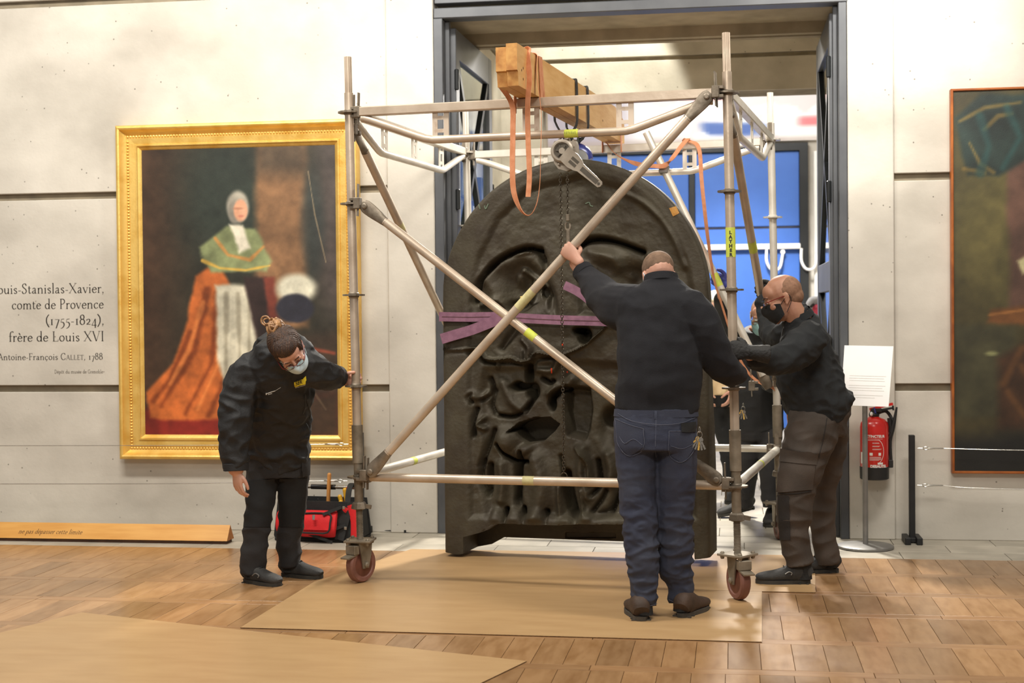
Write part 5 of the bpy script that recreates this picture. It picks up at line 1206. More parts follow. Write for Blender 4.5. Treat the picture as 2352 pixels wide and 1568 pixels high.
# ------------------------------------------------------------------ tool bag and the tools in it
g0, g1 = onfloor(634, 1241), onfloor(812, 1247); d = nrm(g1-g0); n_ = np.array([-d[1], d[0], 0]); L_ = .56; base = g0
bgx = lambda u, v, z: base+d*u+n_*v+Z3*z
bg = thing('tool_bag', 'open red and black fabric tool bag on the stone floor by the wall', 'tool bag', bgx(.28, .12, 0))
bax = (d, n_, Z3)
B = M(); B.prism([(0, 0), (.56, 0), (.575, .03), (.545, .26), (.015, .26), (-.015, .03)], .012, bgx(0, .0, .006), (d, Z3, n_)); B.prism([(0, 0), (.56, 0), (.575, .03), (.545, .26), (.015, .26), (-.015, .03)], .012, bgx(0, .24, .006), (d, Z3, n_))
B.cbox(bgx(.28, .126, .012), (.58, .26, .024), .006, bax); B.bar(bgx(-.012, .126, .03), bgx(.018, .126, .26), .24, .014, (1, 0, 0)); B.bar(bgx(.572, .126, .03), bgx(.545, .126, .26), .24, .014, (1, 0, 0)); bd = obj('bag_body', B, 'bag_black', bg, smooth=25)
B = M(); B.tube([bgx(.1, -.005, .2), bgx(.1, -.03, .17), bgx(.1, -.045, .1), bgx(.1, -.02, .05)], [(.075, .01), (.08, .02), (.08, .022), (.075, .012)], 14, 4, side=d, power=.6); obj('side_pocket', B, 'bag_red', bg)
B = M(); B.tube([bgx(.31, -.004, .2), bgx(.31, -.03, .175), bgx(.31, -.05, .1), bgx(.31, -.03, .045)], [(.13, .012), (.135, .024), (.135, .028), (.12, .016)], 16, 4, side=d, power=.5); pk = obj('front_pocket', B, 'bag_red', bg)
B = M(); B.tube([bgx(.31, -.045, .192), bgx(.31, -.066, .15), bgx(.31, -.078, .09)], [(.1, .01), (.104, .014), (.1, .012)], 14, 4, side=d, power=.5); fl = obj('pocket_flap', B, 'bag_red', pk)
B = M(); B.tube([bgx(.21, -.06, .192), bgx(.208, -.08, .13), bgx(.21, -.088, .078), bgx(.3, -.092, .072), bgx(.4, -.09, .078), bgx(.415, -.08, .14), bgx(.408, -.06, .19), bgx(.31, -.06, .198)], .006, 6, 3, closed=True); obj('piping', B, 'bag_black', pk)
B = M(); B.tube([bgx(.31, -.1, .19), bgx(.312, -.108, .16)], [(.01, .004), (.008, .004)], 8, side=d); obj('zip_pull', B, 'stand', pk)
for p_, q_, w_, h_ in (((.47, -.004, .25), (.45, -.012, .02), .06, .01), ((.47, -.02, .235), (.36, -.07, .19), .02, .02), ((.42, -.035, .09), (.5, -.02, .12), .02, .01), ((.22, -.05, .07), (.42, -.06, .01), .018, .006), ((.53, -.003, .26), (.46, -.018, .02), .045, .008)):
    B = M(); B.bar(bgx(*p_), bgx(*q_), w_, h_, n_); obj('webbing_strap', B, 'bag_black', bg, smooth=0)
B = M(); B.tube([bgx(.53, .0, .25), bgx(.56, .0, .15), bgx(.555, .0, .04)], [(.03, .012), (.035, .016), (.03, .012)], 10, 3, side=d, power=.6); B.tube([bgx(.47, -.002, .22), bgx(.5, -.004, .2)], [(.03, .008), (.03, .008)], 8, side=Z3, power=.6); obj('red_panel', B, 'bag_red', bg)
B = M()
for u in (.09, .5):
    B = M(); B.ribbon([bgx(u, .01, .24), bgx(u-.005, .05, .33), bgx(u-.01, .1, .365), bgx(u-.01, .13, .37), bgx(u-.01, .16, .365), bgx(u-.005, .2, .33), bgx(u, .24, .24)], .038, .007, d, 3); obj('handle_strap', B, 'bag_black', bg, smooth=40)
B = M(); B.tube([bgx(.09, .13, .345), bgx(.52, .13, .345)], .012, 14); hd = obj('carry_bar', B, 'metal', bg)
B = M(); B.tube([bgx(.2, .13, .345), bgx(.37, .13, .345)], .0165, 14); obj('grip', B, 'black_pl', hd)
B = M()
for u, z in ((.49, .232), (.5, .1), (.44, .1)):
    B = M(); B.cbox(bgx(u, -.03, z), (.018, .006, .02), .002, bax); obj('buckle', B, 'metal', bg, smooth=0)
def tool(name, label, cat, pts, rad, m, extra=None):
    o = thing(name, label, cat, pts[0]); B = M(); B.rtube(pts, rad, 12, 3); obj('handle', B, m, o)
    if extra: B = M(); extra[2](B); obj(extra[0], B, extra[1], o)
    return o
tool('hammer', 'wooden hammer handle standing up out of the red tool bag', 'hammer', [bgx(.325, .1, .05), bgx(.33, .1, .25), bgx(.34, .1, .43)], [.012, .013, .0135], 'tool_wood', ('head', 'galv_dark', lambda B: B.cbox(bgx(.325, .1, .05), (.1, .03, .03), .004, bax)))
tool('screwdriver', 'yellow and red screwdriver leaning left in the tool bag', 'screwdriver', [bgx(.435, .08, .235), bgx(.42, .08, .29)], [.013, .015], 'tool_yellow', ('shaft', 'metal', lambda B: B.tube([bgx(.435, .08, .235), bgx(.46, .08, .08)], .004, 8)))
tool('screwdriver', 'yellow and orange screwdriver standing tallest of the tools by the strap', 'screwdriver', [bgx(.455, .11, .25), bgx(.445, .11, .33)], [.013, .016], 'tool_yellow', ('shaft', 'metal', lambda B: B.tube([bgx(.455, .11, .25), bgx(.465, .11, .08)], .004, 8)))
tool('pliers', 'orange handled pliers against the right handle strap of the tool bag', 'pliers', [bgx(.475, .1, .24), bgx(.478, .1, .3), bgx(.468, .1, .345)], [.011, .013, .011], 'tool_orange', ('jaw', 'metal', lambda B: B.tube([bgx(.475, .1, .24), bgx(.478, .1, .12)], .012, 8)))
tool('screwdriver', 'short yellow screwdriver lowest of the tools in the bag', 'screwdriver', [bgx(.45, .05, .22), bgx(.438, .05, .258)], [.012, .014], 'tool_yellow', ('shaft', 'metal', lambda B: B.tube([bgx(.45, .05, .22), bgx(.46, .05, .08)], .004, 8)))
tool('pick_tool', 'thin black pick sticking out of the tool bag beside the hammer handle', 'tool', [bgx(.31, .06, .18), bgx(.275, .06, .272)], [.003, .005], 'black_pl')
tool('tape_measure', 'yellow and blue tape measure in the left end of the tool bag', 'tape measure', [bgx(.02, .05, .25), bgx(.05, .05, .268)], [.02, .022], 'tool_yellow', ('casing', 'hoist_blue', lambda B: B.cbox(bgx(.045, .03, .255), (.03, .02, .03), .004, bax)))
# far back: pink and grey bag on a stool at the right of the hall
c = at(1874, 720, 13.6)
o = thing('backpack', 'pink and grey backpack beyond the doorway behind the bald man', 'bag', (c[0], c[1], 0))
B = M(); B.rtube([c+np.array([0, 0, -.16]), c+np.array([0, 0, -.05]), c+np.array([.0, 0, .04])], [(.1, .07), (.11, .08), (.08, .06)], 16, 4); obj('body', B, 'pink', o)
B = M(); B.rtube([c+np.array([-.05, -.02, .02]), c+np.array([-.03, 0, .1]), c+np.array([.06, .02, .11])], [(.04, .06), (.05, .06), (.05, .05)], 14, 4); obj('flap', B, 'grey', o)
B = M(); B.tube([c+np.array([-.1, -.04, .02]), c+np.array([-.02, -.07, .09])], .012, 8); obj('strap', B, 'black_pl', o)
B = M(); zt_ = c[2]-.28
B.lathe([(.16, zt_), (.17, zt_+.01), (.17, zt_+.03)], (c[0], c[1], 0), seg=20)
for t in range(4): B.tube([(c[0]+.1*math.cos(t*PI/2), c[1]+.1*math.sin(t*PI/2), zt_), (c[0]+.17*math.cos(t*PI/2), c[1]+.17*math.sin(t*PI/2), 0)], .014, 8)
o = obj('bar_stool', B, 'stand'); tag(o, 'tall grey stool carrying the pink backpack beyond the doorway', 'stool')
# ------------------------------------------------------------------ people
def spec(pts):
    P = []; r = []
    for q in pts:
        px, py, Y, wpx = q[:4]; asp = q[4] if len(q) > 4 else 1.
        p = at(px, py, Y); rad = wpx/2*depth(p)/FPX; P.append(p); r.append((rad, rad*asp))
    return P, r
def limb(B, pts, k=1., side=None, rnd_=True, seg=20, sub=6):
    P, r = spec(pts); r = [(a*k, b*k) for a, b in r]; sd = RT if side is None else side
    (B.rtube if rnd_ else B.tube)(P, r, seg, sub, side=sd) if rnd_ else B.tube(P, r, seg, sub, True, sd)
    return B
def ridges(amp, sc, seed=0., amp2=0., sc2=None):
    def f(W, no):
        n = vnoise(W, sc, seed); d = amp*(1-2.4*np.abs(n))
        if amp2: d = d+amp2*vnoise(W, sc2 or (30, 30, 30), seed+5)
        return d
    return f
class Head:
    def __init__(s, c, fwd, up, k=1.):
        s.c = np.asarray(c, float); s.y = nrm(fwd); u = np.asarray(up, float); s.z = nrm(u-s.y*(u@s.y)); s.x = np.cross(s.y, s.z); s.k = k; s.ax = (s.x, s.y, s.z)
    def p(s, x, y, z): return s.c+(s.x*x+s.y*y+s.z*z)*s.k
    def e(s, B, c, r, seg=18, rings=12): B.ell(s.p(*c), [a*s.k for a in r], rot=s.ax, seg=seg, rings=rings)
    def build(s, B, neck=None, closed=True):
        e = lambda c, r: s.e(B, c, r)
        e((0, -.014, .032), (.077, .098, .088)); e((0, .03, -.03), (.064, .06, .09)); e((0, .035, -.075), (.05, .05, .04)); e((0, .07, -.104), (.024, .02, .018)); e((0, .048, .045), (.062, .045, .05))
        B.tube([s.p(0, .086, .018), s.p(0, .1, -.012), s.p(0, .108, -.032)], [.008*s.k, .01*s.k, .0125*s.k], 10, 3); e((0, .105, -.034), (.013, .014, .012))
        for a in (-1, 1):
            e((a*.014, .096, -.036), (.009, .011, .008)); e((a*.04, .06, -.028), (.026, .026, .024)); e((a*.032, .079, .004), (.0155, .012, .0125)); e((a*.03, .085, .026), (.024, .008, .007))
            e((a*.077, -.012, -.008), (.0075, .017, .028)); e((a*.082, -.02, .002), (.005, .011, .018)); e((a*.078, -.004, -.034), (.007, .008, .01))
        e((0, .09, -.064), (.024, .01, .007)); e((0, .088, -.074), (.02, .01, .007))
        if neck is not None: B.tube([s.p(0, -.028, -.03), s.p(0, -.03, -.09), neck], [.056*s.k, .056*s.k, .064*s.k], 18, 4)
    def mask(s, par, m, drop=0., name='face_mask'):
        V = []; nu, nv = 22, 12
        for lay_ in (0, .0022):
            for j in range(nv+1):
                v = j/nv
                for i in range(nu+1):
                    u = -1+2*i/nu; ph = u*R(82)
                    zt = -.012-.018*u*u+drop; zb_ = -.122+.034*u*u+drop*.6
                    z = zt+(zb_-zt)*v; bul = math.sin(PI*min(max(v, 0), 1))**.7
                    x = .0735*math.sin(ph)*(1-.1*v); y = .018+(.074+.022*bul*(1-u*u)+.024*math.exp(-(u/.24)**2)*math.exp(-((v-.18)/.34)**2))*math.cos(ph)*(1-.13*v*v)
                    y += .0018*math.sin(v*PI*6)*(1-u*u)
                    V.append(s.p(x, y+lay_, z))
        n1_ = (nu+1)*(nv+1); B = M(); I = lambda j, i, l: l*n1_+j*(nu+1)+i
        F = [(I(j, i, 1), I(j, i+1, 1), I(j+1, i+1, 1), I(j+1, i, 1)) for j in range(nv) for i in range(nu)]+[(I(j, i, 0), I(j+1, i, 0), I(j+1, i+1, 0), I(j, i+1, 0)) for j in range(nv) for i in range(nu)]
        B.add(V, F); o = obj(name, B, m, par, smooth=60)
        for a in (-1, 1):
            B = M(); B.tube([s.p(a*.07, .026, -.034+drop), s.p(a*.081, 0, -.01), s.p(a*.083, -.028, .006), s.p(a*.08, -.03, -.03), s.p(a*.07, .012, -.085+drop)], .0018, 6, 4); obj('ear_loop', B, m, o)
        return o
    def glasses(s, par, m, m2=None, tilt=0., lens=True, spread=.08, slip=0.):
        B = M()
        for a in (-1, 1):
            B.tube([s.p(a*.033+.025*math.cos(t), .104+slip-.006*math.cos(t)*a*1., .001+.0175*math.sin(t)) for t in np.linspace(0, 2*PI, 20)[:-1]], .0016*s.k, 6, closed=True)
        B.tube([s.p(-.008, .108+slip, .005), s.p(0, .111+slip, .008), s.p(.008, .108+slip, .005)], .0016, 6, 3); g = obj('glasses', B, m, par)
        for a in (-1, 1):
            B = M(); B.tube([s.p(a*.058, .099+slip, .006), s.p(a*.07, .085+slip, .006+tilt), s.p(a*spread, .02, .006+tilt), s.p(a*.081, -.016, .003), s.p(a*.079, -.03, -.012)], [.0022, .0024, .0024, .0022, .002], 6, 3); obj('temple', B, (m2 or m), g)
        if lens:
            for a in (-1, 1):
                B = M(); B.lathe([(.0235, -.0006), (.0235, .0006)], s.p(a*.033, .104+slip, .001), s.y, 18); obj('lens', B, 'glass', g, smooth=0)
        return g
def hand(B, wrist, fdir, dors, thumbside, curl=(62, 78, 48), k=1., tcurl=.5, rad=1., spread=.0, tdirs=None, wr=.026):
    """palm, four fingers of different lengths with three joints each and a thumb leaving the side of the palm"""
    X = nrm(fdir); Z = np.asarray(dors, float); Z = nrm(Z-X*(Z@X)); Y = np.cross(Z, X); Y = Y if Y @ np.asarray(thumbside, float) > 0 else -Y
    P = lambda x, y, z: np.asarray(wrist, float)+(X*x+Y*y+Z*z)*k
    rr = lambda *a: [(p*k*rad, q*k*rad) for p, q in a]
    B.rtube([P(-.02, 0, 0), P(.012, .001, 0), P(.04, .002, .001), P(.07, .001, .002), P(.09, 0, 0)], rr((wr, wr*.8), (.03, .02), (.038, .0165), (.041, .0145), (.038, .011)), 18, 4, side=Y)
    B.ell(P(.03, .022, -.009), (.02*k*rad, .016*k*rad, .014*k*rad), rot=(X, Y, Z))
    for i, (yy, L_, x0, r0) in enumerate(((.031, .076, .088, .0092), (.0105, .084, .093, .0096), (-.011, .078, .09, .0092), (-.031, .062, .082, .0082))):
        p = P(x0-.012, yy, .001); a = 0; pts = [p, P(x0, yy, .002)]; cur = pts[-1]; rads = [r0*1.05, r0*1.06]
        for ph, (fr, cu) in enumerate(zip((.46, .3, .24), curl)):
            a += R(cu*(1+.04*i)); d = X*math.cos(a)-Z*math.sin(a)+Y*spread*(1.5-i)*.5; d = nrm(d)
            mid = cur+d*L_*fr*.5*k; cur = cur+d*L_*fr*k; pts += [mid, cur]; rads += [r0*(.98-.08*ph), r0*(.97-.09*ph)]
        B.rtube(pts, [(q*k*rad, q*k*rad) for q in rads], 12, 2, side=Y)
    td = tdirs or [(.55, .7, -.35), (.8, .35, -.45), (.75, -.1, -.6)]
    p = P(.02, .024, -.006); pts = [p]; cur = p
    for d, L_ in zip(td, (.036, .034, .028)):
        d = nrm(X*d[0]+Y*d[1]+Z*d[2]); cur = cur+d*L_*k; pts.append(cur)
    B.rtube(pts, [(q*k*rad, q*k*rad) for q in (.0135, .0125, .0108, .009)], 12, 3, side=Z)
    return B
def shoe(par, heel, ang, L_, mu, ms, lift=0., lace=True, swoosh=False, hi=1., wd=1.):
    """lace-up shoe: outlined sole plus lofted upper"""
    X = np.array([math.cos(ang)*math.cos(lift), math.sin(ang)*math.cos(lift), -math.sin(lift)]); Y = np.array([-math.sin(ang), math.cos(ang), 0]); Z = np.cross(X, Y); Z = Z if Z[2] > 0 else -Z
    P = lambda x, y, z: np.asarray(heel, float)+X*x+Y*y+Z*z
    ol = []
    for t in range(28):
        a = 2*PI*t/28; x = L_/2-L_/2*math.cos(a); u = x/L_; w = (.034+.016*sm(.2, .7, u)-.006*sm(.8, 1, u))*wd*(abs(math.sin(a))**.55); ol.append((x, math.copysign(w, math.sin(a))))
    B = M(); B.prism(ol, .02, P(0, 0, 0), (X, Y, Z))
    for t in range(7): B.box(P(.02+t*L_*.14, 0, .003), (.012, .075*wd, .006), (X, Y, Z))
    so = None
    Bu = M(); xs = [.012, .05, .09, .13, .17, .21, .25, .275, .29]
    sec = []; rr = []
    for u, w, h_ in ((.02, .030, .062), (.1, .036, .098), (.24, .038, .104), (.36, .039, .088), (.5, .042, .07), (.66, .047, .056), (.82, .046, .047), (.93, .038, .038), (.985, .022, .026)):
        sec.append(P(u*L_, 0, .013+h_*hi*.47)); rr.append((w*wd, h_*hi*.54))
    Bu.tube(sec, rr, 18, 3, True, Y, power=.82); up = obj('shoe', Bu, mu, par, smooth=50)
    obj('sole', B, ms, up, smooth=25)
    if lace:
        B = M()
        for i in range(4):
            u = .3+i*.085; h_ = (.128-.017*i*1.05)*hi; B.tube([P(u*L_, -.026, h_*.83), P((u+.02)*L_, 0, h_+.002), P(u*L_, .026, h_*.83)], .0026, 6, 2)
        B.tube([P(.28*L_, .004, .125*hi), P(.26*L_, .03, .15*hi), P(.2*L_+.04, .05, .14*hi), P(.32*L_, .02, .118*hi)], .0022, 6, 4); B.tube([P(.28*L_, -.004, .125*hi), P(.27*L_, -.03, .145*hi), P(.33*L_, -.045, .12*hi)], .0022, 6, 3)
        obj('laces', B, 'lace', up)
    if swoosh:
        B = M(); sgn = -1
        q = [P(.40*L_, sgn*.047*wd, .05), P(.5*L_, sgn*.049*wd, .066), P(.6*L_, sgn*.051*wd, .058), P(.58*L_, sgn*.052*wd, .045)]; B.tube(q, .003, 6, 4); obj('side_mark', B, 'stand', up)
    return up
def text_on(bv, txt, o_, ux_, vy_, par, m, off=.003, size=1., bold=0., name='print'):
    """text laid on a surface: o_ = start of baseline, ux_/vy_ = picture vectors of one em across and up"""
    v, f = text_mesh(txt, size, 'LEFT', bold); V = []
    for p in v:
        q = cast(bv, o_[0]+ux_[0]*p[0]+vy_[0]*p[1], o_[1]+ux_[1]*p[0]+vy_[1]*p[1], off)
        if q is None: return None
        V.append(q)
    B = M(); B.add(V, f); return obj(name, B, m, par, smooth=0)
def body_obj(B, par, m='skin', fold=None): return remesh('body', B, m, par, .0046, 3, fold)

def sock(par, px, y0, y1, Y, r_=.04):
    B = M(); a, b = at(px, y0, Y), at(px, y1, Y); b[2] = max(b[2], .03); B.tube([a, (a+b)/2, b], [r_, r_*.95, r_*1.02], 14, 3); return obj('sock', B, 'lace', par)
# ---- man in jeans, seen from behind -------------------------------------------------
Y0 = 6.97
mj = thing('person', 'man in black sweater and blue jeans seen from behind, left arm raised to the brace', 'person', (*((at(1475, 1425, 6.87)+at(1567, 1415, 6.99))/2)[:2], 0))
torso = [(1507, 948, 6.99, 192, .62), (1512, 900, 6.99, 196, .62), (1515, 850, 7.0, 196, .62), (1517, 800, 7.02, 200, .6), (1520, 750, 7.05, 206, .58), (1522, 712, 7.07, 212, .54), (1521, 684, 7.09, 190, .5), (1520, 662, 7.11, 126, .62), (1519, 645, 7.12, 82, .9), (1518, 634, 7.125, 72, 1)]
larm = [(1462, 712, 7.08, 116), (1428, 705, 7.15, 112), (1398, 690, 7.24, 94), (1372, 662, 7.35, 76), (1352, 638, 7.42, 58), (1338, 622, 7.45, 48)]
lfore = [(1350, 640, 7.42, 40), (1336, 620, 7.46, 36), (1322, 604, 7.49, 31)]
rarm = [(1575, 710, 7.07, 104), (1608, 742, 7.05, 92), (1632, 790, 7.06, 84), (1654, 832, 7.1, 78), (1672, 852, 7.16, 68), (1690, 858, 7.27, 52), (1695, 856, 7.33, 42)]
pelv = [(1507, 938, 6.99, 190, .62), (1506, 975, 6.985, 195, .66), (1505, 1010, 6.98, 192, .7), (1505, 1040, 6.97, 182, .7)]
lleg = [(1459, 1000, 6.98, 100), (1461, 1050, 6.97, 98), (1464, 1110, 6.96, 90), (1468, 1180, 6.95, 84), (1474, 1250, 6.93, 77), (1479, 1310, 6.92, 72), (1480, 1350, 6.91, 60), (1481, 1392, 6.9, 55)]
rleg = [(1556, 1000, 6.99, 96), (1555, 1050, 6.99, 96), (1552, 1110, 6.99, 92), (1549, 1180, 7.0, 86), (1552, 1250, 7.0, 80), (1554, 1310, 7.01, 76), (1562, 1345, 7.01, 58), (1564, 1382, 7.0, 54)]
hd = Head(at(1512, 636, 7.165), (-.30, .80, -.52), (-.2, .5, .84), 1.0)
B = M(); hd.build(B, at(1519, 668, 7.1))
for s_, k in ((torso[:-3], .84), (larm[:-1], .74), (rarm, .76), (pelv[:2], .6), (lleg[1:-1], .7), (rleg[1:-1], .7)): limb(B, s_, k)
limb(B, lfore)
# left hand closed over the rising brace
bd = nrm(S(BAY-.075, F1-.02, 2.584)-S(.075, F1-.02, .6)); bp = S(.075, F1-.02, .6)
dR = ray(1307, 577); tt = None
n_ = SUY; bpt = CAM+dR*((bp-CAM)@n_)/(dR@n_)
Zd = nrm(-SUY*.95+Z3*.1); Xd = np.cross(bd, Zd); Xd = Xd if Xd[2] > 0 else -Xd
wr_ = bpt+Zd*.04-Xd*.074; hand(B, wr_, Xd, Zd, bd, (64, 84, 52), 1.0, tdirs=[(.3, .6, -.7), (.7, .2, -.7), (.5, -.3, -.8)])
P, r = spec(lfore); B.tube([P[-2], P[-1]*.5+wr_*.5, wr_+Xd*.01], [.036, .031, .029], 14, 3)
# right hand on the standard
sp_ = S(BAY, 0, 1.2); rw_ = sp_+np.array([-.075, -.03, -.01]); hand(B, rw_+np.array([0, -.01, 0]), nrm((.9, .15, -.1)), nrm((.0, -1, .1)), (0, 0, 1), (50, 75, 50), 1.0)
P, r = spec(rarm); B.tube([P[-2], P[-1], rw_], [.03, .03, .028], 12, 3)
bo = body_obj(B, mj)
B = M(); 
for s_ in (torso,): limb(B, s_, 1., rnd_=False)
limb(B, larm[:-1], 1., rnd_=True); P, r = spec(larm); B.tube(P[-3:], r[-3:], 20, 5); limb(B, rarm)
def swf(W, no):
    n = vnoise(W, (5, 5, 9), 3.); return .006*(1-2.6*np.abs(n))-.002+.004*vnoise(W, (14, 14, 20), 8.)
sw = remesh('sweater', B, 'wool', mj, .007, 5, swf)
bvS = bvh(sw)
B = M(); P, r = spec([(1519, 650, 7.12, 84), (1518, 633, 7.13, 78)]); B.tube([P[0], P[1]], [r[0][0], r[1][0]], 28, cap=False); B.tube([P[1], P[0]*.3+P[1]*.7], [r[1][0], r[1][0]*.93], 28, cap=False); obj('collar', B, 'wool', sw)
P, r = spec(larm); dd = nrm(P[-1]-P[-2]); B = M(); B.tube([P[-1]-dd*.035, P[-1]-dd*.03, P[-1]+dd*.008, P[-1]+dd*.012, P[-1]+dd*.004], [r[-1][0]*1.0, r[-1][0]*1.08, r[-1][0]*1.04, r[-1][0]*.98, r[-1][0]*.85], 20); obj('cuff', B, 'wool', sw)
B = M(); limb(B, pelv, 1., rnd_=False); limb(B, lleg[1:], 1., rnd_=False); limb(B, rleg[1:], 1., rnd_=False); limb(B, lleg[:3]); limb(B, rleg[:3])
def jf(W, no):
    z = W[:, 2]; k = sm(.75, .45, z)*.8+.25; n = vnoise(W+np.stack([W[:, 2]*.5]*3, 1)*0, (5, 5, 15), 1.); n2_ = vnoise(W, (16, 16, 26), 4.)
    return k*(.009*(1-2.8*np.abs(n))-.003)+.005*(1-2.6*np.abs(n2_))*k-.002
je = remesh('jeans', B, 'denim', mj, .0065, 3, jf); bvJ = bvh(je)
B = M(); patch(B, bvJ, [(1415, 962), (1478, 984), (1478, 1026), (1420, 1020)], 8, 6, .004); patch(B, bvJ, [(1420, 1020), (1478, 1026), (1449, 1046), (1444, 1046)], 8, 3, .004); obj('back_pocket', B, 'denim', je, smooth=60)
B = M(); patch(B, bvJ, [(1536, 990), (1597, 984), (1592, 1030), (1538, 1044)], 8, 6, .004); patch(B, bvJ, [(1538, 1044), (1592, 1030), (1574, 1058), (1562, 1060)], 8, 3, .004); obj('back_pocket', B, 'denim', je, smooth=60)
for q in ([(1415, 962), (1446, 975), (1478, 984)], [(1415, 962), (1418, 1000), (1422, 1022), (1446, 1047), (1478, 1028), (1478, 984)], [(1536, 990), (1566, 990), (1597, 984)], [(1536, 990), (1538, 1044), (1566, 1061), (1594, 1030), (1597, 984)], [(1412, 944), (1450, 966), (1505, 975), (1560, 972), (1602, 956)], [(1507, 948), (1506, 1000), (1505, 1050)], [(1424, 1002), (1436, 1018), (1456, 1008), (1476, 1022)], [(1540, 1024), (1566, 1030), (1590, 1020)], [(1455, 1386), (1481, 1391), (1507, 1386)], [(1538, 1376), (1562, 1384), (1590, 1370)]): B = M(); lay(B, bvJ, q, .0013, .005, 4); obj('seam', B, 'denim_seam', je)
B = M(); P, r = spec([(1507, 955, 6.99, 196, .63), (1507, 938, 6.99, 192, .63)]); B.tube(P, r, 36, cap=False, side=RT); obj('waistband', B, 'denim', je)
B = M(); patch(B, bvJ, [(1503, 938), (1509, 938), (1509, 962), (1503, 962)], 2, 4, .007); obj('belt_loop', B, 'denim', je, smooth=60)
h0 = onfloor(1470, 1426); h1 = onfloor(1562, 1416)
shoe(mj, at(1474, 1427, 6.83)*np.array([1, 1, 0])+np.array([0, 0, .0055]), R(101), .30, 'boot', 'sole', 0, False, False, 1.05, 1.25)
shoe(mj, at(1563, 1417, 6.93)*np.array([1, 1, 0])+np.array([0, 0, .0055]), R(70), .30, 'boot', 'sole', 0, False, False, 1.05, 1.25)
# cropped hair
B = M(); hd.e(B, (0, -.020, .042), (.0786, .0945, .0805), 26, 18); remesh('hair', B, 'hair_buzz', mj, .004, 3)
hd.mask(mj, 'mask_blue')
B = M(); patch(B, bvJ, [(1562, 972), (1596, 968), (1596, 992), (1564, 992)], 6, 4, .0065); V0 = list(B.v); B.v = [tuple(np.array(v)-FWD*.004) for v in V0]; F0 = list(B.f); n = len(B.v); B.v += [tuple(np.array(v)) for v in V0]; B.f += [tuple(i+n for i in reversed(q)) for q in F0]; B.mi = [0]*len(B.f)
if F0: o = obj('wallet', B, 'black_pl', smooth=40); tag(o, 'black wallet sticking out of the right back pocket of the jeans', 'wallet')
def keys(label, px, py, Y, n):
    c = at(px, py, Y); o = thing('key_ring', label, 'keys', c)
    B = M(); ring(B, c, RT, UP, .012, .016, .0014, 16); ring(B, c+UP*.024, RT*.6+FWD*.4, UP, .006, .014, .0018, 14); obj('ring', B, 'metal', o)
    for i in range(n):
        a = R(-52+i*(74/max(n-1, 1))); d = -UP*math.cos(a)+RT*math.sin(a)*-1*-1; d = nrm(d); s_ = nrm(np.cross(d, FWD)); B = M(); q = c-UP*.012-FWD*.003*i
        B.lathe([(.011, -.001), (.011, .001)], q+d*.012, FWD, 10); B.box(q+d*.04, (.044, .007, .002), (d, s_, np.cross(d, s_)))
        for j in range(3): B.box(q+d*(.045+.007*j)+s_*.0045, (.004, .003, .002), (d, s_, np.cross(d, s_)))
        obj('key', B, 'gold' if i % 3 == 0 else 'metal', o, smooth=0)
keys('bunch of keys hanging at the right hip of the man in jeans', 1607, 998, 6.93, 6)

for q in ((1481, 1375, 1418, 6.88), (1565, 1366, 1408, 6.98)): sock(mj, *q)
# ---- bald man at the right, leaning in profile -----------------------------------------
YR = 8.02
mr = thing('person', 'bald man in black sweatshirt and cargo trousers leaning on the right standard', 'person', (*((onfloor(1805, 1340)+onfloor(1900, 1315))/2)[:2], 0))
torso = [(1880, 936, 8.05, 146, 1.2), (1868, 900, 8.05, 150, 1.2), (1858, 860, 8.05, 148, 1.2), (1852, 820, 8.04, 134, 1.28), (1848, 785, 8.03, 118, 1.36), (1842, 755, 8.02, 98, 1.4), (1835, 728, 8.0, 70, 1.2), (1829, 708, 7.98, 52, 1.05)]
larm = [(1862, 776, 7.8, 84), (1836, 800, 7.72, 84), (1806, 820, 7.66, 78), (1782, 828, 7.6, 68), (1754, 826, 7.53, 56), (1728, 820, 7.47, 47)]
rarm = [(1820, 770, 8.25, 84), (1796, 778, 8.36, 72), (1778, 768, 8.46, 62), (1768, 735, 8.56, 52), (1758, 704, 8.62, 42), (1752, 690, 8.64, 38)]
pelv = [(1884, 925, 8.06, 136, 1.15), (1880, 960, 8.06, 138, 1.1), (1876, 995, 8.05, 130, 1.0)]
lleg = [(1872, 960, 7.98, 118), (1862, 1000, 7.96, 118), (1846, 1050, 7.93, 106), (1832, 1105, 7.91, 92), (1825, 1160, 7.9, 82), (1824, 1215, 7.9, 74), (1828, 1260, 7.9, 64), (1836, 1296, 7.9, 66)]
rleg = [(1890, 960, 8.16, 112), (1898, 1010, 8.18, 98), (1898, 1060, 8.2, 80), (1891, 1110, 8.22, 68), (1888, 1160, 8.23, 60), (1890, 1215, 8.24, 54), (1896, 1260, 8.25, 56), (1900, 1292, 8.26, 60)]
hc_ = at(1797, 684, 7.96); hd = Head(hc_, (-.93, -.06, -.36), (-.36, 0, .93), 1.02)
B = M(); hd.build(B, at(1834, 738, 7.99))
for s_, k in ((torso[:-1], .84), (larm, .76), (rarm, .76), (pelv[:2], .6), (lleg[1:-1], .7), (rleg[1:-1], .7)): limb(B, s_, k)
sp_ = S(BAY, 0, 1.272)
Zd = nrm((.1, -1, .1)); Xd = nrm((-1, -.1, .12)); wl_ = sp_+Zd*.045-Xd*.078
P, r = spec(larm); B.tube([P[-2], P[-1], wl_], [.036, .032, .028], 14, 3); hand(B, wl_, Xd, Zd, (0, 0, 1), (55, 80, 50), 1., tdirs=[(.45, .7, -.4), (.8, .2, -.5), (.6, -.1, -.8)])
brD0, brD1 = S(BAY, .06, 2.5), S(BAY, BAY-.08, 1.06); bdir = nrm(brD1-brD0)
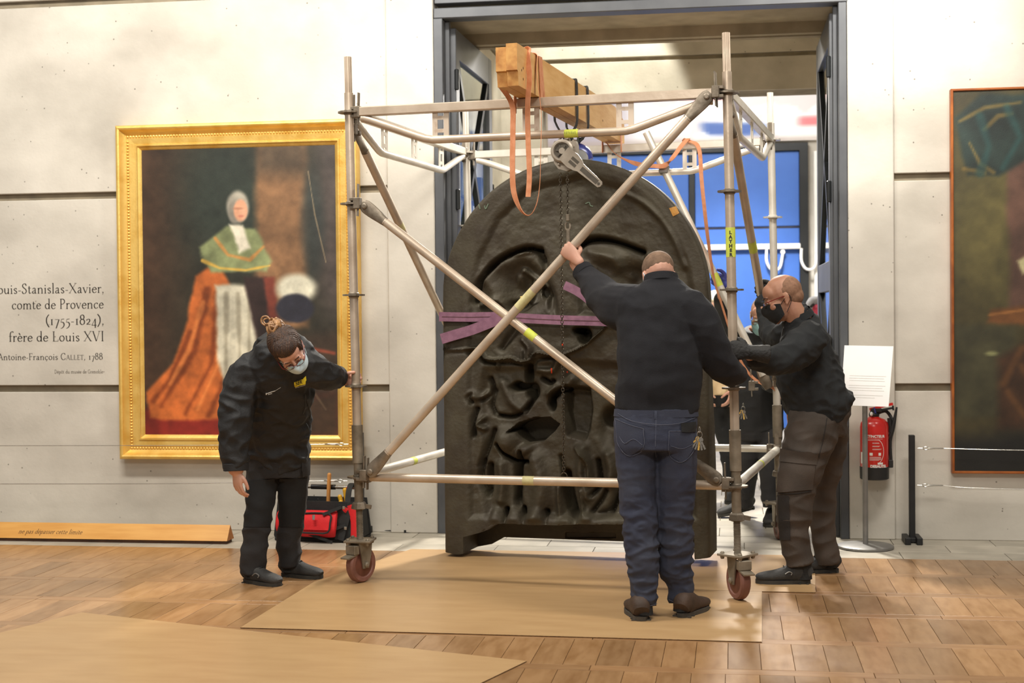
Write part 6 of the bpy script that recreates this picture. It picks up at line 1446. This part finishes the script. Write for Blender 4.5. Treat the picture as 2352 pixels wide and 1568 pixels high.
dR = ray(1740, 668); best = min((np.linalg.norm(np.cross((brD0+(brD1-brD0)*t-CAM), dR/np.linalg.norm(dR))), t) for t in np.linspace(0, 1, 400)); bpt = brD0+(brD1-brD0)*best[1]
Zr = nrm((.35, .9, 0)); Xr = nrm((-.9, .35, .25)); wr_ = bpt+Zr*.046-Xr*.08; P, r = spec(rarm); B.tube([P[-2], P[-1], wr_], [.034, .03, .028], 14, 3); hand(B, wr_, Xr, Zr, (0, 0, 1), (60, 80, 50))
body_obj(B, mr, 'skin2')
for (w_, x_, z_, c_, aa) in ((wl_, Xd, Zd, (55, 80, 50), P), (wr_, Xr, Zr, (60, 80, 50), P)):
    B = M(); hand(B, w_, x_, z_, (0, 0, 1), c_, 1.03, rad=1.22, tdirs=[(.45, .7, -.4), (.8, .2, -.5), (.6, -.1, -.8)], wr=.03); B.tube([w_-x_*.1+z_*-.004, w_-x_*.06, w_-x_*.03, w_], [.048, .044, .039, .035], 16, 3); remesh('glove', B, 'glove', mr, .005, 2, ridges(.0016, (60, 60, 60), 2))
B = M(); limb(B, torso, 1., rnd_=False); P, r = spec([(1884, 932, 8.05, 150, 1.2), (1906, 926, 8.06, 110, 1.3), (1936, 914, 8.07, 50, 2.2)]); B.rtube(P, r, 18, 4, side=RT); limb(B, larm); limb(B, rarm)
def rf(W, no): return .009*(1-2.8*np.abs(vnoise(W, (6, 6, 9), 11.)))-.003+.007*(1-2.6*np.abs(vnoise(W, (12, 12, 17), 2.)))-.003
sw = remesh('sweatshirt', B, 'sweat', mr, .007, 5, rf); bvS = bvh(sw)
B = M(); P, r = spec([(1836, 728, 8.0, 70, 1.1), (1831, 714, 7.99, 60, 1.1)]); B.tube(P, r, 24, cap=False, side=RT); obj('collar', B, 'sweat', sw)
P, r = spec(larm); dd = nrm(P[-1]-P[-2]); B = M(); B.tube([P[-1]-dd*.05, P[-1]-dd*.045, P[-1]+dd*.006, P[-1]+dd*.01], [r[-1][0]*1.02, r[-1][0]*1.06, r[-1][0]*1.0, r[-1][0]*.85], 20); obj('cuff', B, 'sweat', sw)
B = M(); limb(B, pelv, 1., rnd_=False); limb(B, lleg[:4]); limb(B, lleg[1:], 1., rnd_=False); limb(B, rleg[:4]); limb(B, rleg[1:], 1., rnd_=False)
tr = remesh('trousers', B, 'cargo', mr, .0065, 4, lambda W, no: .0085*(1-2.7*np.abs(vnoise(W, (6, 6, 11), 21.)))-.003+.004*vnoise(W, (15, 15, 20), 3.)); bvT = bvh(tr)
B = M(); patch(B, bvT, [(1799, 1034), (1874, 1046), (1864, 1124), (1786, 1130)], 10, 8, .009); cp = obj('cargo_pocket', B, 'cargo', tr, smooth=60)
B = M(); patch(B, bvT, [(1797, 1030), (1876, 1042), (1873, 1068), (1795, 1062)], 10, 4, .013); obj('pocket_flap', B, 'cargo', cp, smooth=60)
B = M(); patch(B, bvT, [(1787, 1136), (1812, 1138), (1816, 1240), (1792, 1240)], 6, 10, .004); obj('knee_panel', B, 'cargo_dark', tr, smooth=60)
for q in ([(1786, 1132), (1824, 1134), (1862, 1128)], [(1899, 960), (1892, 1000), (1880, 1050)]): B = M(); lay(B, bvT, q, .002, .004, 4); obj('seam', B, 'cargo_dark', tr)
shoe(mr, at(1862, 1343, 7.9)*np.array([1, 1, 0])+np.array([0, 0, .0055]), R(183), .295, 'shoe', 'shoe_sole', 0, True, False, 1.0, 1.08)
shoe(mr, at(1926, 1314, 8.3)*np.array([1, 1, 0]), R(196), .29, 'shoe', 'shoe_sole', 0, True, False, 1.0, 1.08)
B = M(); c = at(1812, 1318, 7.84); B.tube([c+RT*-.02, c+UP*.012, c+RT*.016+UP*.006, c+RT*.012-UP*.006], .003, 6, 4); obj('side_mark', B, 'stand', mr)
B = M(); hd.e(B, (0, -.028, .03), (.0788, .089, .0815), 26, 18); hd.e(B, (0, -.05, -.01), (.064, .064, .06), 20, 14); hr = remesh('hair', B, 'hair_shave', mr, .004, 3)
hd.mask(mr, 'mask_black', .006); g = hd.glasses(mr, 'black_pl', 'red_glass')
for a in (-1, 1):
    B = M(); hd.e(B, (a*.032, .0865, .003), (.011, .006, .0065)); e_ = obj('eye', B, 'lip', mr)
    B = M(); hd.e(B, (a*.032, .0905, .002), (.0055, .003, .0055)); obj('iris', B, 'iris', e_)
    B = M(); B.tube([hd.p(a*.014, .096, .024), hd.p(a*.034, .094, .031), hd.p(a*.054, .08, .026)], [.0025, .0042, .0025], 8, 3); obj('eyebrow', B, 'hair_brown', mr)

for q in ((1846, 1285, 1330, 7.9), (1904, 1280, 1306, 8.28)): sock(mr, *q, .045)
# ---- woman bending at the left standard ---------------------------------------------------
mw = thing('person', 'woman in black work jacket bending over and holding the left standard', 'person', (*((onfloor(595, 1340)+onfloor(680, 1325))/2)[:2], 0))
torso = [(637, 1050, 7.74, 146, .72), (638, 1010, 7.72, 150, .74), (638, 965, 7.67, 152, .78), (638, 920, 7.6, 158, .8), (640, 880, 7.52, 162, .8), (642, 848, 7.45, 156, .78), (646, 820, 7.4, 130, .8), (652, 800, 7.37, 100, .85)]
rarm = [(592, 852, 7.45, 96), (566, 876, 7.42, 94), (549, 920, 7.4, 84), (542, 970, 7.38, 78), (540, 1020, 7.37, 68), (542, 1076, 7.36, 54)]
larm = [(690, 842, 7.42, 96), (716, 848, 7.46, 88), (736, 858, 7.51, 76), (752, 862, 7.57, 64), (764, 864, 7.62, 54), (775, 865, 7.67, 48)]
pelv = [(637, 1036, 7.75, 146, .7), (637, 1070, 7.76, 146, .7), (637, 1095, 7.76, 138, .7)]
rleg = [(602, 1060, 7.74, 76), (600, 1110, 7.72, 72), (596, 1160, 7.69, 66), (590, 1210, 7.67, 63), (584, 1260, 7.65, 60), (580, 1318, 7.64, 58)]
lleg = [(673, 1060, 7.78, 76), (673, 1110, 7.79, 70), (671, 1160, 7.8, 64), (668, 1205, 7.81, 60), (664, 1245, 7.82, 58), (667, 1298, 7.83, 55)]
hd = Head(at(664, 805, 7.235), (.46, -.52, -.72), (-.2, -.78, .62), .95)
B = M(); hd.build(B, at(650, 806, 7.38))
for s_, k in ((torso, .82), (rarm, .72), (larm, .74), (pelv[:2], .6), (rleg[1:-1], .7), (lleg[1:-1], .7)): limb(B, s_, k)
P, r = spec(rarm); w_ = at(542, 1082, 7.36); B.tube([P[-2], P[-1], w_], [.03, .027, .025], 14, 3); hand(B, w_, nrm((.12, .05, -1)), nrm((-.55, -.8, 0)), (.8, -.5, 0), (18, 26, 18), .93, tdirs=[(.75, .55, -.2), (.9, .25, -.2), (.95, 0, -.2)])
sp_ = S(0, 0, 1.115); Zd = nrm((.0, 1, .0)); Xd = nrm((1, .12, .05)); w_ = sp_+Zd*.04-Xd*.082; P, r = spec(larm); B.tube([P[-2], P[-1], w_], [.03, .028, .026], 14, 3)
hand(B, w_, Xd, Zd, (0, 0, 1), (66, 84, 50), .98, tdirs=[(.35, .4, -.85), (.5, .2, -.85), (.95, .05, -.25)])
body_obj(B, mw)
B = M(); limb(B, torso, 1., rnd_=False); limb(B, torso[:-1]); limb(B, rarm[:-2]); P, r = spec(rarm); B.tube(P[-4:], r[-4:], 20, 5); limb(B, larm[:-2]); P, r = spec(larm); B.tube(P[-4:], r[-4:], 20, 4)
P, r = spec([(618, 800, 7.48, 54), (606, 806, 7.5, 50), (604, 830, 7.47, 60)]); B.rtube(P, r, 16, 4); P, r = spec([(612, 790, 7.46, 44), (640, 776, 7.5, 40), (676, 782, 7.46, 36), (704, 806, 7.42, 36)]); B.rtube(P, r, 14, 5)
def wf(W, no): return .012*(1-2.8*np.abs(vnoise(W, (6, 6, 10), 31.)))-.004+.008*(1-2.6*np.abs(vnoise(W, (11, 11, 17), 7.)))-.003
jk = remesh('jacket', B, 'jacket', mw, .007, 4, wf); bvW = bvh(jk)
for sp2 in (rarm, larm):
    P, r = spec(sp2); dd = nrm(P[-1]-P[-2]); B = M(); B.tube([P[-1]-dd*.03, P[-1]-dd*.025, P[-1]+dd*.01, P[-1]+dd*.012, P[-1]-dd*.0], [r[-1][0]*1.02, r[-1][0]*1.1, r[-1][0]*1.07, r[-1][0]*.98, r[-1][0]*.8], 20); obj('cuff', B, 'jacket', jk)
B = M(); patch(B, bvW, [(676, 877), (702, 868), (701, 881), (677, 888)], 8, 6, .004); lg = obj('badge', B, 'yellow', jk, smooth=60)
B = M(); patch(B, bvW, [(697, 869), (702, 863), (703, 872), (699, 879)], 3, 3, .004); obj('badge_tail', B, 'yellow', lg, smooth=60)
text_on(bvW, 'ISER', (677.6, 885.5), (10.6, -3.3), (-.6, -14), lg, 'ink', .0055, .92, .014)
B = M(); lay(B, bvW, [(678, 890), (690, 886.5), (701, 883)], .0012, .002); lay(B, bvW, [(614, 903), (622, 900), (632, 897)], .0022, .002); lay(B, bvW, [(616, 905.5), (625, 903)], .0014, .002); lay(B, bvW, [(632, 897), (640, 892), (645, 889)], .0009, .002); c = cast(bvW, 612, 904, .002)
if c is not None: B.ell(c, (.006, .003, .006))
obj('print', B, 'white', jk)
B = M(); lay(B, bvW, [(696, 950), (701, 930), (700, 905), (706, 925), (712, 948), (711, 962)], .0025, .003, 4); obj('pocket_edge', B, 'shoe', jk)
B = M(); q = [at(703, 972, 7.58), at(708, 980, 7.57), at(713, 994, 7.56)]; B.tube(q, .0032, 6, 3); obj('drawcord', B, 'lace', jk)
B = M(); limb(B, pelv, 1., rnd_=False); limb(B, rleg[:4]); limb(B, rleg[1:], 1., rnd_=False); limb(B, lleg[:4]); limb(B, lleg[1:], 1., rnd_=False)
tr = remesh('trousers', B, 'work', mw, .0065, 4, lambda W, no: .0075*(1-2.7*np.abs(vnoise(W, (6, 6, 11), 41.)))-.003+.004*vnoise(W, (15, 15, 20), 3.)); bvT = bvh(tr)
for q in ([(571, 1104), (631, 1098), (620, 1210), (560, 1210)], [(642, 1098), (704, 1098), (696, 1210), (642, 1210)]):
    B = M(); patch(B, bvT, q, 10, 12, .004); obj('thigh_panel', B, 'work_dark', tr, smooth=60)
B = M(); patch(B, bvT, [(690, 1050), (709, 1050), (708, 1090), (692, 1094)], 4, 5, .012); obj('side_pocket', B, 'work', tr, smooth=60)
B = M(); patch(B, bvT, [(594, 1073), (604, 1072), (604, 1076), (594, 1077)], 3, 2, .003); obj('tab', B, 'work_dark', tr, smooth=60)
shoe(mw, at(562, 1340, 7.66)*np.array([1, 1, 0]), R(-26), .27, 'shoe', 'shoe_sole', 0, True, True, 1.0, 1.05)
shoe(mw, at(648, 1320, 7.86)*np.array([1, 1, 0]), R(-16), .265, 'shoe', 'shoe_sole', 0, True, False, 1.0, 1.05)
B = M(); hd.e(B, (0, -.03, .046), (.092, .106, .1), 26, 18); hd.e(B, (0, -.05, -.005), (.084, .074, .075), 20, 14); hd.e(B, (0, .02, .088), (.074, .076, .05), 20, 14)
for a in (-1, 1): hd.e(B, (a*.071, .022, .03), (.012, .026, .042), 14, 10)
def hf(W, no):
    L0_ = (W-hd.c); x = L0_@hd.x; y = L0_@hd.y; z = L0_@hd.z; an_ = np.arctan2(x, -y+.02); return .0016*np.sin(an_*46+vnoise(W, (18, 18, 18), 1.)*5)
hr = remesh('hair', B, 'hair_brown', mw, .004, 3, hf)
B = M(); c = at(634, 751, 7.2)
rs = np.random.RandomState(5)
for i in range(44):
    ax1 = nrm(rs.randn(3)); ax2 = nrm(np.cross(ax1, rs.randn(3))); rr_ = rs.uniform(.022, .04); o_ = c+rs.randn(3)*.009
    P = [o_+(ax1*math.cos(t)+ax2*math.sin(t))*rr_ for t in np.linspace(0, rs.uniform(3, 5.6), 12)]; B.tube(P, [.004]+[.0075]*10+[.004], 6)
B.ell(c, (.042, .042, .042)); P = [at(640, 762, 7.19), at(628, 752, 7.19), at(612, 748, 7.19), at(601, 741, 7.19), at(602, 729, 7.19), at(612, 726, 7.19), at(620, 734, 7.19)]; B.tube(P, .005, 6, 4); P = [at(636, 758, 7.19), at(622, 748, 7.19), at(608, 742, 7.19), at(606, 734, 7.19), at(616, 730, 7.19)]; B.tube(P, .004, 6, 4)
for q in ([(630, 760), (616, 766), (614, 776)], [(640, 742), (650, 740), (656, 750)]): B.tube([at(x, y, 7.19) for x, y in q], .003, 6, 4)
obj('hair_bun', B, 'hair_blond', mw)
hd.mask(mw, 'mask_blue', .004); hd.glasses(mw, 'red_glass', 'red_glass', 0., True, .082, .006)
for a in (-1, 1):
    B = M(); B.tube([hd.p(a*.018, .091, -.001), hd.p(a*.032, .0945, -.005), hd.p(a*.046, .088, -.001)], .0014, 6, 3); obj('eyelash', B, 'hair_brown', mw)
    B = M(); B.tube([hd.p(a*.014, .096, .022), hd.p(a*.034, .094, .028), hd.p(a*.052, .082, .024)], [.0016, .0026, .0014], 6, 3); obj('eyebrow', B, 'hair_brown', mw)

for q in ((578, 1300, 1336, 7.63), (663, 1280, 1316, 7.83)): sock(mw, *q)
# ---- man behind the right standard, raised blue glove -----------------------------------
mb = thing('person', 'man in dark work clothes behind the scaffold raising a blue glove to the rear brace', 'person', (*onfloor(1735, 1198)[:2], 0))
torso = [(1744, 990, 10.25, 110, .7), (1742, 940, 10.25, 112, .7), (1740, 880, 10.22, 116, .66), (1738, 830, 10.2, 124, .6), (1736, 795, 10.18, 126, .55), (1736, 772, 10.16, 96, .6), (1736, 756, 10.14, 50, 1)]
rarm = [(1704, 800, 10.15, 62), (1686, 775, 10.1, 56), (1672, 740, 10.02, 50), (1661, 705, 9.92, 42), (1657, 684, 9.85, 36)]
larm = [(1776, 806, 10.15, 60), (1786, 850, 10.1, 52), (1780, 880, 10.0, 46), (1766, 880, 9.92, 38)]
pelv = [(1744, 975, 10.25, 108, .7), (1744, 1010, 10.25, 106, .7)]
rleg = [(1722, 1000, 10.25, 58), (1720, 1050, 10.27, 52), (1716, 1090, 10.3, 46), (1712, 1130, 10.34, 40), (1712, 1160, 10.38, 38)]
lleg = [(1766, 1000, 10.22, 56), (1768, 1060, 10.18, 48), (1768, 1110, 10.15, 42), (1770, 1165, 10.12, 38)]
hd = Head(at(1750, 724, 10.08), (-.12, -.86, -.42), (0, -.4, .9), .98)
B = M(); hd.build(B, at(1736, 766, 10.14))
for s_, k in ((torso[:-1], .82), (rarm, .74), (larm, .74), (pelv[:2], .6), (rleg[1:-1], .7), (lleg[1:-1], .7)): limb(B, s_, k)
dR = ray(1652, 640); dR = dR/np.linalg.norm(dR); best = min((np.linalg.norm(np.cross(pE+(qE-pE)*t-CAM, dR)), t) for t in np.linspace(0, 1, 400)); bpt = pE+(qE-pE)*best[1]
Zr = nrm((.1, 1, 0)); Xr = nrm((-.86, .1, .42)); wr_ = bpt+Zr*.045-Xr*.07; P, r = spec(rarm); B.tube([P[-1], wr_*.5+P[-1]*.5, wr_], [.034, .03, .028], 12, 3); hand(B, wr_, Xr, Zr, (.4, 0, .9), (66, 84, 50))
body_obj(B, mb, 'skin2')
B = M(); hand(B, wr_, Xr, Zr, (.4, 0, .9), (66, 84, 50), 1.02, rad=1.14); B.tube([wr_-Xr*.05, wr_], [.036, .032], 14, 2); remesh('glove', B, 'glove_blue', mb, .005, 2)
B = M(); limb(B, torso, 1., rnd_=False); limb(B, rarm); limb(B, larm); sw = remesh('sweatshirt', B, 'jacket', mb, .008, 4, ridges(.006, (6, 6, 9), 51.)); bvS = bvh(sw)
B = M(); patch(B, bvS, [(1764, 780), (1782, 777), (1782, 789), (1764, 791)], 6, 4, .004); lg = obj('badge', B, 'yellow', sw, smooth=60); text_on(bvS, 'ère', (1765, 788.5), (11, -1.2), (0, -12), lg, 'ink', .006, .8, .012)
B = M(); limb(B, pelv, 1., rnd_=False); limb(B, rleg[:3]); limb(B, rleg[1:], 1., rnd_=False); limb(B, lleg[:3]); limb(B, lleg[1:], 1., rnd_=False); remesh('trousers', B, 'work', mb, .008, 4, ridges(.007, (6, 6, 11), 61.))
shoe(mb, at(1734, 1172, 10.5)*np.array([1, 1, 0])+np.array([0, 0, .06]), R(196), .28, 'shoe', 'shoe_sole', .2, True, False, .95)
shoe(mb, at(1772, 1196, 10.25)*np.array([1, 1, 0]), R(-95), .28, 'shoe', 'shoe_sole', 0, True, False, .95)
B = M(); hd.e(B, (0, -.026, .036), (.0788, .09, .084), 24, 16); remesh('hair', B, 'hair_buzz', mb, .005, 3); hd.mask(mb, 'mask_teal'); hd.glasses(mb, 'alu', 'alu')
for a in (-1, 1):
    B = M(); hd.e(B, (a*.032, .0865, .003), (.011, .006, .006)); obj('eye', B, 'lip', mb)
keys('bunch of keys on a clip at the belt of the man behind the scaffold', 1707, 938, 10.0, 5)
# ---- white-haired woman further back ---------------------------------------------------------
mo = thing('person', 'white-haired woman in a cream cardigan standing behind the bronze relief', 'person', (*onfloor(1660, 1135)[:2], 0))
Yb = 11.3
torso = [(1650, 905, Yb, 92, .7), (1650, 860, Yb, 94, .7), (1650, 810, Yb, 94, .64), (1649, 778, Yb, 92, .56), (1648, 760, Yb, 60, .7), (1648, 748, Yb, 36, 1)]
rarm = [(1614, 782, Yb, 38), (1606, 840, Yb-.05, 34), (1616, 890, Yb-.2, 28)]; larm = [(1686, 782, Yb, 38), (1692, 840, Yb-.05, 34), (1684, 890, Yb-.2, 28)]
pelv = [(1652, 895, Yb, 80, .7), (1654, 930, Yb, 78, .7)]
rleg = [(1650, 925, Yb, 44), (1658, 980, Yb, 38), (1668, 1030, Yb, 32), (1674, 1100, Yb, 26)]; lleg = [(1668, 925, Yb+.1, 44), (1680, 990, Yb+.1, 36), (1690, 1050, Yb+.1, 30), (1694, 1100, Yb+.1, 26)]
hd = Head(at(1642, 708, Yb-.03), (.05, -.98, -.2), (0, -.2, .98), .95); B = M(); hd.build(B, at(1648, 760, Yb))
for s_, k in ((torso[:-1], .82), (rarm, .74), (larm, .74), (pelv[:2], .6), (rleg[1:-1], .7), (lleg[1:-1], .7)): limb(B, s_, k)
hand(B, at(1618, 896, Yb-.22), nrm((.3, -.2, -1)), (-1, -.3, 0), (0, -1, 0), (20, 25, 18), .9); hand(B, at(1682, 896, Yb-.22), nrm((-.3, -.2, -1)), (1, -.3, 0), (0, -1, 0), (20, 25, 18), .9)
remesh('body', B, 'skin', mo, .0055, 3)
B = M(); limb(B, torso, 1., rnd_=False); limb(B, rarm); limb(B, larm); remesh('cardigan', B, 'cream_cloth', mo, .008, 4, ridges(.006, (6, 6, 8), 71.))
B = M(); limb(B, pelv, 1., rnd_=False); limb(B, rleg[:2]); limb(B, rleg[1:], 1., rnd_=False); limb(B, lleg[:2]); limb(B, lleg[1:], 1., rnd_=False); remesh('trousers', B, 'work_dark', mo, .008, 4, ridges(.006, (6, 6, 11), 81.))
for x in (1676, 1695): shoe(mo, at(x, 1120, Yb+.1)*np.array([1, 1, 0]), R(-88), .25, 'shoe', 'shoe_sole', 0, False, False, .9)
B = M(); hd.e(B, (0, -.018, .046), (.094, .104, .096), 24, 16); hd.e(B, (0, -.045, -.02), (.088, .07, .07), 20, 14); hd.e(B, (0, .05, .078), (.064, .042, .034), 20, 12)
remesh('hair', B, 'hair_white', mo, .005, 2, ridges(.006, (30, 30, 30), 3.)); hd.mask(mo, 'mask_teal')
for a in (-1, 1):
    B = M(); hd.e(B, (a*.032, .0865, .003), (.011, .006, .006)); obj('eye', B, 'lip', mo)
# ------------------------------------------------------------------ repeats carry their group
GROUPS = {'orange_strap': 'orange straps on the scaffold and beam', 'barrier_cable': 'steel cables of the floor barriers', 'barrier_post': 'black barrier posts by the wall',
          'cardboard_sheet': 'cardboard sheets protecting the floor', 'black_sling': 'black slings round the timber beam', 'lever_hoist': 'lever hoists under the timber beam',
          'screwdriver': 'screwdrivers in the tool bag', 'key_ring': 'bunches of keys', 'person': 'people around the scaffold'}
for o in COL.objects:
    if o.parent is None and 'category' in o and o.name.split('.')[0] in GROUPS: o['group'] = GROUPS[o.name.split('.')[0]]
